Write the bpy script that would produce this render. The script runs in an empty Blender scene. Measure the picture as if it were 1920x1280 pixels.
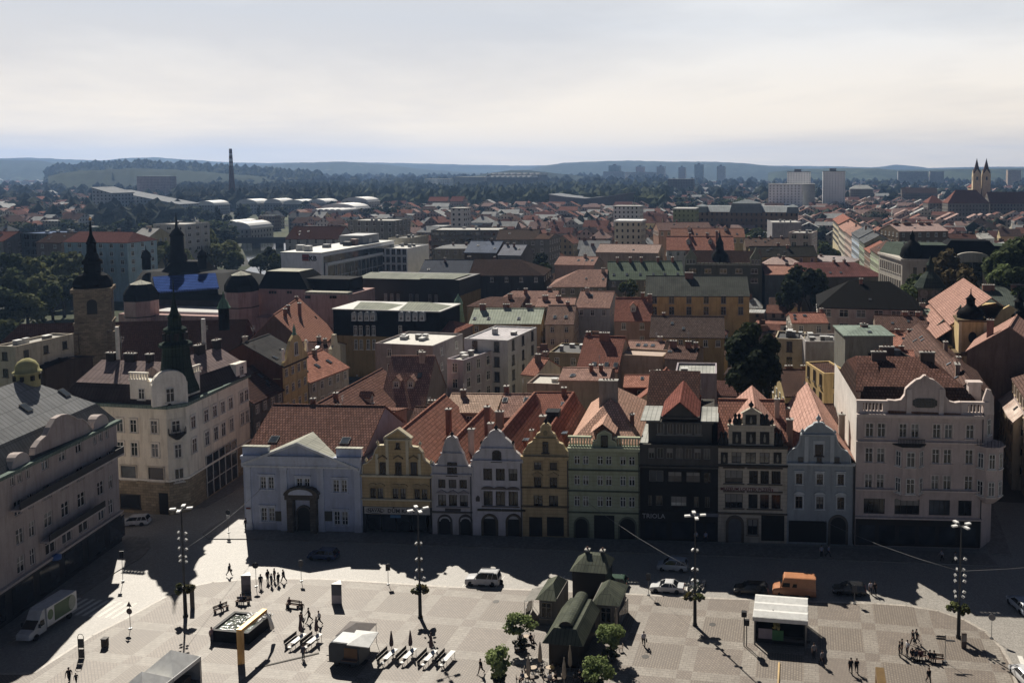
import bpy,bmesh,math,random
from mathutils import Vector,Matrix,Euler
RND=random.Random(7)
SC=bpy.context.scene
COL=SC.collection
PI=math.pi
# camera geometry (the tower gallery, 55 m above the square)
H=55.0;U0,V0,F=1250.0,442.0,1650.0
YAW=math.radians(9.07);PIT=math.radians(4.23)
ca,sa=math.cos(YAW),math.sin(YAW);cp,sp=math.cos(PIT),math.sin(PIT)
RT=(ca,sa,0.0);FW=(-sa*cp,ca*cp,-sp);UP=(-sa*sp,ca*sp,cp)
def ray(u,v):
 a=(u-U0)/F;b=-(v-V0)/F
 return tuple(a*RT[i]+b*UP[i]+FW[i]for i in range(3))
def pix(u,v,z=0.0):
 r=ray(u,v);t=(z-H)/r[2]
 return Vector((r[0]*t,r[1]*t,z))
def pixy(u,v,y):
 r=ray(u,v);t=y/r[1]
 return Vector((r[0]*t,y,H+r[2]*t))
def pixl(u,v,p,d):
 """point of pixel on the vertical plane through p with horizontal direction d -> (s along d, z)"""
 r=ray(u,v);n=(-d[1],d[0])
 t=(p[0]*n[0]+p[1]*n[1])/(r[0]*n[0]+r[1]*n[1])
 x,y=r[0]*t-p[0],r[1]*t-p[1]
 return x*d[0]+y*d[1],H+r[2]*t
SUN_AZ=math.radians(36.5);SUN_EL=math.radians(43.2)
SUN_DIR=Vector((-math.sin(SUN_AZ)*math.cos(SUN_EL),math.cos(SUN_AZ)*math.cos(SUN_EL),math.sin(SUN_EL)))
# mesh builder
class MB:
 def __init__(s):s.v=[];s.f=[];s.m=[];s.sm=[]
 def add(s,vs,fs,m=0,smooth=False):
  o=len(s.v);s.v+=[tuple(p)for p in vs]
  for f in fs:s.f.append([i+o for i in f]);s.m.append(m);s.sm.append(smooth)
 def poly(s,pts,m=0):s.add(pts,[list(range(len(pts)))],m)
 def box(s,x0,x1,y0,y1,z0,z1,m=0):
  s.add([(x0,y0,z0),(x1,y0,z0),(x1,y1,z0),(x0,y1,z0),(x0,y0,z1),(x1,y0,z1),(x1,y1,z1),(x0,y1,z1)],[(3,2,1,0),(4,5,6,7),(0,1,5,4),(1,2,6,5),(2,3,7,6),(3,0,4,7)],m)
 def hexa(s,b,t,m=0):
  """b,t: 4 bottom and 4 top points (counter-clockwise from above)"""
  s.add(list(b)+list(t),[(3,2,1,0),(4,5,6,7),(0,1,5,4),(1,2,6,5),(2,3,7,6),(3,0,4,7)],m)
 def prism(s,pts,z0,z1,m=0,mt=None):
  n=len(pts);a=0
  for i in range(n):a+=pts[i][0]*pts[(i+1)%n][1]-pts[(i+1)%n][0]*pts[i][1]
  if a<0:pts=pts[::-1]
  vs=[(p[0],p[1],z0)for p in pts]+[(p[0],p[1],z1)for p in pts]
  s.add(vs,[list(range(n))[::-1]]+[(i,(i+1)%n,n+(i+1)%n,n+i)for i in range(n)],m)
  s.add([(p[0],p[1],z1)for p in pts],[list(range(n))],m if mt is None else mt)
 def xprism(s,pts,y0,y1,m=0):
  """outline in the x-z plane, extruded in y from y0 (front) to y1 (back)"""
  n=len(pts);a=0
  for i in range(n):a+=pts[i][0]*pts[(i+1)%n][1]-pts[(i+1)%n][0]*pts[i][1]
  if a<0:pts=pts[::-1]
  vs=[(p[0],y0,p[1])for p in pts]+[(p[0],y1,p[1])for p in pts]
  s.add(vs,[list(range(n)),list(range(n,2*n))[::-1]]+[(i,n+i,n+(i+1)%n,(i+1)%n)for i in range(n)],m)
 def lathe(s,prof,n=12,c=(0,0),m=0,smooth=True,ph=0.0,capb=True,capt=True):
  """prof: (r,z) bottom to top"""
  vs=[];k=len(prof)
  for r,z in prof:
   for i in range(n):
    a=ph+2*PI*i/n;vs.append((c[0]+r*math.cos(a),c[1]+r*math.sin(a),z))
  fs=[(j*n+i,j*n+(i+1)%n,(j+1)*n+(i+1)%n,(j+1)*n+i)for j in range(k-1)for i in range(n)]
  s.add(vs,fs,m,smooth)
  if capb:s.add(vs[:n],[list(range(n))[::-1]],m)
  if capt:s.add(vs[-n:],[list(range(n))],m)
 def cyl(s,x,y,z0,z1,r0,r1=None,n=10,m=0,smooth=True):s.lathe([(r0,z0),(r0 if r1 is None else r1,z1)],n,(x,y),m,smooth)
 def tube(s,pts,r,n=6,m=0,r1=None):
  pts=[Vector(p)for p in pts];k=len(pts);vs=[]
  for i,p in enumerate(pts):
   d=(pts[min(i+1,k-1)]-pts[max(i-1,0)]).normalized()
   u=d.orthogonal().normalized();w=d.cross(u)
   rr=r if r1 is None else r+(r1-r)*i/(k-1)
   for j in range(n):
    a=2*PI*j/n;vs.append(p+u*rr*math.cos(a)+w*rr*math.sin(a))
  fs=[(i*n+j,i*n+(j+1)%n,(i+1)*n+(j+1)%n,(i+1)*n+j)for i in range(k-1)for j in range(n)]
  fs+=[list(range(n))[::-1],list(range((k-1)*n,k*n))]
  s.add(vs,fs,m,True)
 def ball(s,c,r,n=8,k=5,m=0,sz=1.0):
  pr=[(max(0.02*r,r*math.cos(-PI/2+PI*i/k)),c[2]+sz*r*math.sin(-PI/2+PI*i/k))for i in range(k+1)]
  s.lathe(pr,n,(c[0],c[1]),m)
 def mesh(s,name,mats):
  me=bpy.data.meshes.new(name)
  me.from_pydata(s.v,[],s.f)
  for mt in mats:me.materials.append(mt)
  if len(mats)>1:me.polygons.foreach_set('material_index',s.m)
  me.polygons.foreach_set('use_smooth',s.sm)
  uv=me.uv_layers.new(name='uv');buf=[]
  V=s.v
  for f in s.f:
   p0=V[f[0]];p1=V[f[1]];p2=V[f[2]];p3=V[f[-1]]
   if len(f)>3:ax,ay,az=p2[0]-p0[0],p2[1]-p0[1],p2[2]-p0[2];q=V[f[1]];bx,by,bz=p3[0]-q[0],p3[1]-q[1],p3[2]-q[2]
   else:ax,ay,az=p1[0]-p0[0],p1[1]-p0[1],p1[2]-p0[2];bx,by,bz=p2[0]-p0[0],p2[1]-p0[1],p2[2]-p0[2]
   nx,ny,nz=ay*bz-az*by,az*bx-ax*bz,ax*by-ay*bx
   h=math.hypot(nx,ny);L=math.sqrt(nx*nx+ny*ny+nz*nz)or 1
   if h<0.02*L:t=(1,0,0);b=(0,1,0)
   else:
    t=(-ny/h,nx/h,0);n=(nx/L,ny/L,nz/L)
    b=(n[1]*t[2]-n[2]*t[1],n[2]*t[0]-n[0]*t[2],n[0]*t[1]-n[1]*t[0])
   for i in f:
    p=V[i];buf.append(p[0]*t[0]+p[1]*t[1]+p[2]*t[2]);buf.append(p[0]*b[0]+p[1]*b[1]+p[2]*b[2])
  uv.data.foreach_set('uv',buf)
  me.update()
  return me
 def build(s,name,mats,parent=None,loc=None,rot=None):
  if not isinstance(mats,(list,tuple)):mats=[mats]
  return link(name,s.mesh(name,mats),parent,loc,rot)
def link(name,me,parent=None,loc=None,rot=None):
 o=bpy.data.objects.new(name,me);COL.objects.link(o)
 if parent is not None:o.parent=parent
 if loc is not None:o.location=loc
 if rot is not None:o.rotation_euler=rot if isinstance(rot,(tuple,list,Euler))else(0,0,rot)
 return o
def tag(o,label=None,cat=None,group=None,kind=None):
 if label:o['label']=label
 if cat:o['category']=cat
 if group:o['group']=group
 if kind:o['kind']=kind
 return o
def thing(name,label,cat,loc=(0,0,0),rz=0.0,group=None):
 o=bpy.data.objects.new(name,None);COL.objects.link(o);o.empty_display_size=.5
 o.location=loc;o.rotation_euler=(0,0,rz)
 return tag(o,label,cat,group,'thing')
def kids(o):return[c for c in COL.objects if c.parent is o]
def copy_thing(o,loc,rz=0.0,label=None,group=None,scale=None):
 """a thing with copies of its parts and sub-parts (mesh data shared)"""
 r=o.copy();COL.objects.link(r);r.location=loc;r.rotation_euler=(0,0,rz)
 if scale:r.scale=(scale,)*3
 if label:r['label']=label
 if group:r['group']=group
 for ch in o.children:
  c=ch.copy();COL.objects.link(c);c.parent=r
  for g in ch.children:
   d=g.copy();COL.objects.link(d);d.parent=c
 return r
# materials (all node based)
def lin(h):
 if isinstance(h,str):
  h=h.lstrip('#');c=[int(h[i:i+2],16)/255 for i in(0,2,4)]
  c=[x/12.92 if x<=.04045 else((x+.055)/1.055)**2.4 for x in c]
  g=.25*c[0]+.6*c[1]+.15*c[2];k=.36
  return tuple((x*(1-k)+g*k)for x in c)+(1,)
 return tuple(h[:3])+(1,)
def gray(c,k):g=.3*c[0]+.55*c[1]+.15*c[2];return tuple(x*(1-k)+g*k for x in c[:3])+(1,)
def sc(c,k):return tuple(min(1,x*k)for x in c[:3])+(1,)
MATS={}
class N:
 def __init__(s,name):
  s.mat=bpy.data.materials.new(name);s.mat.use_nodes=True
  s.t=s.mat.node_tree;s.b=s.t.nodes['Principled BSDF'];s.n=s.t.nodes
 def new(s,typ,**kw):
  nd=s.n.new(typ)
  for k,v in kw.items():
   if k in nd.inputs:nd.inputs[k].default_value=v
   else:setattr(nd,k,v)
  return nd
 def l(s,a,b):s.t.links.new(a,b)
 def math(s,op,a,b=None,c=None):
  nd=s.n.new('ShaderNodeMath');nd.operation=op
  for i,x in enumerate((a,b,c)):
   if x is None:continue
   if isinstance(x,(int,float)):nd.inputs[i].default_value=x
   else:s.l(x,nd.inputs[i])
  return nd.outputs[0]
 def mix(s,f,a,b,mode='MIX'):
  nd=s.n.new('ShaderNodeMix');nd.data_type='RGBA';nd.blend_type=mode
  for k,x in((0,f),(6,a),(7,b)):
   if isinstance(x,(int,float)):nd.inputs[k].default_value=x
   elif isinstance(x,tuple):nd.inputs[k].default_value=x
   else:s.l(x,nd.inputs[k])
  return nd.outputs[2]
 def noise(s,vec,scale,detail=3,rough=.5,dist=0):
  nd=s.new('ShaderNodeTexNoise',Scale=scale,Detail=detail,Roughness=rough,Distortion=dist)
  if vec is not None:s.l(vec,nd.inputs['Vector'])
  return nd.outputs[0]
 def ramp(s,f,stops):
  nd=s.n.new('ShaderNodeMapRange');s.l(f,nd.inputs[0])
  nd.inputs[1].default_value,nd.inputs[2].default_value,nd.inputs[3].default_value,nd.inputs[4].default_value=stops
  return nd.outputs[0]
 def pos(s):return s.n.new('ShaderNodeNewGeometry').outputs['Position']
 def uv(s):return s.n.new('ShaderNodeUVMap').outputs[0]
 def scaled(s,vec,x,y,z):
  nd=s.n.new('ShaderNodeMapping');nd.inputs['Scale'].default_value=(x,y,z);s.l(vec,nd.inputs[0]);return nd.outputs[0]
 def done(s,col,rough=.8,spec=.3,metal=0.0):
  if isinstance(col,tuple):s.b.inputs['Base Color'].default_value=col
  else:s.l(col,s.b.inputs['Base Color'])
  if isinstance(rough,(int,float)):s.b.inputs['Roughness'].default_value=rough
  else:s.l(rough,s.b.inputs['Roughness'])
  s.b.inputs['Specular IOR Level'].default_value=spec
  s.b.inputs['Metallic'].default_value=metal
  return s.mat
 def bump(s,h,strength=.4,dist=.05):
  nd=s.new('ShaderNodeBump',Strength=strength,Distance=dist);s.l(h,nd.inputs['Height']);s.l(nd.outputs[0],s.b.inputs['Normal'])
def memo(fn):
 def g(*a,**k):
  key=(fn.__name__,)+a+tuple(sorted(k.items()))
  if key not in MATS:MATS[key]=fn(*a,**k)
  return MATS[key]
 return g
@memo
def plain(c,rough=.6,spec=.3,metal=0.0):
 n=N('paint');p=n.pos()
 f=n.noise(p,1.7,3)
 return n.done(n.mix(n.ramp(f,(.3,.7,0,1)),sc(lin(c),.88),sc(lin(c),1.1)),rough,spec,metal)
@memo
def plaster(c,dirt=.35,course=0):
 n=N('plaster');p=n.pos();c=sc(lin(c),PLK)
 a=n.noise(p,.35,4,.6);b=n.noise(n.scaled(p,1.6,1.6,.22),1.0,4,.6);g=n.noise(p,4,3)
 col=n.mix(n.ramp(a,(.3,.7,0,1)),sc(c,.86),sc(c,1.08))
 col=n.mix(n.math('MULTIPLY',n.ramp(b,(.48,.70,0,1)),dirt*1.5),col,sc((c[0]*.5,c[1]*.47,c[2]*.43),1))
 col=n.mix(n.math('MULTIPLY',n.ramp(g,(.35,.65,0,1)),.2),col,sc(c,.6))
 sz=n.n.new('ShaderNodeSeparateXYZ');n.l(p,sz.inputs[0])
 hf=n.math('MULTIPLY',n.ramp(sz.outputs[2],(0,1.6,.55,0)),n.ramp(b,(.3,.6,.3,1)))
 col=n.mix(hf,col,sc((c[0]*.42,c[1]*.4,c[2]*.37),1))
 if course:
  jn=n.math('LESS_THAN',n.math('FRACT',n.math('DIVIDE',sz.outputs[2],course)),.14);col=n.mix(n.math('MULTIPLY',jn,.45),col,sc(c,.4))
 n.bump(g,.15,.03)
 return n.done(col,.95,0.0)
@memo
def winwall(c,w=3.0,h=3.3,gl='#20242a'):
 """far facade: plaster with the windows as a regular pattern"""
 n=N('window_wall');c=sc(lin(c),PLK);uv=n.uv();p=n.pos()
 s=n.n.new('ShaderNodeSeparateXYZ');n.l(uv,s.inputs[0])
 fx=n.math('FRACT',n.math('DIVIDE',s.outputs[0],w));fy=n.math('FRACT',n.math('DIVIDE',s.outputs[1],h))
 mx=n.math('LESS_THAN',n.math('ABSOLUTE',n.math('SUBTRACT',fx,.5)),.17)
 my=n.math('LESS_THAN',n.math('ABSOLUTE',n.math('SUBTRACT',fy,.55)),.23)
 m=n.math('MULTIPLY',mx,my)
 a=n.noise(p,.12,4,.6)
 col=n.mix(n.ramp(a,(.3,.7,0,1)),sc(c,.82),sc(c,1.1))
 col=n.mix(m,col,lin(gl))
 return n.done(col,n.ramp(m,(0,1,.9,.25)),.1)
@memo
def tile(c,c2=None,tw=.45,th=.55,weather=.6):
 n=N('roof_tile');c=sc(gray(lin(c),.22),TLK);c2=sc(gray(lin(c2),.15),TLK)if c2 else sc(c,.55);uv=n.uv();p=n.pos()
 bk=n.new('ShaderNodeTexBrick',Scale=1.0);n.l(uv,bk.inputs['Vector'])
 bk.inputs['Brick Width'].default_value=tw;bk.inputs['Row Height'].default_value=th
 bk.inputs['Mortar Size'].default_value=.055;bk.inputs['Mortar Smooth'].default_value=.3;bk.inputs['Bias'].default_value=0
 bk.inputs['Color1'].default_value=sc(c,.72);bk.inputs['Color2'].default_value=sc(c,1.22);bk.inputs['Mortar'].default_value=sc(c2,.42)
 a=n.noise(p,.25,5,.65);b=n.noise(p,1.1,4,.6);st=n.noise(n.scaled(uv,1.1,.12,1),1.3,4,.6)
 col=n.mix(n.math('MULTIPLY',n.ramp(a,(.36,.68,0,1)),weather),bk.outputs[0],c2)
 col=n.mix(n.math('MULTIPLY',n.ramp(st,(.5,.75,0,1)),.45),col,sc(c2,.6))
 col=n.mix(n.math('MULTIPLY',n.ramp(b,(.6,.75,0,1)),.3),col,sc(c,1.5))
 n.bump(bk.outputs[1],.6,.06)
 n.b.inputs['Normal'].links[0].from_node.invert=True
 return n.done(col,.95,0.0)
@memo
def sheet(c,c2=None,seam=.7,rough=.7,metal=.0):
 """standing seam sheet metal or slate with courses"""
 n=N('roof_sheet');c=lin(c);c2=lin(c2)if c2 else sc(c,.6);uv=n.uv();p=n.pos()
 s=n.n.new('ShaderNodeSeparateXYZ');n.l(uv,s.inputs[0])
 fx=n.math('FRACT',n.math('DIVIDE',s.outputs[0],seam));line=n.math('LESS_THAN',fx,.16)
 fy=n.math('LESS_THAN',n.math('FRACT',n.math('DIVIDE',s.outputs[1],2.1)),.045)
 a=n.noise(p,.22,5,.65);st=n.noise(n.scaled(uv,1.4,.1,1),1.0,4,.6)
 pan=n.n.new('ShaderNodeTexWhiteNoise');pan.noise_dimensions='2D'
 cb=n.n.new('ShaderNodeCombineXYZ');n.l(n.math('FLOOR',n.math('DIVIDE',s.outputs[0],seam)),cb.inputs[0]);n.l(n.math('FLOOR',n.math('DIVIDE',s.outputs[1],2.1)),cb.inputs[1]);n.l(cb.outputs[0],pan.inputs[0])
 col=n.mix(n.ramp(a,(.35,.68,0,1)),sc(c,1.05),c2)
 col=n.mix(n.math('MULTIPLY',n.ramp(st,(.5,.8,0,1)),.45),col,sc(c2,.7))
 col=n.mix(n.math('MULTIPLY',pan.outputs[0],.25),col,sc(c,1.4))
 col=n.mix(n.math('MULTIPLY',n.math('MAXIMUM',line,fy),.55),col,sc(c2,.45))
 n.bump(line,.5,.05)
 return n.done(col,max(rough,.65),.02,0)
@memo
def glass(c='#15181c',rough=.12):
 n=N('window_glass');p=n.pos();f=n.noise(p,.35,2)
 return n.done(n.mix(n.ramp(f,(.35,.65,0,1)),sc(lin(c),.6),sc(lin(c),1.8)),rough,.5)
@memo
def leaf(c1,c2,c3,sca=.45):
 n=N('leaves');p=n.pos();a=n.noise(p,sca,3,.6);b=n.noise(p,sca*5,2)
 col=n.mix(n.ramp(a,(.35,.65,0,1)),lin(c1),lin(c2));col=n.mix(n.math('MULTIPLY',n.ramp(b,(.5,.7,0,1)),.5),col,lin(c3))
 m=n.done(col,.85,.06);n.b.inputs['Transmission Weight'].default_value=0
 tr=n.n.new('ShaderNodeBsdfTranslucent');n.l(col,tr.inputs[0])
 mx=n.n.new('ShaderNodeMixShader');mx.inputs[0].default_value=.3
 n.l(n.b.outputs[0],mx.inputs[1]);n.l(tr.outputs[0],mx.inputs[2])
 n.l(mx.outputs[0],n.n['Material Output'].inputs[0])
 return m
@memo
def stone(c,s=1.0):
 n=N('stonework');c=lin(c);uv=n.uv();p=n.pos()
 bk=n.new('ShaderNodeTexBrick',Scale=1.0);n.l(uv,bk.inputs['Vector'])
 bk.inputs['Brick Width'].default_value=.8*s;bk.inputs['Row Height'].default_value=.4*s;bk.inputs['Mortar Size'].default_value=.02*s
 bk.inputs['Color1'].default_value=sc(c,.7);bk.inputs['Color2'].default_value=sc(c,1.25);bk.inputs['Mortar'].default_value=sc(c,.45)
 a=n.noise(p,.5,5,.65)
 col=n.mix(n.math('MULTIPLY',n.ramp(a,(.4,.7,0,1)),.6),bk.outputs[0],sc(c,.45))
 return n.done(col,.95,0.0)
PLK=1.22;TLK=1.4
SUN_E=5.0;SKY_S=.05;CLOUD=(13.7,13.7,13.6,1);CLOUD_LOW=(19.2,15.8,11.2,1);EXPO=.42;HAZE=8e-5;HAZE_C=(.36,.58,1,1);PAVE_V=.8;COBC='#aaa296'
# camera, sun, sky
cam=bpy.data.cameras.new('camera');co=bpy.data.objects.new('camera',cam);COL.objects.link(co)
cam.sensor_width=36;cam.lens=F/1920*36;cam.shift_x=(960-U0)/1920;cam.shift_y=-(640-V0)/1920
cam.clip_start=.5;cam.clip_end=60000
co.matrix_world=Matrix(((RT[0],UP[0],-FW[0],0),(RT[1],UP[1],-FW[1],0),(RT[2],UP[2],-FW[2],H),(0,0,0,1)))
SC.camera=co
sun=bpy.data.lights.new('sun','SUN');sun.energy=SUN_E;sun.angle=math.radians(.53);sun.color=(1,.93,.82)
so=bpy.data.objects.new('sun',sun);COL.objects.link(so);so.rotation_euler=SUN_DIR.to_track_quat('Z','Y').to_euler()
W=bpy.data.worlds.new('World');SC.world=W;W.use_nodes=True
nt=W.node_tree;bg=nt.nodes['Background'];bg.inputs[1].default_value=SKY_S
def wn(t,**k):
 nd=nt.nodes.new(t)
 for a,b in k.items():
  if a in nd.inputs:nd.inputs[a].default_value=b
  else:setattr(nd,a,b)
 return nd
sky=wn('ShaderNodeTexSky',sky_type='NISHITA',sun_disc=False,sun_elevation=SUN_EL,sun_rotation=-SUN_AZ,altitude=350,air_density=.15,dust_density=.25,ozone_density=1.2)
tc=wn('ShaderNodeTexCoord');sep=wn('ShaderNodeSeparateXYZ');nt.links.new(tc.outputs['Generated'],sep.inputs[0])
def wm(op,a,b=None):
 nd=wn('ShaderNodeMath',operation=op)
 for i,x in enumerate((a,b)):
  if x is None:continue
  if isinstance(x,(int,float)):nd.inputs[i].default_value=x
  else:nt.links.new(x,nd.inputs[i])
 return nd.outputs[0]
zc=wm('ADD',wm('MAXIMUM',sep.outputs[2],0),.09)
cx=wm('DIVIDE',sep.outputs[0],zc);cy=wm('DIVIDE',sep.outputs[1],zc)
cb=wn('ShaderNodeCombineXYZ');nt.links.new(cx,cb.inputs[0]);nt.links.new(cy,cb.inputs[1]);cb.inputs[2].default_value=3.7
no=wn('ShaderNodeTexNoise',Scale=.24,Detail=7,Roughness=.58,Distortion=.25);nt.links.new(cb.outputs[0],no.inputs['Vector'])
mr=wn('ShaderNodeMapRange');nt.links.new(no.outputs[0],mr.inputs[0])
mr.inputs[1].default_value,mr.inputs[2].default_value,mr.inputs[3].default_value,mr.inputs[4].default_value=.42,.62,.74,1
dt=wn('ShaderNodeVectorMath',operation='DOT_PRODUCT');nt.links.new(tc.outputs['Generated'],dt.inputs[0]);dt.inputs[1].default_value=Vector((SUN_DIR.x,SUN_DIR.y,0)).normalized()
low=wn('ShaderNodeMapRange');nt.links.new(sep.outputs[2],low.inputs[0]);low.inputs[1].default_value,low.inputs[2].default_value,low.inputs[3].default_value,low.inputs[4].default_value=.19,.36,1,0
fr=wn('ShaderNodeMapRange');nt.links.new(dt.outputs['Value'],fr.inputs[0]);fr.inputs[1].default_value,fr.inputs[2].default_value,fr.inputs[3].default_value,fr.inputs[4].default_value=-.2,.6,.15,1
cf=wm('MULTIPLY',wm('MULTIPLY',mr.outputs[0],low.outputs[0]),fr.outputs[0])
cm=wn('ShaderNodeMix',data_type='RGBA');nt.links.new(cf,cm.inputs[0]);nt.links.new(sky.outputs[0],cm.inputs[6]);
wc=wn('ShaderNodeMix',data_type='RGBA');wr=wn('ShaderNodeMapRange');nt.links.new(sep.outputs[2],wr.inputs[0]);wr.inputs[1].default_value,wr.inputs[2].default_value=.0,.16
nt.links.new(wr.outputs[0],wc.inputs[0]);wc.inputs[6].default_value=CLOUD_LOW;wc.inputs[7].default_value=CLOUD;nt.links.new(wc.outputs[2],cm.inputs[7])
nt.links.new(cm.outputs[2],bg.inputs[0])
SC.view_settings.view_transform='Standard';SC.view_settings.look='None';SC.view_settings.exposure=EXPO;SC.view_settings.gamma=1
SC.cycles.max_bounces=6;SC.cycles.diffuse_bounces=3;SC.cycles.glossy_bounces=2;SC.cycles.transmission_bounces=2;SC.cycles.volume_bounces=0;SC.cycles.transparent_max_bounces=4
SC.cycles.use_denoising=True;SC.cycles.sample_clamp_indirect=4;SC.cycles.caustics_reflective=False;SC.cycles.caustics_refractive=False
# ground
def mat_ground():
 n=N('city_ground');p=n.pos();a=n.noise(p,.02,4,.6);b=n.noise(p,.0035,4,.6);c=n.noise(p,.3,3)
 col=n.mix(n.ramp(a,(.45,.55,0,1)),lin('#4a4a48'),lin('#36401f'));col=n.mix(n.ramp(b,(.45,.6,0,1)),col,lin('#5a6238'))
 col=n.mix(n.math('MULTIPLY',n.ramp(c,(.3,.7,0,1)),.3),col,lin('#2a2a28'))
 return n.done(col,.95,.1)
def mat_cobble(c='#8f8a80',s=.12,dark=.45):
 n=N('cobbles');p=n.pos();c=lin(c)
 bk=n.new('ShaderNodeTexBrick',Scale=1.0);n.l(p,bk.inputs['Vector'])
 bk.inputs['Brick Width'].default_value=s*1.3;bk.inputs['Row Height'].default_value=s*1.6;bk.inputs['Mortar Size'].default_value=.018
 bk.inputs['Color1'].default_value=sc(c,.75);bk.inputs['Color2'].default_value=sc(c,1.2);bk.inputs['Mortar'].default_value=sc(c,dark)
 a=n.noise(p,.35,4,.6);b=n.noise(p,2.2,4,.65)
 col=n.mix(n.math('MULTIPLY',n.ramp(a,(.4,.7,0,1)),.35),bk.outputs[0],sc(c,.6))
 col=n.mix(n.math('MULTIPLY',n.ramp(b,(.35,.65,0,1)),.35),col,sc(c,.55))
 n.bump(b,.3,.03)
 return n.done(col,.55,.5)
def mat_paving():
 """6.86 m panels of small setts, running and herringbone in turn, divided by bands of larger pale slabs"""
 n=N('square_paving');p=n.pos();P=6.86
 s=n.n.new('ShaderNodeSeparateXYZ');n.l(p,s.inputs[0]);X,Y=s.outputs[0],s.outputs[1]
 gx=n.math('DIVIDE',n.math('ADD',X,20.35+P*100),P);gy=n.math('DIVIDE',n.math('ADD',Y,-106.05+P*100),P)
 fx=n.math('FRACT',gx);fy=n.math('FRACT',gy)
 bx=n.math('LESS_THAN',fx,.24);by=n.math('GREATER_THAN',fy,.76)
 chk=n.math('MODULO',n.math('ADD',n.math('FLOOR',gx),n.math('FLOOR',gy)),2)
 band=n.math('SUBTRACT',n.math('MAXIMUM',bx,by),n.math('MULTIPLY',bx,by))
 def bricks(vec,w,h,c1,c2,mo,ms):
  bk=n.new('ShaderNodeTexBrick',Scale=1.0);n.l(vec,bk.inputs['Vector'])
  bk.inputs['Brick Width'].default_value=w;bk.inputs['Row Height'].default_value=h;bk.inputs['Mortar Size'].default_value=ms
  bk.inputs['Color1'].default_value=lin(c1);bk.inputs['Color2'].default_value=lin(c2);bk.inputs['Mortar'].default_value=lin(mo)
  return bk.outputs[0]
 def rot(a):
  m=n.n.new('ShaderNodeMapping');m.inputs['Rotation'].default_value=(0,0,a);n.l(p,m.inputs[0]);return m.outputs[0]
 run=bricks(rot(PI/2),.34,.3,'#ab977f','#99866f','#6f6152',.05)
 her=bricks(rot(PI/4),.42,.3,'#a9957e','#96836d','#73645a',.04)
 slab=bricks(rot(0),.75,.42,'#b5a996','#a59885','#82766a',.03)
 col=n.mix(chk,run,her);col=n.mix(n.math('MULTIPLY',bx,by),col,her);col=n.mix(band,col,slab)
 a=n.noise(p,.16,5,.6);b=n.noise(p,1.2,4,.65);d=n.noise(p,7,3)
 col=n.mix(n.math('MULTIPLY',n.ramp(a,(.38,.68,0,1)),.38),col,lin('#75685c'))
 col=n.mix(n.math('MULTIPLY',n.ramp(b,(.5,.72,0,1)),.32),col,lin('#6a5d52'))
 col=n.mix(n.math('MULTIPLY',n.ramp(d,(.3,.7,0,1)),.3),col,lin('#5f544b'))
 cell=n.n.new('ShaderNodeTexWhiteNoise');cell.noise_dimensions='2D'
 cbn=n.n.new('ShaderNodeCombineXYZ');n.l(n.math('FLOOR',gx),cbn.inputs[0]);n.l(n.math('FLOOR',gy),cbn.inputs[1]);n.l(cbn.outputs[0],cell.inputs[0])
 col=n.mix(n.math('MULTIPLY',cell.outputs[0],.22),col,lin('#77695d'))
 hsv=n.new('ShaderNodeHueSaturation',Value=PAVE_V);n.l(col,hsv.inputs['Color'])
 n.bump(d,.25,.02)
 return n.done(hsv.outputs[0],.6,.45)
g=MB();R_=10700
g.add([(-R_,-1500,0),(R_,-1500,0),(R_,R_,0),(-R_,R_,0)],[(0,1,2,3)]);tag(g.build('ground',mat_ground()),kind='structure')
def flat_sheet(name,pts,z,m,kind='structure'):
 b=MB();pts=[(p[0],p[1])for p in pts]
 a=sum(pts[i][0]*pts[(i+1)%len(pts)][1]-pts[(i+1)%len(pts)][0]*pts[i][1]for i in range(len(pts)))
 if a<0:pts=pts[::-1]
 b.poly([(x,y,z)for x,y in pts]);return tag(b.build(name,m),kind=kind)
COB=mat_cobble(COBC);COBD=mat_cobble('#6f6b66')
flat_sheet('street_paving',[(-125,40),(80,40),(80,150),(-84,150),(-84,260),(-101,260),(-101,150),(-125,150)],.004,COB)
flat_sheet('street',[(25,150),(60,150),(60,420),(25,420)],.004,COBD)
kp=[(-60,1260),(60,1260),(170,1190),(230,1160),(300,1122),(345,1100),(400,1089),(480,1083),(600,1083),(720,1090),(840,1098),(1000,1104),(1150,1110),(1330,1119),(1500,1125),(1640,1129),(1700,1133),(1760,1143),(1810,1160),(1850,1182),(1880,1212),(1900,1245),(1910,1285)]
K=[pix(u,v,.1)for u,v in kp]
K=[Vector((K[0].x,38,.1))]+K+[Vector((K[-1].x,38,.1))]
b=MB();b.prism([(p.x,p.y)for p in K],0,.10,1,0);tag(b.build('square_paving',[mat_paving(),plain('#6d665e',.8)]),kind='structure')
b=MB()
for i in range(1,len(K)-2):
 p,q=K[i],K[i+1];d=(q-p).normalized();n_=Vector((d.y,-d.x,0))*.4
 b.add([(p.x+n_.x,p.y+n_.y,.104),(q.x+n_.x,q.y+n_.y,.104),(q.x,q.y,.104),(p.x,p.y,.104)],[(0,1,2,3)])
tag(b.build('kerb_strip',mat_cobble('#b5a998',.3,.75)),kind='structure')
PV=mat_cobble('#8d857b',.3,.7)
def pavement(name,pts,h=.12):
 b=MB();b.prism([(p[0],p[1])for p in pts],0,h,1,0);return tag(b.build(name,[PV,plain('#8a8378',.8)]),kind='structure')
pavement('pavement',[(-84.5,121),(26,128.8),(27,124.8),(-82,116.5),(-88,115.6),(-90.2,117.4),(-90.5,121),(-90,146),(-84.6,146)])
pavement('pavement',[(-100.5,114.5),(-95.6,88),(-94,60),(-90.5,60),(-91.5,88),(-93.2,104),(-93.0,108),(-94.2,111.5),(-97,114.5)])
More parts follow.
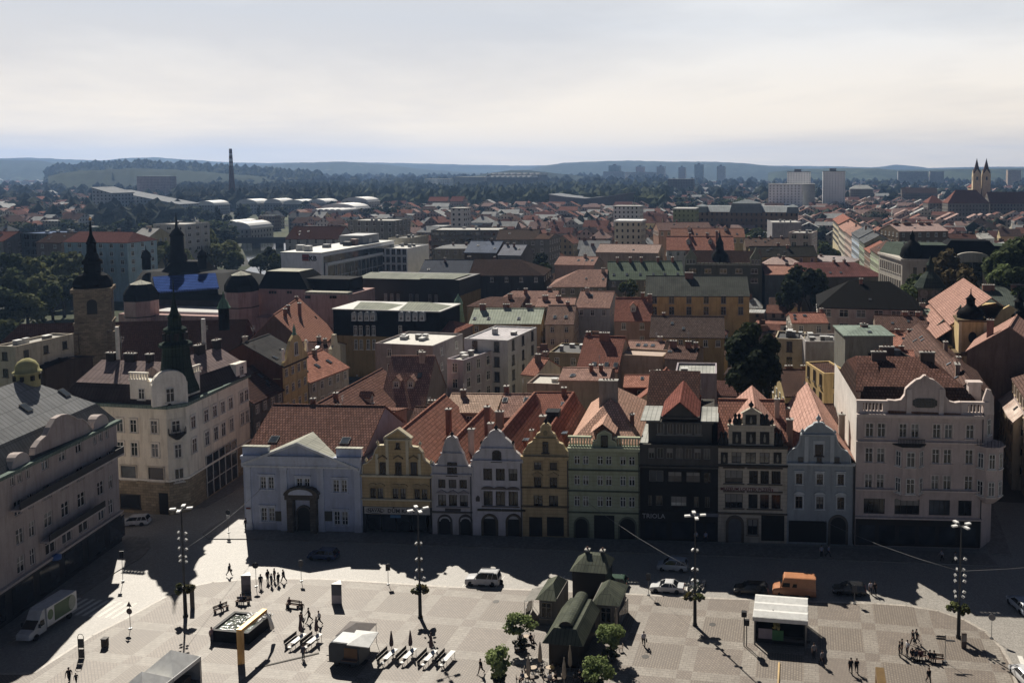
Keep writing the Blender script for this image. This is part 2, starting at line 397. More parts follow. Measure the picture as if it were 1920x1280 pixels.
pavement('pavement',[(-100.6,125.5),(-96.5,126.5),(-96.5,200),(-100.6,200)])
pavement('pavement',[(26.5,128.8),(29.5,128.5),(31,150),(27.5,150)])
wp=plain('#d8d4c8',.7)
b=MB()
for i in range(9):
 x=-92.4+i*1.02;b.add([(x,92.6,.010),(x+.5,92.6,.010),(x+.5,96.6,.010),(x,96.6,.010)],[(0,1,2,3)])
tag(b.build('road_markings',wp),kind='structure')
b=MB()
for i in range(6):
 x=24.2+i*1.1;b.add([(x,97.5,.010),(x+.55,97.5,.010),(x+.55,101.5,.010),(x,101.5,.010)],[(0,1,2,3)])
tag(b.build('road_markings',wp),kind='structure')
b=MB()
for u in(871,935,1050,1170,1290):
 p=pix(u,1094,0);b.box(p.x-.06,p.x+.06,p.y-2.2,p.y+2.4,.006,.010)
tag(b.build('road_markings',wp),kind='structure')
# hills and far country
def mat_hill(c1,c2,c3,s):
 n=N('hill_cover');p=n.pos();a=n.noise(p,s,6,.6);b2=n.noise(p,s*9,4,.6)
 col=n.mix(n.ramp(a,(.45,.52,0,1)),lin(c1),lin(c2));col=n.mix(n.ramp(b2,(.62,.66,0,.6)),col,lin(c3))
 return n.done(col,1,.05)
def ridge(name,prof,dist,depth,m,base=0,rough=6,seed=1):
 """hill range whose skyline passes the given pixels, at the given distance"""
 rr=random.Random(seed);b=MB();us=[]
 u=prof[0][0]
 while u<=prof[-1][0]:us.append(u);u+=12
 rows=[(-1,0),(-.72,.25),(-.45,.55),(-.22,.85),(0,1),(.4,.8),(1,0)]
 vs=[]
 for u in us:
  for(a0,b0),(a1,b1)in zip(prof,prof[1:]):
   if a0<=u<=a1:v=b0+(b1-b0)*(u-a0)/(a1-a0);break
  r=ray(u,v);L=math.hypot(r[0],r[1]);dx,dy=r[0]/L,r[1]/L;top=H+r[2]/L*dist
  top+=rr.uniform(-1,1)*rough*.25
  for k,(o,hh)in enumerate(rows):
   D=dist+o*depth+(rr.uniform(-.1,.1)*depth if 0<k<6 and k!=4 else 0)
   vs.append((dx*D,dy*D,base-2+(top-base+2)*hh+(rr.uniform(-1,1)*rough if 0<k<4 else 0)))
 n=len(rows)
 b.add(vs,[(i*n+k,(i+1)*n+k,(i+1)*n+k+1,i*n+k+1)for i in range(len(us)-1)for k in range(n-1)],0,True)
 return tag(b.build(name,m),kind='structure')
ridge('hills',[(-300,300),(0,297),(60,296),(150,300),(200,301),(230,297),(290,295),(330,298),(420,304),(500,306),(560,305),(640,304),(760,306),(880,309),(980,311),(1100,309),(1250,309),(1400,310),(1560,312),(1640,314),(1680,309),(1700,310),(1740,315),(1830,313),(2200,312)],8600,1900,mat_hill('#222d1c','#303c26','#6d7448',.0012),rough=8,seed=1)
ridge('hills',[(-300,306),(0,300),(70,301),(120,308),(180,318),(300,322),(420,322),(480,311),(560,305),(640,303),(720,308),(800,318),(900,325),(980,322),(1010,312),(1060,305),(1110,303),(1180,301),(1240,303),(1330,303),(1390,306),(1450,312),(1540,318),(1620,318),(1720,318),(1800,317),(2200,316)],6400,1500,mat_hill('#26321e','#2d3a22','#68704a',.0016),rough=7,seed=2)
ridge('hills',[(90,330),(130,322),(200,318),(260,316),(320,318),(380,322),(450,328),(560,336),(620,341)],2900,520,mat_hill('#1f2b17','#273319','#39451f',.006),rough=5,seed=3)
ridge('hills',[(860,336),(910,326),(950,320),(985,318),(1020,322),(1070,328),(1130,336)],3300,420,mat_hill('#1f2b17','#273319','#39451f',.006),rough=5,seed=4)
ridge('hills',[(1440,324),(1480,318),(1560,316),(1640,316),(1700,320),(1760,318),(1840,317),(1920,316),(2100,316)],4300,600,mat_hill('#2c3920','#3a4726','#6d7548',.004),rough=5,seed=5)
# river
def mat_water():
 n=N('river_water');p=n.pos();a=n.noise(n.scaled(p,1,1,1),.35,4,.6);n.bump(a,.12,.3)
 return n.done(lin('#2c332c'),.08,.5)
flat_sheet('river',[pix(u,v,.05)for u,v in((425,530),(470,500),(452,462),(455,452),(540,452),(535,470),(505,500),(520,535))],.05,mat_water())
flat_sheet('river',[pix(u,v,.05)for u,v in((300,530),(425,530),(520,535),(500,560),(300,560))],.05,mat_water())
# air
if HAZE:
 b=MB();b.box(-10900,10900,-1600,10900,-1,330)
 hz=b.build('haze',plain('#ffffff'));tag(hz,kind='stuff')
 m=bpy.data.materials.new('haze_air');m.use_nodes=True;t=m.node_tree
 for nd in list(t.nodes):
  if nd.type=='BSDF_PRINCIPLED':t.nodes.remove(nd)
 v=t.nodes.new('ShaderNodeVolumePrincipled');v.inputs['Density'].default_value=HAZE;v.inputs['Color'].default_value=HAZE_C;v.inputs['Anisotropy'].default_value=.3
 t.links.new(v.outputs[0],t.nodes['Material Output'].inputs['Volume'])
 hz.data.materials.clear();hz.data.materials.append(m)
# shared building parts
WM={};RG=random.Random(8)
def win_mesh(w,h,style='cross',frame='#d9d6cf',surround=None,gl='#15181c'):
 """window unit looking along -y, origin at the middle of its sill"""
 key=(round(w,1),round(h,1),style,frame,surround,gl)
 if key in WM:return WM[key]
 w,h=key[0],key[1];b=MB();x=w/2;t=.09 if style!='dark' else .06
 b.box(-x,x,-.03,.05,0,h,1)
 b.box(-x-.02,-x+t,-.09,.05,0,h,0);b.box(x-t,x+.02,-.09,.05,0,h,0)
 b.box(-x+t,x-t,-.09,.05,h-t,h+.02,0);b.box(-x+t,x-t,-.09,.05,-.02,t,0)
 if style in('cross','plain'):
  b.box(-.045,.045,-.08,-.02,t,h-t,0)
  if style=='cross':b.box(-x+t,-.045,-.075,-.02,h*.64,h*.64+.08,0);b.box(.045,x-t,-.075,-.02,h*.64,h*.64+.08,0)
 if style=='grid':
  for k in(1,2):b.box(-x+t,x-t,-.07,-.02,h*k/3-.03,h*k/3+.03,0)
  b.box(-.05,.05,-.08,-.019,t,h-t,0)
 mats=[plain(frame,.5),glass(gl)]
 if surround:
  s=.2;mats.append(plaster(surround,.2))
  b.box(-x-s,-x-.03,-.13,.03,-.05,h+.03,2);b.box(x+.03,x+s,-.13,.03,-.05,h+.03,2);b.box(-x-s,x+s,-.15,.03,h+.03,h+.03+s,2)
 b.box(-x-.2,x+.2,-.24,.03,-.17,-.05,2 if surround else 0)
 WM[key]=b.mesh('window',mats);return WM[key]
def put_window(T,x,y,z,rz,w,h,style='cross',frame='#d9d6cf',surround=None,gl='#15181c'):
 if gl=='#15181c':gl=RG.choice(('#15181c','#15181c','#202429','#3b4046'))
 return link('window',win_mesh(w,h,style,frame,surround,gl),T,(x,y,z),rz)
def chimney(T,x,y,z0,z1,w=.7,d=.7,c='#8a5a48',rz=0):
 b=MB();b.box(-w/2,w/2,-d/2,d/2,z0,z1-.18,0);b.box(-w/2-.1,w/2+.1,-d/2-.1,d/2+.1,z1-.18,z1,1)
 n=max(1,int(max(w,d)/.6))
 for i in range(n):
  o=(i-(n-1)/2)*.5
  if w>=d:b.cyl(o,0,z1,z1+.3,.13,.11,6,2)
  else:b.cyl(0,o,z1,z1+.3,.13,.11,6,2)
 return b.build('chimney',[plaster(c,.6),plain('#9a958c',.8),plain('#6a4436',.8)],T,(x,y,0),rz)
def antenna(T,x,y,z,h=2.5):
 b=MB();b.tube([(0,0,0),(0,0,h)],.035,5)
 for k in range(4):b.box(-.5+.08*k,.5-.08*k,-.02,.02,h-.15-.28*k,h-.12-.28*k)
 return b.build('antenna',plain('#77777a',.4,.5,.6),T,(x,y,z),RND.uniform(0,3))
def skylight(T,x,y,z,slope,w=.9,h=1.3):
 """slope>0: roof rising towards +y"""
 b=MB();b.box(-w/2,w/2,-h/2,h/2,.02,.14,0);b.box(-w/2+.1,w/2-.1,-h/2+.1,h/2-.1,.14,.16,1)
 return b.build('skylight',[plain('#3a3a3c',.5),glass('#39424c',.08)],T,(x,y,z),(slope,0,0))
def roof_solid(b,fl,fr,rl,rr,th=.22,m=0):
 """one roof slope as a slab: eave left/right, ridge left/right"""
 dn=lambda p:(p[0],p[1],p[2]-th)
 t=[fl,fr,rr,rl];u=[dn(p)for p in t]
 b.add(t+u,[(0,1,2,3),(7,6,5,4),(0,4,5,1),(1,5,6,2),(2,6,7,3),(3,7,4,0)],m)
def dormer(T,x,y,z,w=1.5,h=1.5,dep=2.2,wall='#b9ac98',roof=None,face=-1,kind='gable'):
 """roof dormer whose front looks along face*y"""
 roof=roof or tile('#a2583c');b=MB();f=face;y1=y-f*dep
 ya,yb=min(y,y1),max(y,y1)
 b.box(x-w/2,x+w/2,ya,yb,z,z+h,0)
 if kind=='gable':
  b.xprism([(x-w/2,z+h),(x+w/2,z+h),(x,z+h+w*.5)],ya+.02,yb,0)
  for s in(-1,1):
   e=[(x+s*(w/2+.25),z+h-.2),(x,z+h+w*.5+.1)]
   pts=[e[0],e[1],(e[1][0],e[1][1]+.16),(e[0][0],e[0][1]+.16)]
   b.xprism(pts,ya-.2 if f<0 else ya,yb if f<0 else yb+.2,1)
 else:b.box(x-w/2-.2,x+w/2+.2,ya-.2,yb+.2,z+h,z+h+.14,1)
 o=b.build('dormer',[plaster(wall,.3),roof],T)
 put_window(o,x,y+f*.02,z+.25,0 if f<0 else PI,w*.62,h*.72,'cross')
 return o
def cam_side(p,nrm):return(Vector((0,0,H))-p).dot(nrm)>0
def rhouse(name,label,cat,A,B,w,ze,wall,roof,hip=(0,0),w2=None,rows=2,pitch=2.7,wh=1.6,ww=1.05,style='cross',surround=None,chim=(),sky=(),dorm=(),frame='#cfcac0',group=None,ends=True,far=False,over=.35,blank=False,wcol='#15181c',fh=3.4):
 """house from its ridge line: A,B ridge end points, half widths w / w2 (left of A->B), eave height ze, hips beyond the ends"""
 A=Vector(A);B=Vector(B);zr=(A.z+B.z)/2;d=Vector((B.x-A.x,B.y-A.y,0));L=max(d.length,.1);d.normalize()
 rz=math.atan2(d.y,d.x);w2=w if w2 is None else w2;M=(A+B)/2
 T=thing(name,label,cat,(M.x,M.y,0),rz,group)
 x0,x1=-L/2-hip[0],L/2+hip[1];l=L/2
 zl=ze if w2==w else zr-(zr-ze)*w2/w
 if zl<2:zl=2
 b=MB()
 if hip[0]or hip[1]:
  zb=min(ze,zl);b.box(x0,x1,-w,w2,0,zb)
  if not hip[0]:b.add([(x0,-w,zb),(x0,w2,zb),(x0,0,zr-.1)],[(0,2,1)])
  if not hip[1]:b.add([(x1,-w,zb),(x1,w2,zb),(x1,0,zr-.1)],[(0,1,2)])
 else:
  pr=[(-w,0),(w2,0),(w2,zl-.05),(0,zr-.1),(-w,ze-.05)]
  vs=[(x0,y,z)for y,z in pr]+[(x1,y,z)for y,z in pr]
  b.add(vs,[(4,3,2,1,0),(5,6,7,8,9)]+[(i,(i+1)%5,5+(i+1)%5,5+i)for i in(0,1,4)],0)
 b.build('wall',wall,T)
 r=MB();o=over;s1=(zr-ze)/w;s2=(zr-zl)/w2
 if hip[0]or hip[1]:
  xa,xb=x0-o,x1+o
  rl,rr=(-l if hip[0]else xa,0,zr),(l if hip[1]else xb,0,zr)
  e1,e2=ze-o*s1,zl-o*s2
  p=[(xa,-w-o,e1),(xb,-w-o,e1),(xb,w2+o,e2),(xa,w2+o,e2)]
  r.add(p+[rl,rr],[(0,1,5,4),(2,3,4,5)]+([(3,0,4)]if hip[0]else[])+([(1,2,5)]if hip[1]else[]))
  q=[(a_,b_,c_-.2)for a_,b_,c_ in p];r.add(p+q,[(0,4,5,1),(1,5,6,2),(2,6,7,3),(3,7,4,0),(7,6,5,4)])
  if not hip[0]:r.add([p[0],p[3],rl],[(0,2,1)])
  if not hip[1]:r.add([p[1],p[2],rr],[(0,1,2)])
 else:
  xa,xb=x0-.15,x1+.15
  roof_solid(r,(xa,-w-o,ze-o*s1),(xb,-w-o,ze-o*s1),(xa,0,zr),(xb,0,zr))
  roof_solid(r,(xb,w2+o,zl-o*s2),(xa,w2+o,zl-o*s2),(xb,0,zr),(xa,0,zr))
  if not far:r.box(xa,xb,-.14,.14,zr-.04,zr+.1)
 r.build('roof',roof,T)
 R3=Matrix.Rotation(rz,3,'Z');P=lambda x,y,z:R3@Vector((x,y,z))+Vector((M.x,M.y,0))
 if not blank and rows:
  for sgn,wd,zz in((-1,w,ze),(1,w2,zl)):
   if not cam_side(P(0,sgn*wd,zz),R3@Vector((0,sgn,0))):continue
   Lx=x1-x0;nc=max(1,int((Lx-.8)/pitch));
   for k in range(rows):
    z=zz-fh*(k+1)+1.0
    if z<.8:break
    for i in range(nc):put_window(T,x0+Lx*(i+.5)/nc,sgn*wd+sgn*.02,z,0 if sgn<0 else PI,ww,wh,style,frame,surround,wcol)
  if ends:
   for sgn,xe in((-1,x0),(1,x1)):
    if not cam_side(P(xe,0,ze),R3@Vector((sgn,0,0))):continue
    Ly=w+w2;nc=max(1,int((Ly-1)/pitch))
    for k in range(rows):
     z=min(ze,zl)-fh*(k+1)+1.0
     if z<.8:break
     for i in range(nc):put_window(T,xe+sgn*.02,-w+Ly*(i+.5)/nc,z,PI/2*sgn,ww,wh,style,frame,surround,wcol)
 for cx_,cy_,ch,cw_,cd_ in chim:
  y=cy_*w;zroof=zr-abs(y)*(s1 if y<0 else s2);chimney(T,cx_*l,y,zroof-.6,zr+ch,cw_,cd_)
 for tx,ty in sky:
  y=ty*w;skylight(T,tx*l,y,zr-abs(y)*s1+.02,math.atan(s1)*(1 if y<0 else-1))
 if not far and not name.startswith(('church','school','villa')):
  ro=random.Random(label);nside=-1 if cam_side(P(0,-w,ze),R3@Vector((0,-1,0)))else 1
  if not chim:
   for _ in range(ro.choice((1,1,2))):chimney(T,ro.uniform(-.8,.8)*l,ro.uniform(-.3,.3)*w,zr-1.6,zr+ro.uniform(.5,1.3),ro.uniform(.6,1.3),.7,ro.choice(('#8a5a48','#a58c7c','#77655a')))
  if ro.random()<.6:antenna(T,ro.uniform(-.7,.7)*l,0,zr,ro.uniform(1.5,3))
  if not sky and not dorm:
   for _ in range(ro.choice((0,1,2,3))):
    y=nside*ro.uniform(.25,.75)*(w if nside<0 else w2);skylight(T,ro.uniform(-.85,.85)*l,y,zr-abs(y)*(s1 if y<0 else s2)+.02,math.atan(s1 if y<0 else s2)*(1 if y<0 else-1),ro.uniform(.6,.9),ro.uniform(.8,1.2))
 for tx,ty in dorm:
  y=ty*(w if ty<0 else w2);dormer(T,tx*l,y,zr-abs(y)*(s1 if y<0 else s2)-.3,roof=roof,face=-1 if ty<0 else 1)
 return T
def fhouse(name,label,cat,P0,P1,D,zt,wall,top=None,rows=2,pitch=2.8,wh=1.6,ww=1.1,style='cross',frame='#cfcac0',parapet=.5,units=3,group=None,surround=None,wcol='#15181c',fh=3.4,blank=False,side=True,base=0):
 """flat-roofed block: front top edge P0->P1 (left to right seen from the camera), depth D"""
 P0=Vector(P0);P1=Vector(P1);d=Vector((P1.x-P0.x,P1.y-P0.y,0));L=d.length;rz=math.atan2(d.y,d.x)
 T=thing(name,label,cat,(P0.x,P0.y,base),rz,group);zt-=base
 b=MB();b.box(0,L,0,D,0,zt-parapet);
 t=.3
 for x0,x1,y0,y1 in((0,L,0,t),(0,L,D-t,D),(0,t,t,D-t),(L-t,L,t,D-t)):b.box(x0,x1,y0,y1,zt-parapet,zt)
 b.build('wall',wall,T)
 r=MB();r.box(t,L-t,t,D-t,zt-parapet,zt-parapet+.06,0);r.build('roof',top or plain('#a5a39c',.8),T)
 for i in range(units):
  x,y=RND.uniform(.15,.85)*L,RND.uniform(.25,.8)*D;w_=RND.uniform(.6,1.6);h_=RND.uniform(.6,1.5)
  u=MB();u.box(-w_/2,w_/2,-.5,.5,0,h_,0);u.box(-w_/2-.08,w_/2+.08,-.58,.58,h_,h_+.1,1);u.build('roof_unit',[plain(RND.choice(['#8d8f92','#b5b3ad','#6e6a66']),.5),plain('#c4c4c0',.5)],T,(x,y,zt-parapet+.06),RND.choice([0,PI/2]))
 if blank or not rows:return T
 R3=Matrix.Rotation(rz,3,'Z');W=lambda x,y,z:R3@Vector((x,y,z))+Vector((P0.x,P0.y,0))
 faces=[((0,0),(1,0),L,0)]
 if side:faces+=[((L,0),(0,1),D,PI/2),((0,D),(0,-1),D,-PI/2)]
 for(ox,oy),(dx,dy),LL,rr in faces:
  nrm=R3@Vector((dy,-dx,0))
  if not cam_side(W(ox,oy,0),nrm):continue
  nc=max(1,int((LL-.6)/pitch))
  for k in range(rows):
   z=zt-parapet-fh*(k+1)+1.1
   if z<.6:break
   for i in range(nc):
    q=LL*(i+.5)/nc;put_window(T,ox+dx*q+dy*.02,oy+dy*q-dx*.02,z,rr,ww,wh,style,frame,surround,wcol)
 return T
def text_mesh(txt,size,depth=.02,bold=False):
 c=bpy.data.curves.new('txt','FONT');c.body=txt;c.size=size;c.extrude=depth;c.align_x='CENTER';c.align_y='CENTER';c.resolution_u=2
 if bold:c.offset=size*.02
 o=bpy.data.objects.new('txt',c);COL.objects.link(o)
 bpy.context.view_layer.update();dg=bpy.context.evaluated_depsgraph_get()
 me=bpy.data.meshes.new_from_object(o.evaluated_get(dg));bpy.data.objects.remove(o);bpy.data.curves.remove(c)
 return me
def lettering(T,txt,x,y,z,size,m,rz=0,bold=True,name='lettering'):
 me=text_mesh(txt,size,.02,bold);me.materials.clear();me.materials.append(m)
 return link(name,me,T,(x,y,z),(PI/2,0,rz))
# the row of gabled houses across the square
FD=Vector((1,.0975,0)).normalized();FRZ=math.atan2(FD.y,FD.x);FP=Vector((-84.1,119.75,0))
def fpt(s):return FP+FD*s
RW=random.Random(31)
class Front:
 """one house of the row; pixel measures on its front are turned into metres on the facade plane"""
 def __init__(s,name,label,u0,u1,vb,wallmat,depth,ztop,P=None,d=None,group='gabled houses along the square',cat='house'):
  s.P=Vector(P)if P else FP;s.d=Vector(d).normalized()if d else FD;rz=math.atan2(s.d.y,s.d.x)
  s.s0=0 if u0 is None else s.fac(u0,vb)[0];s.s1=s.fac(u1,vb)[0];s.W=s.s1-s.s0;s.D=depth;s.wall=wallmat
  p=s.P+s.d*s.s0;s.T=thing(name,label,cat,(p.x,p.y,0),rz,group);s.z=ztop;s.holes=[]
 def fac(s,u,v):return pixl(u,v,s.P,s.d)
 def loc(s,u,v):a,z=s.fac(u,v);return a-s.s0,z
 def row(s,us,vt,vb,style='cross',surround=None,frame='#e0ded8',gl='#14171b',cap=None,capc='#cfcabd',uref=None,sill=None):
  """windows of one storey; vt, vb = top and bottom pixel of the first"""
  um=(us[0][0]+us[0][1])/2 if uref is None else uref
  zt=s.loc(um,vt)[1];zb=s.loc(um,vb)[1];vm=(vt+vb)/2
  for ua,ub in us:
   xa=s.loc(ua,vm+.047*(ua-um))[0];xb=s.loc(ub,vm+.047*(ub-um))[0];x=(xa+xb)/2;w=xb-xa;h=zt-zb
   s.holes.append((x-w/2,x+w/2,zb,zt,style,frame,gl,surround,cap,capc))
 def obl(s,ws,style='cross',surround=None,frame='#cfc6c0',gl='#14171b',cap=None,capc='#cfcabd'):
  """a storey on a front seen at an angle: (u0,u1,vt,vb) of every window"""
  q=[]
  for ua,ub,vt,vb in ws:
   x0=s.loc(ua,(vt+vb)/2)[0];x1=s.loc(ub,(vt+vb)/2)[0];um=(ua+ub)/2;q.append((x0,x1,s.loc(um,vb)[1],s.loc(um,vt)[1]))
  zb=sum(a[2]for a in q)/len(q);zt=sum(a[3]for a in q)/len(q)
  for x0,x1,_,_ in q:s.holes.append((x0,x1,zb,zt,style,frame,gl,surround,cap,capc))
 def wall_front(s,z0,z1,rec=.22,wallmat=None):
  """front wall with real openings, windows set back in them"""
  T=s.T;b=MB();H_=[h for h in s.holes if h[2]>z0-.01 and h[3]<z1+.01]
  xs=sorted({0.0,s.W}|{h[0]for h in H_}|{h[1]for h in H_});zs=sorted({z0,z1}|{h[2]for h in H_}|{h[3]for h in H_})
  for i in range(len(xs)-1):
   for k in range(len(zs)-1):
    xm,zm=(xs[i]+xs[i+1])/2,(zs[k]+zs[k+1])/2
    if xs[i+1]-xs[i]<1e-4 or zs[k+1]-zs[k]<1e-4:continue
    if any(h[0]<xm<h[1]and h[2]<zm<h[3]for h in H_):continue
    b.add([(xs[i],0,zs[k]),(xs[i+1],0,zs[k]),(xs[i+1],0,zs[k+1]),(xs[i],0,zs[k+1])],[(0,1,2,3)])
  for h in H_:
   x0,x1,a,c=h[:4]
   b.add([(x0,0,a),(x0,rec,a),(x0,rec,c),(x0,0,c)],[(0,1,2,3)]);b.add([(x1,0,a),(x1,rec,a),(x1,rec,c),(x1,0,c)],[(3,2,1,0)])
   b.add([(x0,0,c),(x1,0,c),(x1,rec,c),(x0,rec,c)],[(0,3,2,1)]);b.add([(x0,0,a),(x1,0,a),(x1,rec,a),(x0,rec,a)],[(0,1,2,3)])
  b.build('front_wall',wallmat or s.wall,T)
  for h in H_:
   x0,x1,a,c,style,frame,gl,sur,cap,capc=h;w=x1-x0;hh=c-a;x=(x0+x1)/2
   f=MB();t=.08;y=rec-.06
   f.box(-w/2,-w/2+t,y-.06,y+.04,0,hh);f.box(w/2-t,w/2,y-.06,y+.04,0,hh);f.box(-w/2+t,w/2-t,y-.06,y+.04,hh-t,hh);f.box(-w/2+t,w/2-t,y-.06,y+.04,0,t)
   if style in('cross','plain'):f.box(-.05,.05,y-.05,y+.03,t,hh-t)
   if style=='cross':
    f.box(-w/2+t,-.05,y-.045,y+.03,hh*.62,hh*.62+.08);f.box(.05,w/2-t,y-.045,y+.03,hh*.62,hh*.62+.08)
   if style=='grid':
    f.box(-.05,.05,y-.05,y+.03,t,hh-t)
    for k in(1,2):f.box(-w/2+t,w/2-t,y-.04,y+.03,hh*k/3-.03,hh*k/3+.03)
   if style=='bars':
    n=max(2,int(w/.75))
    for k in range(1,n):f.box(-w/2+w*k/n-.03,-w/2+w*k/n+.03,y-.05,y+.03,t,hh-t)
   o=f.build('window',plain(frame,.5),T,(x,0,a))
   g=MB();g.box(-w/2+t/2,w/2-t/2,y+.03,y+.06,t/2,hh-t/2);g.build('pane',glass(gl if RW.random()<.55 else RW.choice(('#202327','#2e3135','#464a4e','#1a1512'))),o)
   if RW.random()<.3:g=MB();k=RW.uniform(.3,.6)*hh;g.box(-w/2+t,w/2-t,y+.015,y+.028,hh-t-k,hh-t);g.build('blind',plain('#8f8a80',.8),o)
   if sur or cap:
    f=MB();sw=.18
    if sur:
     f.box(-w/2-sw,-w/2,-.07,0,-.03,hh+sw);f.box(w/2,w/2+sw,-.07,0,-.03,hh+sw);f.box(-w/2,w/2,-.07,0,hh,hh+sw)
    f.box(-w/2-sw-.08,w/2+sw+.08,-.2,0,-.16,-.03)
    k=hh+sw+.12
    if cap=='flat':f.box(-w/2-sw-.1,w/2+sw+.1,-.24,0,k,k+.2)
    if cap=='tri':f.xprism([(-w/2-sw-.12,k),(w/2+sw+.12,k),(0,k+.5)],-.22,0)
    if cap=='arch':f.xprism([(-w/2-sw-.12,k)]+[((w/2+sw+.12)*math.cos(PI-q*PI/8),k+.45*math.sin(q*PI/8))for q in range(9)]+[(w/2+sw+.12,k)],-.22,0)
    f.build('surround',plaster(sur or capc,.3),o)
  s.holes=[h for h in s.holes if h not in H_]
 def body(s,zb,m=None,left=0):
  b=MB();b.box(0.0,.02,.0,s.D,0,zb);b.box(s.W-.02,s.W,.0,s.D,0,zb);b.box(.02,s.W-.02,s.D-.3,s.D,0,zb);b.box(.02,s.W-.02,.3,s.D-.3,zb-.3,zb)
  b.build('side_wall',m or s.wall,s.T)
 def band(s,z,h,out,m,name='cornice',x0=0,x1=None):
  b=MB();x1=s.W if x1 is None else x1;b.box(x0,x1,-out,.0,z,z+h*.55);b.box(x0-.06,x1+.06,-out-.14,.0,z+h*.55,z+h)
  return b.build(name,m,s.T)
 def gable(s,px,m,th=.45,edge=None,name='gable_wall'):
  """gable outline from pixels"""
  pts=[s.loc(u,v)for u,v in px];b=MB();b.xprism(pts,-.02,th)
  o=b.build(name,m,s.T)
  if name=='gable_wall' and s.W<20:
   q=MB();q.tube([(s.W-.12,-.14,.3),(s.W-.12,-.14,pts[0][1]-.1)],.075,6);q.build('downpipe',plain('#4a4744',.5),s.T)
  if edge:
   e=MB()
   for p,q in zip(pts,pts[1:]):
    d=Vector((q[0]-p[0],q[1]-p[1]));
    if d.length<.05:continue
    d.normalize();n=Vector((-d.y,d.x))*.16
    if n.y<0 or(abs(n.y)<.01):n=-n if n.y<0 else n
    e.xprism([(p[0],p[1]),(q[0],q[1]),(q[0]+n.x,q[1]+n.y),(p[0]+n.x,p[1]+n.y)],-.14,th+.06)
   e.build('coping',edge,o)
  return o
 def ball(s,u,v,r,m,name='finial'):
  x,z=s.loc(u,v);b=MB();b.lathe([(r*.5,z-r),(r*.35,z-.3*r),(r,z+.4*r),(r*.9,z+1.0*r),(r*.3,z+1.6*r),(.02,z+2.4*r)],8,(x,.15));return b.build(name,m,s.T)
 def roof_y(s,xr,zr,ze,y0,y1,m,x0=-.1,x1=None,hipback=0):
  """roof with the ridge running back from the front"""
  x1=s.W+.1 if x1 is None else x1;b=MB()
  roof_solid(b,(x0,y1,ze),(x0,y0,ze),(xr,y1-hipback,zr),(xr,y0,zr));roof_solid(b,(x1,y0,ze),(x1,y1,ze),(xr,y0,zr),(xr,y1-hipback,zr))
  b.box(xr-.14,xr+.14,y0,y1-hipback,zr-.03,zr+.1)
  if hipback:b.add([(x0,y1,ze),(x1,y1,ze),(xr,y1-hipback,zr)],[(0,2,1),(0,1,2)])
  b.build('roof',m,s.T)
  c=MB();c.add([(x0+.15,y1-.1,ze-.3),(x1-.15,y1-.1,ze-.3),(xr,y1-.1,zr-.2)],[(0,1,2),(0,2,1)])
  if not hipback:c.build('rear_gable',s.wall,s.T)
 def roof_x(s,yr,zr,zf,y0,y1,zb,m,x0=-.1,x1=None):
  x1=s.W+.1 if x1 is None else x1;b=MB()
  roof_solid(b,(x0,y0,zf),(x1,y0,zf),(x0,yr,zr),(x1,yr,zr));roof_solid(b,(x1,y1,zb),(x0,y1,zb),(x1,yr,zr),(x0,yr,zr));b.box(x0,x1,yr-.14,yr+.14,zr-.03,zr+.1)
  b.build('roof',m,s.T)
  c=MB()
  for x in(x0+.2,x1-.2):c.add([(x,y0+.2,zf-.4),(x,y1-.2,zb-.4),(x,yr,zr-.2)],[(0,1,2),(2,1,0)])
  c.build('gable_end',s.wall,s.T)
 def block(s,u0,v0,u1,v1,y0,y1,m,name):
  xa,zt=s.loc(u0,v0);xb,zb=s.loc(u1,v1);b=MB();b.box(min(xa,xb),max(xa,xb),y0,y1,min(zt,zb),max(zt,zb));return b.build(name,m,s.T)
 def arch(s,u0,u1,vt,vb,m_in,m_fr,name='door',fr=.25,out=.15):
  xa,zt=s.loc(u0,vt);xb,zb=s.loc(u1,vb+.047*(u1-u0));zb=.12;w=(xb-xa)/2;x=(xa+xb)/2;zs=zt-w
  def outl(r,e):return[(x-r,zb),(x+r,zb)]+[(x+r*math.cos(q*PI/10),zs+(r)*math.sin(q*PI/10))for q in range(11)]
  b=MB();b.xprism(outl(w,0),-.05,.02);o=b.build(name,m_in,s.T)
  f=MB();a_=outl(w,0)[2:];c_=outl(w+fr,0)[2:]
  for i in range(10):f.xprism([a_[i],a_[i+1],c_[i+1],c_[i]],-out,.0)
  f.box(x-w-fr,x-w,-out,0,zb,zs);f.box(x+w,x+w+fr,-out,0,zb,zs);f.build('door_frame',m_fr,o)
  return o
Z1=lambda x,y:(440+x/4.266,740+y/4.266)
Z2=lambda x,y:(800+x/4.267,740+y/4.267)
Z3=lambda x,y:(1180+x/3.764,700+y/3.764)
Z5=lambda x,y:(1560+x/3.369,680+y/3.369)
def us(Z,*prs):return[(Z(a,0)[0],Z(b,0)[0])for a,b in prs]
def vv(Z,a,b):return Z(0,a)[1],Z(0,b)[1]
T_OR=tile('#9c5636','#7f4f39',.42,.6);T_BR=tile('#84503c','#5a3d32');T_RD=tile('#95492f','#6e3c2c');T_PK=tile('#b0745a','#8d5f4c');T_DK=tile('#5b372b','#40302a')
M_GR=sheet('#8f978c','#6f7a6c');M_GN=sheet('#5f7a66','#4a5c50');M_DK=sheet('#33353a','#25272b');SLATE=sheet('#5a5e62','#43474a',.5)
dark=plain('#191a1c',.5);wood=plain('#3a2c22',.7)
f=Front('townhouse','pale blue classical house with wide pediment and arched stone portal',460,681,995,plaster('#a9b4cf',.25),18,12)
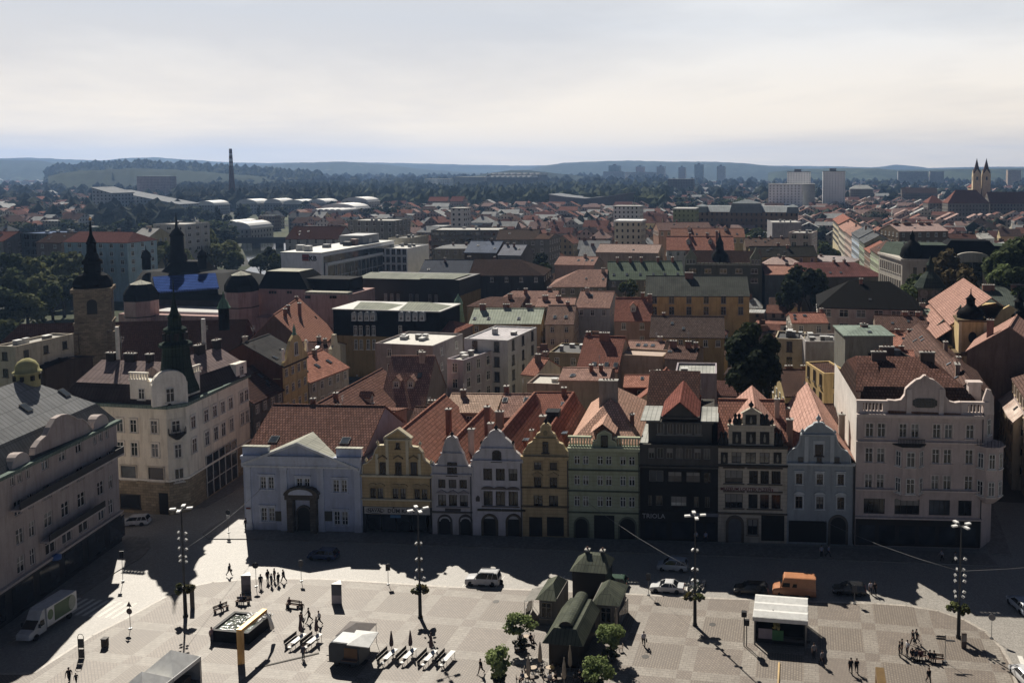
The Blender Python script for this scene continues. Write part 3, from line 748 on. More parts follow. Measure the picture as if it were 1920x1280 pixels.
f.row(us(Z1,(205,250),(268,312)),*vv(Z1,655,750),'grid','#c3cbdc',cap='flat');f.row(us(Z1,(495,540),(557,600)),*vv(Z1,668,762),'grid','#c3cbdc',cap='flat');f.row(us(Z1,(788,834),(853,897)),*vv(Z1,680,777),'grid','#c3cbdc',cap='flat')
f.row(us(Z1,(211,257),(272,320)),*vv(Z1,902,1008),'grid','#c3cbdc',cap='flat');f.row(us(Z1,(795,841),(856,905)),*vv(Z1,932,1040),'grid','#c3cbdc',cap='flat')
f.wall_front(0,10.6);f.body(10.6)
wt=plaster('#b9c2d6',.2)
for a,c in((90,140),(368,430),(660,722),(958,1015)):
 xa=f.loc(*Z1(a,800))[0];xb=f.loc(*Z1(c,800))[0];b=MB();b.box(xa,xb,-.28,0,.1,1.1);b.box(xa+.1,xb-.1,-.2,0,1.1,9.6);b.box(xa,xb,-.3,0,9.6,10.0);b.build('pilaster',wt,f.T)
f.band(10.0,.6,.34,wt,'architrave');f.band(10.62,1.2,.5,wt,'entablature')
f.gable([Z1(80,560),Z1(985,603),Z1(515,395)],f.wall,.5,None,'pediment')
x0,z0=f.loc(*Z1(70,548));x1,z1=f.loc(*Z1(1000,592));xm,zm=f.loc(*Z1(515,385))
b=MB()
for(xa,za),(xb,zb)in(((x0,z0),(xm,zm)),((xm,zm),(x1,z1))):b.xprism([(xa,za-.1),(xb,zb-.1),(xb,zb+.3),(xa,za+.3)],-.75,1.2)
b.box(x0,x1,-.6,-.02,z0-.35,z0-.05);b.build('pediment_cornice',[plaster('#c9cdd2',.3)],f.T)
M_PALE=sheet('#b9b8a4','#96988a')
for a,c in((0,4.0),(f.W-3.9,f.W)):
 b=MB();b.box(a,c,0,.6,11.8,13.0,0);b.box(a-.1,c+.1,-.1,.75,13.0,13.12,1);b.build('attic_parapet',[f.wall,M_PALE],f.T)
b=MB();roof_solid(b,(xm-.2,-.5,zm+.26),(xm-.2,5.2,zm+.26),(xm+.0,-.5,zm+.32),(xm+.0,5.2,zm+.32),.1)
roof_solid(b,(x0+.3,8.5-6,z0+.4),(x0+.3,-.6,z0+.4),(xm,5.5,zm+.35),(xm,-.6,zm+.35),.12);roof_solid(b,(x1-.3,-.6,z1+.4),(x1-.3,2.5,z1+.4),(xm,-.6,zm+.35),(xm,5.5,zm+.35),.12);b.build('portico_roof',[M_PALE],f.T)
f.roof_x(9.8,17.0,11.9,.7,18.6,11.9,T_BR)
for x in(3.4,14.8):skylight(f.T,x,3.1,13.25,math.atan(.56),1.4,1.4)
xp,zp=f.loc(*Z1(552,790));b=MB();st=stone('#6b6153')
b.box(xp-2.3,xp-1.35,-.9,0,.1,5.3);b.box(xp+1.35,xp+2.3,-.9,0,.1,5.3);b.box(xp-2.5,xp+2.5,-1.1,0,5.3,6.0)
b.xprism([(xp-2.7,6.0)]+[(xp+2.7*math.cos(PI-q*PI/10),6.0+1.25*math.sin(q*PI/10))for q in range(11)]+[(xp+2.7,6.0)],-1.1,0);o=b.build('portal',st,f.T)
b=MB();b.xprism([(xp-1.9,6.1)]+[(xp+1.9*math.cos(PI-q*PI/10),6.1+.85*math.sin(q*PI/10))for q in range(11)],-1.14,-1.1);b.build('portal_relief',wt,o)
f.arch(*us(Z1,(508,612))[0],*vv(Z1,890,1080),dark,st,out=.3)
for a in(355,752):
 x,z=f.loc(*Z1(a,968));b=MB();b.box(x-.55,x+.55,-.12,0,z-.75,z+.75);b.build('plaque',plain('#4b4a3c',.5),f.T)
x,z=f.loc(*Z1(118,900));b=MB();b.box(x-.35,x+.35,-.34,-.3,z-.12,z+.12);b.build('street_name_plate',plain('#7a2320',.5),f.T)
chimney(f.T,6.2,10.6,16.0,17.9,.7,.5)
Y=plaster('#bfa05c',.35,.5);YT=plaster('#c9bd98',.3)
f=Front('townhouse','ochre gabled house with pediment top above the coffee shop sign',681,811,1000,Y,24,11)
f.row(us(Z1,(1085,1131),(1143,1190),(1265,1312),(1325,1370),(1438,1484),(1497,1543)),*vv(Z1,743,828),'plain','#a98f55','#463a2c',cap='arch',capc='#a98f55')
z1_=f.loc(*Z1(1030,650))[1];f.wall_front(4.2,z1_);f.body(z1_+.3)
f.band(z1_,.35,.3,YT);f.band(f.loc(*Z1(1030,838))[1],.3,.22,YT,'string_course')
g=f.gable([Z1(1028,648),Z1(1028,560),Z1(1060,548),Z1(1105,512),Z1(1128,445),Z1(1150,410),Z1(1205,408),Z1(1205,345),Z1(1310,280),Z1(1408,350),Z1(1408,418),Z1(1465,425),Z1(1497,462),Z1(1508,515),Z1(1560,555),Z1(1582,572),Z1(1582,660)],Y,.5,YT)
for a in(1142,1225,1385,1480):
 x,z=f.loc(*Z1(a,640));zt=f.loc(*Z1(a,470 if a in(1142,1480)else 345))[1];b=MB();b.box(x-.22,x+.22,-.12,-.02,z,zt);b.build('pilaster',YT,g)
for a in(1187,1312,1435):
 x,z=f.loc(*Z1(a,632));put_window(f.T,x,-.06,z,0,.95,1.75,'plain','#4a3d2e',None);b=MB();b.xprism([(x-.75,z+2.3),(x,z+2.75),(x+.75,z+2.3),(x+.75,z+2.5),(x,z+2.95),(x-.75,z+2.5)],-.2,0);b.build('window_hood',plaster('#7c6a45',.2),f.T)
x,z=f.loc(*Z1(1306,425));put_window(f.T,x,-.06,z,0,.5,.8,'dark','#4a3d2e')
xa,za=f.loc(*Z1(1195,345));xm,zm=f.loc(*Z1(1310,272));xb,zb=f.loc(*Z1(1418,352));b=MB()
for(p,q),(r_,t_)in(((xa,za),(xm,zm)),((xm,zm),(xb,zb))):b.xprism([(p,q-.1),(r_,t_-.1),(r_,t_+.18),(p,q+.18)],-.35,.6)
b.box(xa,xb,-.3,-.02,min(za,zb)-.25,min(za,zb)-.05);b.build('pediment_cornice',YT,g)
for q in(Z1(1140,392),Z1(1480,400),Z1(1050,530),Z1(1570,545)):f.ball(q[0],q[1],.26,YT)
b=MB();b.box(0,f.W,0,.3,3.05,4.2,0);b.box(0,.5,-.02,.3,.1,3.05,0);b.box(f.W-.5,f.W,-.02,.3,.1,3.05,0);b.build('shopfront',dark,f.T)
b=MB()
for k in range(4):b.box(.6+k*2.35,.6+k*2.35+2.15,.04,.2,.5,2.9)
b.build('shop_window',glass('#20252a',.1),f.T)
b=MB();b.box(.35,f.W-.3,-.16,0,3.1,4.15);o=b.build('shop_sign',plain('#b8b2a8',.6),f.T)
lettering(o,'NAVAL',2.0,-.18,3.62,.72,plain('#332a26',.6));lettering(o,'DŮM KÁVY',6.1,-.18,3.6,.85,plain('#332a26',.6))
b=MB()
for q in range(20):
 a0,a1=2*PI*q/20,2*PI*(q+1)/20
 b.xprism([(2.0+1.45*math.cos(a0),3.62+.45*math.sin(a0)),(2.0+1.45*math.cos(a1),3.62+.45*math.sin(a1)),(2.0+1.38*math.cos(a1),3.62+.38*math.sin(a1)),(2.0+1.38*math.cos(a0),3.62+.38*math.sin(a0))],-.19,-.16)
b.build('sign_ring',plain('#332a26',.6),o)
b=MB();b.box(4.3,5.9,-.06,0,2.5,2.95);b.build('blue_panel',plain('#2f78a8',.5),f.T)
f.roof_y(5.4,15.4,10.4,.4,24,T_OR)
chimney(f.T,9.6,12.5,10.4,16.0,.8,.8)
Wc=plaster('#b3aeb2',.3);WT=plaster('#c2bdbd',.25)
f=Front('townhouse','narrow white gabled house with rounded top beside the ochre coffee house',811,886,1003,Wc,22,11)
f.row(us(Z2,(92,150),(176,237),(262,322)),*vv(Z2,675,745),'bars',None,'#3a2a26',cap=None);f.row(us(Z2,(92,155),(178,243),(265,330)),*vv(Z2,797,888),'bars',None,'#3a2a26',cap='tri',capc='#8d868a')
zg=f.loc(*Z2(50,640))[1];f.wall_front(0,zg);f.body(zg);f.band(zg,.25,.22,Wc);f.band(f.loc(*Z2(55,940))[1],.25,.2,plaster('#6d665c',.2),'string_course')
g=f.gable([Z2(50,640),Z2(52,570),Z2(95,555),Z2(108,500),Z2(130,470),Z2(138,425),Z2(150,385),Z2(165,350),Z2(200,335),Z2(235,352),Z2(245,390),Z2(262,430),Z2(290,475),Z2(300,520),Z2(325,570),Z2(362,578),Z2(365,655)],Wc,.45,WT)
f.band(f.loc(*Z2(100,468))[1],.18,.16,Wc,'gable_band',f.loc(*Z2(115,468))[0],f.loc(*Z2(290,470))[0]);f.band(f.loc(*Z2(60,572))[1],.18,.16,Wc,'gable_band')
x,z=f.loc(*Z2(205,638));put_window(f.T,x,-.06,z,0,1.35,1.9,'plain','#3a2a26');f.ball(*Z2(200,325),.3,dark);f.ball(*Z2(52,560),.25,WT);f.ball(*Z2(358,565),.25,WT)
x,z=f.loc(*Z2(210,918));b=MB();b.box(x-1.2,x+1.2,-.08,0,z-.2,z+.2);b.build('name_board',plain('#4c443f',.6),f.T)
for a,c in((100,195),(270,355)):
 o=f.arch(*us(Z2,(a,c))[0],*vv(Z2,965,1105),dark,plaster('#57504a',.2));x=f.loc(*Z2((a+c)/2,1000))[0]
 b=MB()
 for q in range(8):
  a0,a1=PI*q/8,PI*(q+1)/8;b.xprism([(x+.95*math.cos(a0),2.15+.75*math.sin(a0)),(x+.95*math.cos(a1),2.15+.75*math.sin(a1)),(x+.7*math.cos(a1),2.15+.5*math.sin(a1)),(x+.7*math.cos(a0),2.15+.5*math.sin(a0))],-.09,-.05)
 b.build('arched_lettering_band',plain('#b9b9bb',.6),o)
f.roof_y(2.9,14.2,10.2,.4,22,T_OR);dormer(f.T,1.6,4,12.0,1.6,1.4,3,'#9a938c',T_OR)
chimney(f.T,5.2,3.6,10.2,15.4,.9,.6,'#b39c92');chimney(f.T,5.3,12.5,10.2,16.5,.8,.8)
f=Front('townhouse','white gabled house with bell shaped gable and three dark window bays',886,980,1006,plaster('#bab6bf',.3),24,12)
f.row(us(Z2,(453,523),(553,625),(655,725)),*vv(Z2,588,683),'bars',None,'#33241f');f.row(us(Z2,(455,528),(553,628),(655,730)),*vv(Z2,768,885),'bars',None,'#33241f',cap='arch',capc='#6a5f58')
zg=f.loc(*Z2(375,533))[1];f.wall_front(0,zg);f.body(zg);f.band(zg,.3,.24,f.wall)
g=f.gable([Z2(370,533),Z2(376,492),Z2(395,468),Z2(430,448),Z2(440,405),Z2(462,362),Z2(490,338),Z2(508,305),Z2(535,288),Z2(565,287),Z2(595,305),Z2(615,340),Z2(650,368),Z2(685,400),Z2(698,450),Z2(735,478),Z2(762,508),Z2(764,545)],f.wall,.5,WT)
f.band(f.loc(*Z2(430,430))[1],.2,.18,f.wall,'gable_band',f.loc(*Z2(430,430))[0],f.loc(*Z2(698,430))[0])
x,z=f.loc(*Z2(562,528));put_window(f.T,x,-.06,z,0,1.3,1.3,'dark','#33241f');b=MB();b.xprism([(x+.65*math.cos(q*PI/8),z+1.3+.35*math.sin(q*PI/8))for q in range(9)],-.09,-.04);b.build('window_arch',glass('#15181c'),f.T)
f.ball(*Z2(553,275),.34,dark);f.ball(*Z2(436,392),.24,dark);f.ball(*Z2(690,390),.24,dark)
for a,c in((455,555),(650,745)):
 o=f.arch(*us(Z2,(a,c))[0],*vv(Z2,965,1105),dark,plaster('#5a4f3c',.2),fr=.35);x=f.loc(*Z2((a+c)/2,990))[0];b=MB();b.box(x-.75,x+.75,-.1,-.05,2.75,3.2);b.build('fanlight',plain('#a9a8a6',.5),o)
 b=MB();b.box(x-1.8,x+1.8,-.35,0,4.0,4.25);b.build('door_hood',plaster('#57503f',.2),o)
x,z=f.loc(*Z2(410,828));b=MB();b.xprism([(x-.28,z-.4),(x+.28,z-.4),(x+.28,z+.2),(x,z+.5),(x-.28,z+.2)],-.14,0);b.build('coat_of_arms',plain('#4d4440',.6),f.T)
f.roof_y(4.6,16.0,11.2,.4,24,T_OR);chimney(f.T,1.4,6.2,11,15.6,.8,.8,'#b09a90');chimney(f.T,2.0,9.4,11,16.6,1.2,.7,'#8d7468');skylight(f.T,7.0,6,13.0,0)
Y5=plaster('#b79a5e',.35,.6)
f=Front('townhouse','yellow ochre narrow house with volute gable and round medallion',980,1067,1009,Y5,24,12)
f.row(us(Z2,(860,918),(985,1043)),*vv(Z2,537,596),'plain','#a58b57','#3c3026');f.row(us(Z2,(860,918),(985,1045)),*vv(Z2,655,738),'plain','#a58b57','#3c3026',cap='tri',capc='#6f5f40');f.row(us(Z2,(855,928),(978,1052)),*vv(Z2,802,890),'plain',None,'#3c3026',cap=None)
zg=f.loc(*Z2(775,510))[1];f.wall_front(0,zg);f.body(zg);f.band(zg,.5,.4,Y5);f.band(f.loc(*Z2(775,745))[1],.22,.18,plaster('#6f5f40',.2),'string_course');f.band(f.loc(*Z2(775,895))[1],.25,.2,plaster('#6f5f40',.2),'string_course')
g=f.gable([Z2(775,498),Z2(778,455),Z2(800,430),Z2(815,398),Z2(850,380),Z2(872,345),Z2(885,318),Z2(918,300),Z2(920,255),Z2(935,238),Z2(970,238),Z2(985,255),Z2(986,300),Z2(1018,318),Z2(1030,345),Z2(1048,385),Z2(1085,400),Z2(1100,430),Z2(1128,460),Z2(1130,512)],Y5,.5,plaster('#c3ad7a',.3))
f.band(f.loc(*Z2(870,350))[1],.2,.25,Y5,'gable_band',f.loc(*Z2(862,350))[0],f.loc(*Z2(1042,350))[0])
x,z=f.loc(*Z2(951,460));put_window(f.T,x,-.06,z,0,.75,1.6,'dark','#3c3026');x,z=f.loc(*Z2(950,305));b=MB();b.xprism([(x+.32*math.cos(q*PI/6),z+.4*math.sin(q*PI/6))for q in range(12)],-.1,-.02);b.build('medallion',plaster('#8a7748',.2),f.T)
f.ball(*Z2(952,225),.34,dark)
for a,c in((820,925),(962,1098)):f.block(*Z2(a,975),*Z2(c,1130),-.06,.1,dark,'shopfront')
f.roof_y(4.0,16.4,11.6,.4,23,T_RD);chimney(f.T,2.2,5.2,12,17.2,.9,.9,'#a07a62');chimney(f.T,.9,3.0,11.6,15.6,.5,.5,'#b58a72');skylight(f.T,5.6,5,14.5,0)
b=MB();b.box(2.2,4.2,7.5,9.5,13,17.0);b.box(2.1,4.3,7.4,9.6,17.0,17.12);b.build('roof_hatch',M_DK,f.T)
G6=plaster('#98a079',.3,.55);GT=plaster('#a9b08c',.25)
f=Front('townhouse','olive green three storey house with balustrade and central attic gable',1067,1200,1012,G6,26,14)
for a,c in((487,555),(643,720),(808,890)):f.row(us(Z2,(1180,1226),(1249,1296),(1365,1411),(1433,1480),(1547,1593),(1617,1666)),*vv(Z2,a,c),'cross',None,'#d6d9d2')
zg=f.loc(*Z2(1140,440))[1];f.wall_front(0,zg);f.body(zg+.4);f.band(zg,.5,.45,GT)
for v_ in(603,770,940):f.band(f.loc(*Z2(1140,v_))[1],.2,.18,plaster('#5d6348',.2),'string_course')
zb_=zg+.5
for a,c in((0,3.5),(6.8,f.W)):
 b=MB()
 b.box(a,c,.0,.35,zb_,zb_+.2);b.box(a-.05,c+.05,-.1,.45,zb_+1.35,zb_+1.6)
 x=a+.3
 while x<c-.2:b.box(x-.09,x+.09,.08,.26,zb_+.2,zb_+1.35);x+=.42
 b.build('balustrade',GT,f.T)
g=f.gable([Z2(1330,430),Z2(1335,372),Z2(1368,365),Z2(1370,318),Z2(1425,288),Z2(1482,320),Z2(1482,368),Z2(1510,378),Z2(1515,432)],G6,.5,GT);x,z=f.loc(*Z2(1422,425));put_window(f.T,x,-.06,z,0,1.0,1.9,'dark','#2c2c24')
for a,c in((1190,1290),(1545,1668)):f.arch(*us(Z2,(a,c))[0],*vv(Z2,985,1140),dark,plaster('#5f6450',.2))
f.block(*Z2(1340,960),*Z2(1503,1150),-.08,.1,dark,'shopfront')
b=MB();W_=f.W;zr=19.2;ze=zb_+.3
roof_solid(b,(-.1,24,ze),(-.1,.5,ze),(5.3,16,zr),(5.3,8.5,zr));roof_solid(b,(W_+.1,.5,ze),(W_+.1,24,ze),(5.3,8.5,zr),(5.3,16,zr))
b.add([(-.1,.5,ze),(W_+.1,.5,ze),(5.3,8.5,zr)],[(0,1,2)]);b.add([(W_+.1,24,ze),(-.1,24,ze),(5.3,16,zr)],[(0,1,2)]);b.build('roof',tile('#c98a62','#b98566',.4,.5,.4),f.T)
b=MB();roof_solid(b,(3.2,-.1,16.1),(3.2,4.6,16.1),(5.15,-.1,17.6),(5.15,6.0,17.6),.1);roof_solid(b,(7.1,4.6,16.1),(7.1,-.1,16.1),(5.15,6.0,17.6),(5.15,-.1,17.6),.1);b.build('attic_roof',tile('#c98a62','#b98566',.4,.5,.4),f.T)
chimney(f.T,4.9,9.2,17.0,22.0,2.9,1.2,'#8d8178');chimney(f.T,9.0,5.6,15,17.6,.6,.6)
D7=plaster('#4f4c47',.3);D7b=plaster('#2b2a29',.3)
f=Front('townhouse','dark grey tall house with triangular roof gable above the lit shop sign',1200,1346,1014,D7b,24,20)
R7=us(Z3,(135,178),(195,240),(262,307),(328,375),(392,440),(458,505),(525,570))
f.row(R7,*vv(Z3,525,600),'bars',None,'#8b8a84','#23262a');zA=f.loc(*Z3(85,650))[1];zB=f.loc(*Z3(85,510))[1]
f.row(us(Z3,(140,240)),*vv(Z3,683,763),'bars',None,'#77756f','#3d4247');f.row(us(Z3,(272,370),(400,500),(525,575)),*vv(Z3,693,770),'bars',None,'#2b2a29','#15171a')
f.row(us(Z3,(132,160),(185,235)),*vv(Z3,858,932),'bars',None,'#55534e');f.row(us(Z3,(292,404)),*vv(Z3,866,938),'bars',None,'#55534e','#b9b6a8');f.row(us(Z3,(455,490),(533,567)),*vv(Z3,868,945),'bars',None,'#55534e')  # pale glass colour of the wide window imitates a bright reflection
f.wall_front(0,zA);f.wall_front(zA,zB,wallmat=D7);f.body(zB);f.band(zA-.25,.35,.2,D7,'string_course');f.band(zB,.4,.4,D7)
x0,zt=f.loc(*Z3(130,365));x1=f.loc(*Z3(582,365))[0];y_=1.0;zt=f.loc(*Z3(130,362))[1]
b=MB();b.box(x0,x1,y_,14,zB,zt,0);b.box(x0-.3,x1+.3,y_-.4,14.2,zt,zt+.3,1);b.build('top_storey',[D7,D7],f.T)
for a,c in((195,243),(263,308),(328,375),(394,442),(459,506)):
 xa=f.loc(*Z3(a,420))[0];xb=f.loc(*Z3(c,420))[0];put_window(f.T,(xa+xb)/2,y_-.02,f.loc(*Z3(330,455))[1]+.3,0,xb-xa,1.75,'plain','#8b8a84',None,'#2a2e32')
xa,za=f.loc(*Z3(235,328));xb=f.loc(*Z3(475,335))[0];xm,zm=f.loc(*Z3(355,215));za+=.3;b=MB();b.xprism([(xa,za),(xb,za),(xm,zm)],y_-.1,y_+.4,0);b.box(xa-.4,xb+.4,y_-.3,y_+.3,za-.35,za);b.build('roof_gable',D7,f.T)
b=MB();roof_solid(b,(xa-.4,14,za-.2),(xa-.4,y_-.3,za-.2),(xm,14,zm+.15),(xm,y_-.3,zm+.15));roof_solid(b,(xb+.4,y_-.3,za-.2),(xb+.4,14,za-.2),(xm,y_-.3,zm+.15),(xm,14,zm+.15));b.build('roof',tile('#8c3f2a','#6a3426'),f.T)
M7=sheet('#a9aaa2','#8b8d86');b=MB();b.box(0,xa-.5,y_-.2,9,zt+.32,zt+.45);b.build('flat_roof',M7,f.T);b=MB();b.box(xb+.5,f.W,y_-.2,9,zt+.32,zt+.45);b.box(0,x0,-.1,10,zB+.42,zB+.5);b.build('flat_roof',M7,f.T)
b=MB();roof_solid(b,(.2,9.1,zt+.3),(f.W-3,9.1,zt+.3),(.2,16.5,zt+4.4),(f.W-3,16.5,zt+4.4));b.build('rear_roof',T_DK,f.T)
b=MB();b.box(-.02,f.W,-.12,.0,3.1,4.6);o=b.build('shop_fascia',plain('#17181a',.4),f.T)
lettering(o,'TRIOLA',f.loc(*Z3(172,1003))[0],-.15,f.loc(*Z3(172,1003))[1],1.0,plain('#a9abb0',.5),bold=False)
x,z=f.loc(*Z3(525,994));b=MB();b.box(x-2.2,x+2.2,-.16,-.121,z-.25,z+.25);b.build('sign_strip',plain('#6a7080',.5),o)
b=MB();
for a,c in((110,165),(185,262),(300,430),(450,520),(545,605)):xa=f.loc(*Z3(a,1100))[0];xb=f.loc(*Z3(c,1100))[0];b.box(xa,xb,-.06,0,.4,2.9)
b.build('shop_window',glass('#22262c',.1),f.T)
C8=plaster('#b3a790',.35,.62);SG=plaster('#3b3a36',.2)
f=Front('townhouse','cream house with dark sgraffito panels and museum banner across its front',1346,1475,1016,C8,22,17)
f.row(us(Z3,(675,800),(845,907),(925,985),(1003,1068)),*vv(Z3,682,773),'bars',None,'#3a2f28',cap='flat',capc='#6b5f4c');f.row(us(Z3,(675,800),(840,905),(922,985),(1003,1068)),*vv(Z3,848,948),'bars',None,'#3a2f28',cap='flat',capc='#6b5f4c')
f.row(us(Z3,(722,790),(820,893),(920,990)),*vv(Z3,555,632),'plain',None,'#3a2f28');f.row(us(Z3,(835,905)),*vv(Z3,1028,1138),'plain','#8a7d66','#3a2f28')
zg=f.loc(*Z3(630,520))[1];f.wall_front(0,zg);f.body(zg);f.band(zg,.4,.4,plaster('#4a443a',.2));f.band(f.loc(*Z3(630,652))[1],.3,.3,plaster('#4a443a',.2),'string_course');f.band(f.loc(*Z3(630,988))[1],.25,.22,plaster('#6b5f4c',.2),'string_course')
xa,zt=f.loc(*Z3(700,375));xb=f.loc(*Z3(1022,380))[0];b=MB();b.box(xa,xb,-.03,.5,zg+.4,zt);b.box(xa-.15,xb+.15,-.2,.6,zt,zt+.3);b.build('attic_wall',C8,f.T)
xc,zc_=f.loc(*Z3(800,365));xd,zd=f.loc(*Z3(922,282));zd=f.loc(*Z3(860,282))[1];b=MB();b.box(xc,xd,-.05,.5,zt+.3,zd);b.xprism([(xc-.3,zd),(xd+.3,zd),((xc+xd)/2,zd+.9)],-.2,.6);b.build('aedicule',C8,f.T)
def panel(a,c,t,bt,y=-.06):
 x0,z1=f.loc(*Z3(a,t));x1,z0=f.loc(*Z3(c,bt));b=MB();b.box(x0,x1,y,0,z0,z1,0);xm=(x0+x1)/2;h=z1-z0
 b.lathe([(.12,z0+.15*h),(.22,z0+.3*h),(.2,z0+.55*h),(.08,z0+.62*h),(.13,z0+.72*h),(.04,z0+.82*h)],7,(xm,y-.05),1);b.build('sgraffito_panel',[SG,plaster('#8a8474',.2)],f.T)
for a,c in((727,790),(824,893),(922,988)):panel(a,c,410,498)
for a,c in((645,695),(1018,1074)):panel(a,c,555,635)
panel(820,898,290,360,-.09)
for a,z_ in((748,330),(775,345),(940,340),(970,345)):
 x,z=f.loc(*Z3(a,z_));b=MB();b.lathe([(.35,zt+.3),(.45,zt+.8),(.2,zt+1.3),(.3,zt+1.7),(.05,zt+2.0)],7,(x,.2));b.build('volute',dark,f.T)
for a in(650,680,1040,1068):
 x,z=f.loc(*Z3(a,440));b=MB();b.lathe([(.4,zg+.4),(.5,zg+1.0),(.25,zg+1.6),(.35,zg+2.0),(.05,zg+2.4)],7,(x,.2));b.build('volute',dark,f.T)
f.ball(*Z3(860,235),.4,dark);f.ball(*Z3(710,345),.3,dark);f.ball(*Z3(1008,350),.3,dark)
x0,z1=f.loc(*Z3(680,793));x1,z0=f.loc(*Z3(1050,848));z0=f.loc(*Z3(680,840))[1];b=MB();b.box(x0,x1,-.1,0,z0,z1);o=b.build('museum_banner',plain('#b9a898',.6),f.T)
lettering(o,'MUZEUM LOUTEK PLZEŇ',(x0+x1)/2-.9,-.125,(z0+z1)/2+.1,.66,plain('#6a2630',.6));b=MB();b.box(x1-.9,x1-.75,-.125,-.1,z0+.2,z1-.25);b.box(x1-.9,x1-.4,-.125,-.1,z0+.2,z0+.38);b.build('puppet_emblem',plain('#8a2a30',.6),o)
f.arch(*us(Z3,(700,790))[0],*vv(Z3,1015,1170),plain('#5b5f66',.6),plaster('#5e5444',.2),fr=.4,out=.3);f.block(*Z3(932,995),*Z3(1092,1180),-.1,.1,dark,'gateway')
f.roof_x(8,19.5,15.2,.6,16,14,T_OR);chimney(f.T,8.9,5,15,20.5,.7,.7,'#a58c7c');chimney(f.T,11.6-1,2.2,14,18.2,.9,.9,'#8d6a58')
b=MB();roof_solid(b,(1.4,14,16.8),(1.4,1.0,16.8),(5.4,14,20.3),(5.4,1.0,20.3));roof_solid(b,(9.2,1.0,16.8),(9.2,14,16.8),(5.4,1.0,20.3),(5.4,14,20.3));b.build('roof',tile('#c07f62','#a87058',.42,.6),f.T)
B9=plaster('#8d979d',.3);BT=plaster('#a7afb3',.25)
f=Front('townhouse','grey blue baroque house with concave gable and white window surrounds',1475,1600,1020,B9,24,13)
f.row(us(Z3,(1176,1220),(1322,1366),(1470,1514)),*vv(Z3,705,778),'cross','#b7bdbf','#6b5a44',cap='flat',capc='#b7bdbf');f.row(us(Z3,(1172,1222),(1319,1369),(1467,1517)),*vv(Z3,865,950),'cross','#b7bdbf','#6b5a44',cap='arch',capc='#b7bdbf')
zg=f.loc(*Z3(1118,640))[1];f.wall_front(0,zg);f.body(zg);f.band(zg,.35,.4,BT)
g=f.gable([Z3(1115,640),Z3(1118,575),Z3(1140,545),Z3(1180,525),Z3(1205,485),Z3(1215,430),Z3(1240,412),Z3(1265,385),Z3(1300,368),Z3(1310,352),Z3(1368,352),Z3(1378,372),Z3(1405,388),Z3(1430,405),Z3(1455,442),Z3(1468,495),Z3(1495,535),Z3(1535,555),Z3(1555,590),Z3(1558,650)],B9,.5,BT)
for a in(1248,1430):x,z=f.loc(*Z3(a,630));zt=f.loc(*Z3(a,440))[1];b=MB();b.box(x-.3,x+.3,-.16,-.02,z,zt);b.build('pilaster',BT,g)
f.band(f.loc(*Z3(1220,435))[1],.2,.2,BT,'gable_band',f.loc(*Z3(1215,430))[0],f.loc(*Z3(1458,440))[0])
x,z=f.loc(*Z3(1338,575));b=MB();b.box(x-.85,x+.85,-.12,-.02,z-.2,z+2.2);b.build('niche_frame',BT,g);put_window(f.T,x,-.14,z,0,1.1,1.6,'dark','#4b3c30')
for a in(1208,1340,1466):x,z=f.loc(*Z3(a,628));put_window(f.T,x,-.06,z+.1,0,.7,.65,'dark','#5a5a58')
f.ball(*Z3(1336,330),.4,BT);f.ball(*Z3(1222,415),.28,BT);f.ball(*Z3(1450,425),.28,BT)
f.block(*Z3(1125,1035),*Z3(1390,1190),-.1,.1,dark,'shopfront');f.arch(*us(Z3,(1420,1525))[0],*vv(Z3,1010,1190),dark,plaster('#5b564c',.2),fr=.35)
f.roof_y(5.0,18.4,12.6,.4,24,tile('#c58569','#ad7560',.42,.6));chimney(f.T,.3,7.5,12,18.4,1.0,.8,'#a58c7c');chimney(f.T,8.9,8,13,17.5,.9,.9,'#9a8d80')
P10=plaster('#b9a39a',.3);PT=plaster('#c6b2a8',.25)
f=Front('corner_house','large pinkish corner house with curved central gable and balustrade',1602,1838,1030,P10,25,21,group='large corner houses')
y0=(380,470);
R1=us(Z5,(213,262),(288,337),(425,472),(500,548),(637,685),(712,760),(847,896));R2=us(Z5,(210,257),(284,332),(632,678),(705,753),(842,890));R3=us(Z5,(207,254),(281,328),(627,673),(702,750),(837,887))
f.row(R1,*vv(Z5,381,468),'cross','#c6b2a8','#d8d3cb');f.row(R2,*vv(Z5,537,627),'cross','#c6b2a8','#d8d3cb');f.row(R3,*vv(Z5,702,790),'cross','#c6b2a8','#d8d3cb')
f.row(us(Z5,(200,333),(395,552),(612,745),(797,882)),*vv(Z5,856,952),'bars',None,'#3b3431','#1b1c1f')
zg=f.loc(*Z5(165,338))[1];f.wall_front(0,zg);f.band(zg,.5,.55,PT)
for v_,o_ in((500,.25),(800,.4),(975,.45)):f.band(f.loc(*Z5(160,v_))[1],.25,o_,PT,'string_course')
b=MB();z1=f.loc(*Z5(500,985))[1];b.box(.1,f.W-.1,-.06,.05,.12,z1);o=b.build('shopfront',plain('#25211f',.4),f.T)
for k in range(6):b=MB();b.box(.6+k*2.9,2.9+k*2.9,-.1,-.06,.5,z1-1.0);b.build('shop_window',glass('#2c3036',.1),o)
W_=f.W;b=MB();WWH=plaster('#cfc9bf',.25)
CH=1.6
b.box(0,.02,0,f.D,0,zg+2.4);b.build('party_wall',WWH,f.T);b=MB();b.box(.02,W_,f.D-.3,f.D,0,zg);b.build('rear_wall',WWH,f.T)
b=MB();b.add([(W_,0,0),(W_+2.2,2.6,0),(W_+2.2,2.6,zg+.5),(W_,0,zg+.5)],[(0,1,2,3)]);b.add([(W_+2.2,2.6,0),(W_+1.2,f.D,0),(W_+1.2,f.D,zg+.5),(W_+2.2,2.6,zg+.5)],[(0,1,2,3)]);b.build('street_wall',P10,f.T)
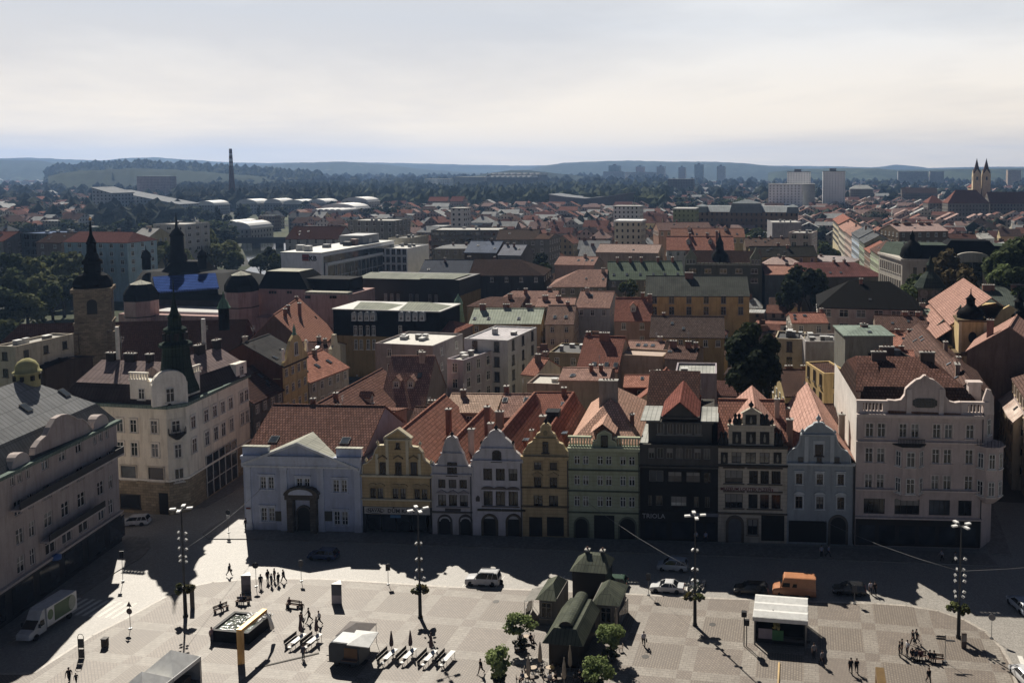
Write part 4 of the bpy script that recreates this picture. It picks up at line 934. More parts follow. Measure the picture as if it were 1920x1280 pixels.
for k,v_ in enumerate((468,)):put_window(f.T,W_+1.1,1.3-.05,f.loc(*Z5(850,468))[1],math.atan2(2.6,2.2),1.1,2.3,'cross','#d8d3cb')
def bay(uL,uR,vt,vb,out,rows,name='bay_window',flat=False):
 xa,zt=f.loc(*Z5(uL,vt));xb=f.loc(*Z5(uR,vt))[0];zb=f.loc(*Z5((uL+uR)/2-0,vb))[1];w=xb-xa;c=w*.24
 o=MB();P=[(xa,0),(xa+c,-out),(xb-c,-out),(xb,0)];o.prism(P,zb,zt);o.prism([(xa-.2,0),(xa+c-.1,-out-.25),(xb-c+.1,-out-.25),(xb+.2,0)],zt,zt+.25);o.prism([(xa-.1,0),(xa+c-.1,-out-.15),(xb-c+.1,-out-.15),(xb+.1,0)],zb-.25,zb)
 o.prism([(xa+.4,0),(xa+c,-out*.6),(xb-c,-out*.6),(xb-.4,0)],zb-.8,zb-.25)
 O=o.build(name,P10,f.T)
 for t_,b_ in rows:
  z1=f.loc(*Z5((uL+uR)/2,t_))[1];z0=f.loc(*Z5((uL+uR)/2,b_))[1];h=z1-z0
  put_window(O,(xa+xb)/2,-out-.02,z0,0,1.25,h,'cross','#d8d3cb');an=math.atan2(-out,c)
  put_window(O,xa+c/2,-out/2-.02,z0,an,.95,h,'cross','#d8d3cb');put_window(O,xb-c/2,-out/2-.02,z0,-an,.95,h,'cross','#d8d3cb')
 return O,xa,xb,zt,zb
O,xa,xb,zt,zb=bay(395,582,525,825,1.1,((548,642),(715,808)))
b=MB();b.prism([(xa-.3,0),(xa+.8,-1.5),(xb-.8,-1.5),(xb+.3,0)],zt+.25,zt+.4,0)
for i in range(18):
 q=i/17;b.box(xa+.3+q*(xb-xa-.6)-.03,xa+.3+q*(xb-xa-.6)+.03,-1.45,-1.4,zt+.4,zt+1.4)
b.box(xa+.2,xb-.2,-1.48,-1.38,zt+1.4,zt+1.5);b.build('balcony',plain('#2c2b2a',.5),f.T)
cbx=W_+1.0;b=MB();cz0,cz1=f.loc(*Z5(930,845))[1],f.loc(*Z5(930,530))[1];b.lathe([(1.2,cz0-.9),(2.1,cz0),(2.1,cz1),(2.4,cz1+.05),(2.4,cz1+.3)],8,(cbx,.9),0,False,PI/8);O=b.build('corner_bay',P10,f.T)
for t_,b_ in((560,655),(735,825)):
 z0=f.loc(*Z5(940,b_))[1];h=f.loc(*Z5(940,t_))[1]-z0
 for k in(-1,0,1):
  a=-PI/2+k*PI/4;r_=2.1*math.cos(PI/8)+.02;put_window(O,cbx+r_*math.cos(a),.9+r_*math.sin(a),z0,a+PI/2,.95,h,'cross','#d8d3cb')
b=MB()
for i in range(14):a=-PI*.95+i*PI*.9/13;b.box(cbx+2.3*math.cos(a)-.03,cbx+2.3*math.cos(a)+.03,.9+2.3*math.sin(a)-.03,.9+2.3*math.sin(a)+.03,cz1+.3,cz1+1.3)
b.build('balcony',plain('#2c2b2a',.5),f.T)
zb_=zg+.5
for a,c in((0,f.loc(*Z5(350,300))[0]),(f.loc(*Z5(818,310))[0],W_+.6)):
 b=MB();b.box(a,c,0,.4,zb_,zb_+.35);b.box(a-.05,c+.05,-.12,.5,zb_+1.55,zb_+1.9);b.box(a,a+.9,-.05,.45,zb_+.35,zb_+1.55);b.box(c-.7,c,-.05,.45,zb_+.35,zb_+1.55)
 x=a+1.2
 while x<c-.9:b.box(x-.12,x+.12,.06,.3,zb_+.35,zb_+1.55);x+=.5
 b.build('balustrade',PT,f.T)
g=f.gable([Z5(350,300),Z5(350,240),Z5(400,245),Z5(440,238),Z5(465,205),Z5(470,168),Z5(500,140),Z5(535,112),Z5(562,105),Z5(588,82),Z5(614,105),Z5(640,112),Z5(675,140),Z5(708,170),Z5(710,212),Z5(738,248),Z5(775,258),Z5(815,252),Z5(818,320)],P10,.6,PT)
for a in(485,690):x,z=f.loc(*Z5(a,300));zt=f.loc(*Z5(a,165))[1];b=MB();b.box(x-.35,x+.35,-.18,-.02,zb_,zt);b.build('pilaster',PT,g)
x,z=f.loc(*Z5(586,283));z1=f.loc(*Z5(586,223))[1];b=MB();w_,h_=1.75,(z1-z)/2;zc_=(z+z1)/2
b.xprism([(x-w_,zc_-h_*.5),(x-w_*.6,zc_-h_),(x+w_*.6,zc_-h_),(x+w_,zc_-h_*.5),(x+w_,zc_+h_*.5),(x+w_*.6,zc_+h_),(x-w_*.6,zc_+h_),(x-w_,zc_+h_*.5)],-.08,-.02);o=b.build('window',glass('#22262a'),f.T)
b=MB()
for k in range(-3,4):b.box(x+k*.45-.04,x+k*.45+.04,-.12,-.08,zc_-h_,zc_+h_)
for k in(-.5,0,.5):b.box(x-w_,x+w_,-.125,-.085,zc_+k*h_-.04,zc_+k*h_+.04)
b.build('window_bars',plain('#4a4642',.5),o)
b=MB();b.xprism([(W_-.2,zb_),(W_+1.5,zb_),(W_+1.4,zb_+2.4),(W_+1.0,zb_+3.6),(W_+.4,zb_+3.8),(W_-.1,zb_+2.2)],.2,.7);b.build('corner_gable',PT,f.T)
b=MB();b.box(W_-1.4,W_+.4,3.0,4.2,zb_,zb_+3.8);b.box(W_-1.6,W_+.6,2.8,4.4,zb_+3.8,zb_+4.1);b.build('stair_turret',PT,f.T)
zm_=zg+3.6;zr=zg+6.4;T10=tile('#6e4030','#4c3228',.5,.7)
b=MB()
pA=[(.3,1.0,zb_-.2),(W_+1,1.0,zb_-.2),(W_+1.2,f.D,zb_-.2),(.3,f.D,zb_-.2)];pB=[(1.6,3.6,zm_),(W_-1.8,3.6,zm_),(W_-1.8,f.D-3,zm_),(1.6,f.D-3,zm_)];pC=[(1.6,12,zr),(W_-6,12,zr)]
b.add(pA+pB,[(0,1,5,4),(1,2,6,5),(2,3,7,6),(3,0,4,7)],1);b.add(pB+pC,[(0,1,5,4),(2,3,4,5),(1,2,5),(3,0,4)],0);b.build('roof',[T10,tile('#46302a','#33261f')],f.T)
roofR=MB();roof_solid(roofR,(.3,3.2,zm_-.6),(4.0,3.2,zm_-.6),(1.4,9.5,zr-.4),(4.6,9.5,zr-.4),.2);roofR.build('roof_hip',T10,f.T)
for x,y in((5,11),(12.5,11),(7,15)):chimney(f.T,x,y,zr-2,zr+1.0,2.2,.7,'#5a4a42')
# big corner houses on the left
ZA=lambda x,y:(x/4,700+y/4)
ZB=lambda x,y:(x/3.765,940+y/3.765)
PA=plaster('#a3948f',.3);PAT=plaster('#b3a59f',.25)
dA=Vector((-.1945,.981,0));cA=Vector((-100.1,112.8,0));pA0=cA-dA*46
f=Front('corner_house','mauve grey corner house with slate mansard and wavy central gable',None,228,1012,PA,16,18,pA0,dA,'large corner houses')
def q4(Z,*ws):return[Z(a,c)+Z(b_,d)for a,b_,c,d in ws]
def ob(Z,*ws):return[(Z(a,0)[0],Z(b_,0)[0],Z(0,c)[1],Z(0,d)[1])for a,b_,c,d in ws]
f.obl(ob(ZA,(75,110,710,810),(130,166,692,800),(190,220,668,762),(310,365,612,705),(440,495,560,655),(567,615,508,605),(700,726,465,550),(742,770,448,540),(790,815,430,512)))
f.obl(ob(ZA,(105,165,925,1030),(208,250,892,1000),(320,385,805,920),(450,512,752,858),(575,632,697,800),(722,775,650,745),(805,842,630,725)))
f.obl(ob(ZA,(118,178,1132,1245),(218,265,1102,1215),(330,395,1002,1115),(460,520,942,1055),(583,640,880,995),(732,782,840,940),(818,850,812,915)))
f.obl(ob(ZB,(118,175,345,465),(212,250,322,440),(318,392,218,340),(437,510,160,278),(555,625,105,215),(697,742,55,158),(770,803,30,125)),'cross',None,'#cfc6c0','#2a2620')
zg=f.loc(220,790)[1];zs=f.loc(*ZB(600,300))[1]
f.wall_front(4.6,zg);W_=f.W
b=MB();b.box(0,W_,-.05,.2,0,4.6);b.build('shopfront',plain('#23262b',.4),f.T)
b=MB()
for k in range(9):b.box(W_-3-k*5,W_-.8-k*5+1.6,-.09,-.05,.7,3.9)
b.build('shop_window',glass('#262c34',.1),f.T)
b=MB();b.box(W_-.02,W_,0,f.D,0,zg);b.box(0,.02,0,f.D,0,zg);b.box(.02,W_-.02,f.D-.3,f.D,0,zg);b.build('side_wall',PA,f.T)
CU=sheet('#6d8478','#55685e');f.band(zg-.1,.5,.6,CU);f.band(4.4,.4,.35,PAT,'string_course')
bz=f.loc(*ZA(460,760))[1]-1.2;b=MB();x0,x1=f.loc(*ZA(62,850))[0],f.loc(*ZA(862,560))[0]
b.box(x0,x1,-1.3,0,bz,bz+.25,0);b.box(x0,x1,-1.3,-1.2,bz+.25,bz+1.25,1);b.box(x1-.1,x1,-1.2,0,bz+.25,bz+1.25,1);b.build('balcony',[PAT,plain('#2b2b2d',.6)],f.T)
bz=f.loc(*ZA(520,1080))[1]-1.0;b=MB();x0,x1=f.loc(*ZA(292,1180))[0],f.loc(*ZA(720,960))[0]
b.box(x0,x1,-1.3,0,bz,bz+.25,0);b.box(x0,x1,-1.3,-1.2,bz+.25,bz+1.1,1);b.build('balcony',[PAT,plain('#2b2b2d',.6)],f.T)
GZ=[ZA(255,612),ZA(262,560),ZA(300,508),ZA(345,470),ZA(372,410),ZA(410,345),ZA(455,318),ZA(500,312),ZA(545,328),ZA(575,345),ZA(610,345),ZA(645,368),ZA(668,400),ZA(692,436)]
g=f.gable(GZ,PA,.5,PAT)
for c0,c1,vt in((80,222,548),(697,815,332)):
 xa=f.loc(*ZA(c0,600 if c0<100 else 420))[0];xb=f.loc(*ZA(c1,600 if c0<100 else 400))[0];r=(xb-xa)/2;xm=(xa+xb)/2;b=MB();b.xprism([(xm+r*math.cos(q*PI/10),zg+.4+r*.95*math.sin(q*PI/10))for q in range(11)],-.05,2.2);b.build('dormer',PAT,f.T)
zb2=zg+3.2;xr=W_-7;zr=zb2+5.0
b=MB();S1=[(-1,.2,zg+.3),(W_+.4,.2,zg+.3),(W_+.4,f.D,zg+.3),(-1,f.D,zg+.3)];S2=[(-1,1.9,zb2),(W_-1.4,1.9,zb2),(W_-1.4,f.D-1.9,zb2),(-1,f.D-1.9,zb2)];S3=[(-1,8,zr),(xr,8,zr)]
b.add(S1+S2,[(0,1,5,4),(1,2,6,5),(2,3,7,6)],1);b.add([S2[0],S2[1],S3[1],S3[0]],[(0,1,2,3)],0);b.add([S2[1],S2[2],S3[1]],[(0,1,2)],0);b.add([S2[2],S2[3],S3[0],S3[1]],[(0,1,2,3)],0)
b.build('roof',[sheet('#8d8f90','#76787a',.75,.5),sheet('#55585d','#44474c',.5)],f.T)
sl=math.atan((zr-zb2)/6.1)
for u,v in((42,753),(116,757)):
 a,z=pixl(u,v,f.P+Vector((-dA.y,dA.x,0))*5,dA);skylight(f.T,a,4.6,zb2+(4.6-1.9)*.82+.05,sl,1.1,1.5)
xt=pixl(53,740,f.P+Vector((-dA.y,dA.x,0))*8,dA)[0];b=MB();b.lathe([(1.5,zr-2.6),(1.5,zr+.7),(1.75,zr+.75),(1.75,zr+.95),(1.5,zr+1.0),(1.4,zr+1.7),(1.05,zr+2.3),(.5,zr+2.7),(.05,zr+2.8)],16,(xt,8));o=b.build('roof_turret',plaster('#a09a5c',.3),f.T)
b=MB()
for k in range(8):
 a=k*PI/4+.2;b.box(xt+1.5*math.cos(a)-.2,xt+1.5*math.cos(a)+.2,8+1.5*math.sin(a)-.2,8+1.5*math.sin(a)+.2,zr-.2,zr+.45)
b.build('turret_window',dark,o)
x,z=f.loc(*ZB(370,390));b=MB();b.lathe([(.05,z-.5),(.6,z-.3),(.6,z+.2),(.05,z+.45)],8,(x,-.5));b.build('shop_sign',plain('#2a62b0',.4),f.T)
PB=plaster('#d8cdb6',.4);PBT=plaster('#e0d8c8',.3);STN=stone('#a08c68',1.1);ob0=Vector((-98.2,125,0));zE=17.4
T=thing('corner_house','cream corner house crowned by a dark green copper spire','house',ob0,0,'large corner houses')
FPT=[(-21,-2.0),(-1.9,-2.0),(0,0),(-2.7,20),(-13,20.5),(-13,9),(-21,9)]
def prism_ring(z0,z1,m,grow=0.0,name='wall'):
 b=MB();c=Vector((-8,6));b.prism([(p[0]+(grow if p[0]>-3 else 0),p[1]-(grow if p[1]<1 else 0))for p in FPT],z0,z1);return b.build(name,m,T)
prism_ring(5.6,zE,PB);prism_ring(0,5.6,STN,0.0,'stone_ground_floor');prism_ring(5.5,5.8,PBT,.25,'string_course');prism_ring(zE,zE+.5,CU,.6,'cornice')
P1=ob0+Vector((-2,-2.0,0));D1=Vector((1,0,0));P2=ob0;D2=Vector((-2.7,20,0)).normalized()
def bw(P,d,lst,style='cross',sur='#d2c9b8',fr='#cfc9be',lx=0,ly=0):
 rz=math.atan2(d.y,d.x);q=[]
 for ua,ub,vt,vb in lst:
  um,vm=(ua+ub)/2,(vt+vb)/2;s0=pixl(ua,vm,P,d)[0];s1=pixl(ub,vm,P,d)[0];q.append(((s0+s1)/2,s1-s0,pixl(um,vb,P,d)[1],pixl(um,vt,P,d)[1]))
 zb=sum(a[2]for a in q)/len(q);h=sum(a[3]-a[2]for a in q)/len(q);w=sum(a[1]for a in q)/len(q)
 for s_,w_,_,_ in q:
  p=P+d*s_-ob0;put_window(T,p.x+d.y*.02,p.y-d.x*.02,zb,rz,w,h,style,fr,sur)
 return zb,h
bw(P1,D1,ob(ZA,(885,918,345,435),(975,1032,345,440),(1128,1190,350,448)));bw(P1,D1,ob(ZA,(885,928,515,610),(985,1038,515,615),(1138,1195,525,625)))
bw(P1,D1,ob(ZA,(907,1030,697,795),(1128,1220,700,802)),'dark','#b7ac98','#3b3630');bw(P1,D1,ob(ZA,(905,1055,905,1005)),'dark',None,'#3b3630')
bw(P2,D2,ob(ZA,(1425,1465,305,390),(1525,1560,265,350),(1595,1620,235,320),(1650,1685,210,295),(1712,1742,182,270),(1797,1822,150,230),(1833,1857,135,220)))
bw(P2,D2,ob(ZA,(1435,1475,475,585),(1532,1567,420,525),(1603,1630,390,490),(1657,1688,365,465),(1717,1750,335,435),(1802,1828,295,390),(1837,1865,290,385)))
DC=Vector((1.9,2.0,0)).normalized();PC=ob0+Vector((-1.9,-2,0))
zc1,_=bw(PC,DC,ob(ZA,(1288,1350,350,440)));bw(PC,DC,ob(ZA,(1310,1362,530,630)));bw(PC,DC,ob(ZA,(1310,1378,710,810)),'plain',None)
b=MB();b.lathe([(.3,-.9),(1.3,0),(1.3,.1)],12,(0,0));
for k in range(12):b.box(1.25*math.cos(k*PI/6)-.03,1.25*math.cos(k*PI/6)+.03,1.25*math.sin(k*PI/6)-.03,1.25*math.sin(k*PI/6)+.03,.1,1.0)
b.build('balcony',plain('#2b2b2d',.5),T,(-.6,-1.3,zc1-.2))
s0=pixl(387,900,P2,D2)[0];s1=pixl(444,870,P2,D2)[0];b=MB();b.box(s0,s1,-.08,0,.4,7.4,0)
for k in range(6):x=s0+(s1-s0)*k/5;b.box(x-.08,x+.08,-.16,-.08,.4,7.4,1)
for z in(2.8,5.6,7.4):b.box(s0,s1,-.155,-.081,z-.08,z+.06,1)
b.build('shop_window',[glass('#2a3238',.08),plain('#b8b6b0',.5)],T,(0,0,0),math.atan2(D2.y,D2.x))
b=MB();b.box(.6,2.2,-.05,0,.1,3.6);b.box(-19,-9,-.0,.01,0,.1);b.build('door',dark,T,(-4.4,-2.0,0))
za=zE+.5;b=MB();b.box(-8.5,-1.4,-1.6,5.4,za,za+3.6);b.build('attic_storey',PBT,T)
b=MB();
for x0,x1,y0,y1 in((-8.6,-5.2,-1.75,-1.3),(-1.6,-1.2,1.6,5.6)):
 b.box(x0,x1,y0,y1,za+3.6,za+3.9);b.box(x0,x1,y0,y1,za+4.8,za+5.05)
 L=max(x1-x0,y1-y0);k=.2
 while k<L:
  if x1-x0>y1-y0:b.box(x0+k-.1,x0+k+.1,y0+.1,y1-.1,za+3.9,za+4.8)
  else:b.box(x0+.1,x1-.1,y0+k-.1,y0+k+.1,za+3.9,za+4.8)
  k+=.5
b.build('balustrade',PBT,T)
b=MB();w_=2.5;b.xprism([(-w_,za),(w_,za),(w_,za+3.4)]+[(w_*.95*math.cos(q*PI/10),za+3.6+1.9*math.sin(q*PI/10))for q in range(11)]+[(-w_,za+3.4)],-.3,1.0);b.build('corner_gable',PBT,T,(-1.55,-1.45,0),math.atan2(DC.y,DC.x))
put_window(T,-1.55+.28,-1.45-.28,za+.5,math.atan2(DC.y,DC.x),1.2,2.2);put_window(T,-6.4,-1.62,za+.7,0,1.1,1.7);put_window(T,-1.38,3.6,za+.7,PI/2,1.1,1.7)
zs=pixy(315,722,127).z;GP=sheet('#2f4238','#1f2c27',.5);b=MB()
prof=[(3.35,zs-.8),(3.2,zs),(2.75,zs+1.2),(2.35,zs+3),(2.1,zs+5),(2.0,zs+6.4),(2.6,zs+6.7),(2.5,zs+7.1),(1.5,zs+7.5),(1.5,zs+9),(1.85,zs+9.2),(1.75,zs+9.5),(1.05,zs+9.9),(.95,zs+11.2),(1.2,zs+11.4),(.7,zs+11.9),(.38,zs+13.2),(.14,zs+14.4),(.05,zs+17.4)]
b.lathe(prof,8,(-2.6,1.6),0,False,PI/8);b.ball((-2.6,1.6,zs+14.6),.25);b.build('spire',GP,T)
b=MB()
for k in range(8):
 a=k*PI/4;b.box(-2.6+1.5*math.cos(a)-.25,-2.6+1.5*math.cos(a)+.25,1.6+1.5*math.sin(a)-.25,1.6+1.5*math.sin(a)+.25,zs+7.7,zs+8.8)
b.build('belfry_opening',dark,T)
MP=sheet('#8e7672','#776663',.8,.45);MPD=sheet('#4a3f3f','#3a3233',.6)
b=MB()
def mans(x0,x1,y0,y1,i1,h1,i2,h2,axis):
 z0=zE+.5;A_=[(x0,y0,z0),(x1,y0,z0),(x1,y1,z0),(x0,y1,z0)];B_=[(x0+i1,y0+i1,z0+h1),(x1-i1,y0+i1,z0+h1),(x1-i1,y1-i1,z0+h1),(x0+i1,y1-i1,z0+h1)]
 b.add(A_+B_,[(0,1,5,4),(1,2,6,5),(2,3,7,6),(3,0,4,7)],1)
 if axis=='x':r0,r1=(x0+i2,(y0+y1)/2,z0+h2),(x1-i2,(y0+y1)/2,z0+h2);b.add(B_+[r0,r1],[(0,1,5,4),(2,3,4,5),(3,0,4),(1,2,5)],0)
 else:r0,r1=((x0+x1)/2,y0+i2,z0+h2),((x0+x1)/2,y1-i2,z0+h2);b.add(B_+[r0,r1],[(1,2,5,4),(3,0,4,5),(0,1,4),(2,3,5)],0)
mans(-21,-1.2,-2,11,1.6,2.7,2.2,5.4,'x');mans(-12.6,-1.6,-.5,20.3,1.5,2.6,2.2,5.2,'y');b.build('roof',[MP,MPD],T)
for x,y,w_,d_ in((-17,4.5,1.5,.7),(-13.4,4.5,1.8,.7),(-9.8,4.5,1,.7),(-7,13,.8,2),(-7,17.5,.8,1.4)):chimney(T,x,y,zE+3,zE+7.2,w_,d_,'#3b3433')
for x,y in((-15,4.5),(-8,16)):antenna(T,x,y,zE+6.5,3.5)
b=MB();b.cyl(-7,14.2,zE+6,zE+11.5,.35);b.cyl(-15.8,4.6,zE+6,zE+11.5,.3);b.build('vent_pipe',plain('#c9c6bd',.5),T)
b=MB();b.box(-3.2,-1.9,15.5,18.5,zE+.5,zE+3.2);b.build('attic_gable',PBT,T);put_window(T,-1.88,17,zE+.9,PI/2,1.1,1.7)
# helpers for the old town: ridges and edges by pixel at a chosen depth
def RX(name,label,px,y,w,ve,wall,roof,cat='house',**k):
 A=pixy(px[0],px[1],y);B=pix(px[2],px[3],A.z)
 if abs(B.y-A.y)>.35*abs(B.x-A.x):B=pixy(px[2],px[3],y);B.z=A.z
 um,vm=(px[0]+px[2])/2,0;ym=(A.y+B.y)/2-w;ze=pixy(um,ve,ym).z
 ze=max(3.5,min(ze,A.z-.6));return rhouse(name,label,cat,A,B,w,ze,wall,roof,**k)
def RY(name,label,pa,pb,y,w,drop,wall,roof,cat='house',L=None,**k):
 """ridge running away: near end pixel pa at depth y, far end pixel pb at the same height"""
 A=pixy(pa[0],pa[1],y);B=pix(pb[0],pb[1],A.z)
 if L:B=A+(B-A).normalized()*L
 return rhouse(name,label,cat,A,B,w,A.z-drop,wall,roof,**k)
def FX(name,label,px,y,D,wall,top=None,cat='house',**k):
 P0=pixy(px[0],px[1],y);P1=pix(px[2],px[3],P0.z)
 if abs(P1.y-P0.y)>.4*abs(P1.x-P0.x):P1=pixy(px[2],px[3],y)
 return fhouse(name,label,cat,P0,P1,D,P0.z,wall,top,**k)
def wl(c):return plaster(c,.4)
OT='old town houses behind the square'
T_P2=tile('#a4705a','#7d5848');T_O2=tile('#a85a38','#834834',.4,.5);T_B2=tile('#6e4a3c','#4d372f');T_O3=tile('#b4663f','#925239')
K2=dict(group=OT)
def street(name,label,P0,P1,dep,ze,rise,wall,roof,**k):
 """house whose front stands on the line P0->P1 (near to far), inside to the left of it"""
 P0=Vector(P0+(0,));P1=Vector(P1+(0,));d=(P1-P0).normalized();n=Vector((-d.y,d.x,0));A=P0+n*dep/2;B=P1+n*dep/2;A.z=B.z=ze+rise
 return rhouse(name,label,'house',A,B,dep/2,ze,wall,roof,**k)
street('townhouse','dark grey townhouse between the copper spire house and the yellow gabled house',(-100.6,145.6),(-101.2,156),12,12.4,4.5,wl('#5f5b55'),T_DK,rows=3,pitch=2.1,surround='#77726a',**K2)
Ty=street('townhouse','yellow townhouse with tall curved street gable and green statue on top',(-101.2,156.2),(-102.0,166),16,16.8,4.4,wl('#b59a55'),sheet('#4a4745','#38383a'),rows=4,pitch=1.9,surround='#c2ab6c',**K2)
b=MB();b.add([(-5.1,-8.02,0),(-5.1,8,0),(-5.1,8,16.7),(-5.1,0,21.0),(-5.1,-8.02,16.7)],[(0,1,2,3,4),(4,3,2,1,0)]);b.build('firewall',wl('#7a4a38'),Ty);b=MB();GYp=[(-4.9,16.6),(-4.7,17.4),(-3.6,18.2),(-2.8,19.8),(-2.0,21.2),(-.7,22.1),(.7,22.1),(2.0,21.2),(2.8,19.8),(3.6,18.2),(4.7,17.4),(4.9,16.6)];b.xprism(GYp,-8.25,-7.7);b.build('street_gable',wl('#b9a05c'),Ty)
b=MB();b.lathe([(.5,22.1),(.3,22.6),(.35,23.2),(.15,23.7),(.05,24.3)],7,(0,-8));b.build('statue',plain('#4f8a70',.5),Ty);put_window(Ty,0,-8.27,18.0,0,1.4,2.6,'plain')
for x in(-4.7,4.7):
 b=MB();b.lathe([(.4,17.8),(.3,19.4),(.5,19.6),(.2,20.2)],8,(x,-8));b.build('finial',PBT,Ty)
street('townhouse','low cream townhouse with bright orange tiled roof beside the yellow gabled house',(-101.9,166.4),(-101.2,181),13,11.2,3.6,wl('#9c9484'),T_O3,rows=2,pitch=2.4,surround='#b8b0a0',sky=((-.6,-.55),(0,-.55),(.6,-.55)),**K2)
RY('townhouse','house with great orange roof and row of chimneys beside the pink theatre',(513,590),(560,558),200,9.5,10,wl('#6b4a40'),tile('#a5623f','#8d5438',.4,.5,.35),rows=0,chim=((-.6,-.15,.6,.8,.8),(-.2,-.1,.6,.8,.8),(.1,-.3,.5,.8,.8),(.8,0,.8,.7,.7)),**K2)
RX('townhouse','long dark roofed house with a stepped cream gable above the car park',(560,641,632,640),190,7,668,wl('#a0957c'),T_DK,rows=0,**K2)
for x,z in((630,0),):
 p=pixy(634,650,188);b=MB();pr=[(0,0),(1.2,0),(1.2,3),(3,3.4),(3,6),(4.4,6.4),(4.2,9),(5.5,9.6),(6,12),(7,12),(7.5,9.6),(8.8,9),(8.8,0)];Tg=thing('gable_wall','free standing stepped cream gable of the dark roofed house','gable',(p.x,p.y-7,p.z-9),PI/2+.1);b.xprism([(a,z)for a,z in pr],-.4,.4);b.build('masonry',wl('#b9ae90'),Tg)
RX('townhouse','house with brown tiled roof and pink firewall gable behind the pale blue house',(604,767,741,770),144,5.5,796,wl('#a0706a'),T_BR,rows=0,**K2)
RY('townhouse','long brown roofed side wing running back from the pale blue house',(560,775),(713,692),134,7.5,5,wl('#9a7a70'),T_BR,rows=0,chim=((-.75,.3,.3,.9,.9),(-.3,-.1,.6,.7,.7)),dorm=((.1,-.6),),L=34,**K2)
RX('townhouse','steep roofed house with two pale dormers in the shade of the flat roofed block',(735,667,815,667),166,8.5,764,wl('#8f8178'),T_P2,rows=0,dorm=((-.45,-.62),(.2,-.62)),sky=((.5,-.4),),**K2)
RX('townhouse','low house with gabled roof dormer just behind the ochre coffee house',(780,762,815,762),152,4,790,wl('#8f8178'),T_B2,rows=0,**K2)
FX('apartment_house','flat white roofed apartment block with rooftop boxes and dish aerials',(703,643,812,648),182,15,wl('#8c8280'),plain('#c9c5ba',.8),rows=2,pitch=5,units=6,**K2)
FX('apartment_house','narrow lilac block with roof terrace plants next to the tall white house',(838,672,868,675),177,11,wl('#a59aa2'),plain('#b5b0a5',.8),rows=3,pitch=3.2,wh=2.0,ww=1.3,**K2)
FX('apartment_house','tall white apartment house with ribbed metal roof in the middle of the block',(870,634,952,638),187,17,wl('#b3b3b4'),sheet('#c3bdc0','#a9a3a6',.9),rows=4,pitch=4.4,wh=2.2,ww=1.2,style='plain',frame='#4a4a4a',units=2,parapet=.35,**K2)
RX('townhouse','pale orange tiled house left of the double roof behind the white gables',(848,737,942,738),150,5.5,772,wl('#a08a66'),tile('#b98f6e','#9a7a60'),rows=1,**K2)
RX('townhouse','long house with orange brick patterned tiles behind the white gables',(946,738,1004,738),149,6,780,wl('#9a8878'),T_P2,rows=0,sky=((-.85,-.3),(.5,-.3)),chim=((-.95,.2,1.2,.8,.8),),**K2)
RX('townhouse','house with orange tiles and tall aerial behind the yellow volute gable',(1004,735,1076,735),149.5,6.2,782,wl('#9a8878'),T_O2,rows=0,**K2)
FX('outbuilding','long low brown and beige flat outbuilding with pale roof edge',(988,718,1112,722),164,8,wl('#8a7468'),plain('#b9b2a4',.8),cat='outbuilding',blank=True,units=2,**K2)
RX('townhouse','small cream house with vivid orange roof beside the tall white house',(1002,669,1028,672),180,4.5,702,wl('#c2b99a'),T_O3,rows=0,**K2)
FX('townhouse','yellowish house with dark flat roof and white roof windows',(1029,660,1090,662),192,11,wl('#8d7d5c'),plain('#3b3b3b',.7),rows=2,pitch=3,**K2)
RX('townhouse','big reddish roof with leaning chimney shadow in the middle of the block',(1098,629,1172,631),188,8.5,694,wl('#93806f'),T_O2,rows=0,chim=((.0,-.1,1.0,2.2,.8),(-.9,.1,.8,.9,.9)),sky=((-.2,-.85),(.4,-.85),(.85,-.85)),**K2)
RX('townhouse','house with two slim chimneys on a brick red roof in the middle of the block',(1057,689,1147,690),168,5.5,712,wl('#8d7a6c'),T_P2,rows=0,chim=((.2,-.3,1.1,.7,.9),(.6,-.3,1.1,.7,.9)),**K2)
RX('townhouse','house with pinkish tiles and blank beige side wall',(1180,638,1248,640),196,6.5,661,wl('#a98f78'),T_P2,rows=0,sky=((-.4,-.4),(0,-.4),(.4,-.4)),**K2)
FX('townhouse','blank beige windowless side building under the pinkish tiles',(1156,664,1243,668),184,7,wl('#a98d72'),plain('#b79a84',.8),blank=True,units=0,**K2)
RX('townhouse','small dark red house with light orange roof behind the olive green house',(1172,703,1232,703),164,4.5,724,wl('#4d2a24'),T_O3,rows=1,frame='#8d8d8d',**K2)
RX('townhouse','brown roofed house with rows of chimneys behind the dark grey house',(1256,646,1312,648),186,6,672,wl('#7b6b5e'),T_B2,rows=0,chim=((-.7,-.2,1.2,1.4,.7),(.3,-.2,1.2,1.2,.7),(.8,-.2,1,.8,.7)),**K2)
FX('townhouse','lilac rear house with pale sheet roof behind the dark grey house',(1266,699,1344,700),158,9,wl('#9d9299'),sheet('#a9aaa2','#8b8d86'),rows=1,pitch=4,ww=1.8,units=1,**K2)
RY('townhouse','red brown roof stepping down from the lilac rear house',(1215,735),(1262,672),152,4,3,wl('#8d7d74'),T_O2,rows=0,L=20,**K2)
RX('townhouse','low dark brown roof across the yard behind the puppet museum',(1425,757,1562,757),150,5,790,wl('#7d6f62'),T_DK,rows=0,**K2)
RX('townhouse','dusky brown roofed house with yellow wall beside the great dark tree',(1460,692,1540,691),172,7,740,wl('#b39a5c'),T_B2,rows=1,sky=((.1,-.6),),chim=((-.5,.1,.6,1.4,.6),(.3,.1,.6,1.8,.6)),**K2)
FX('townhouse','yellow rear house next to the white firewall of the corner palace',(1545,700,1592,698),160,10,wl('#c5a152'),T_DK,rows=3,pitch=2.6,wh=2.2,ww=1.0,style='plain',frame='#5a4a38',units=0,parapet=.3,**K2)
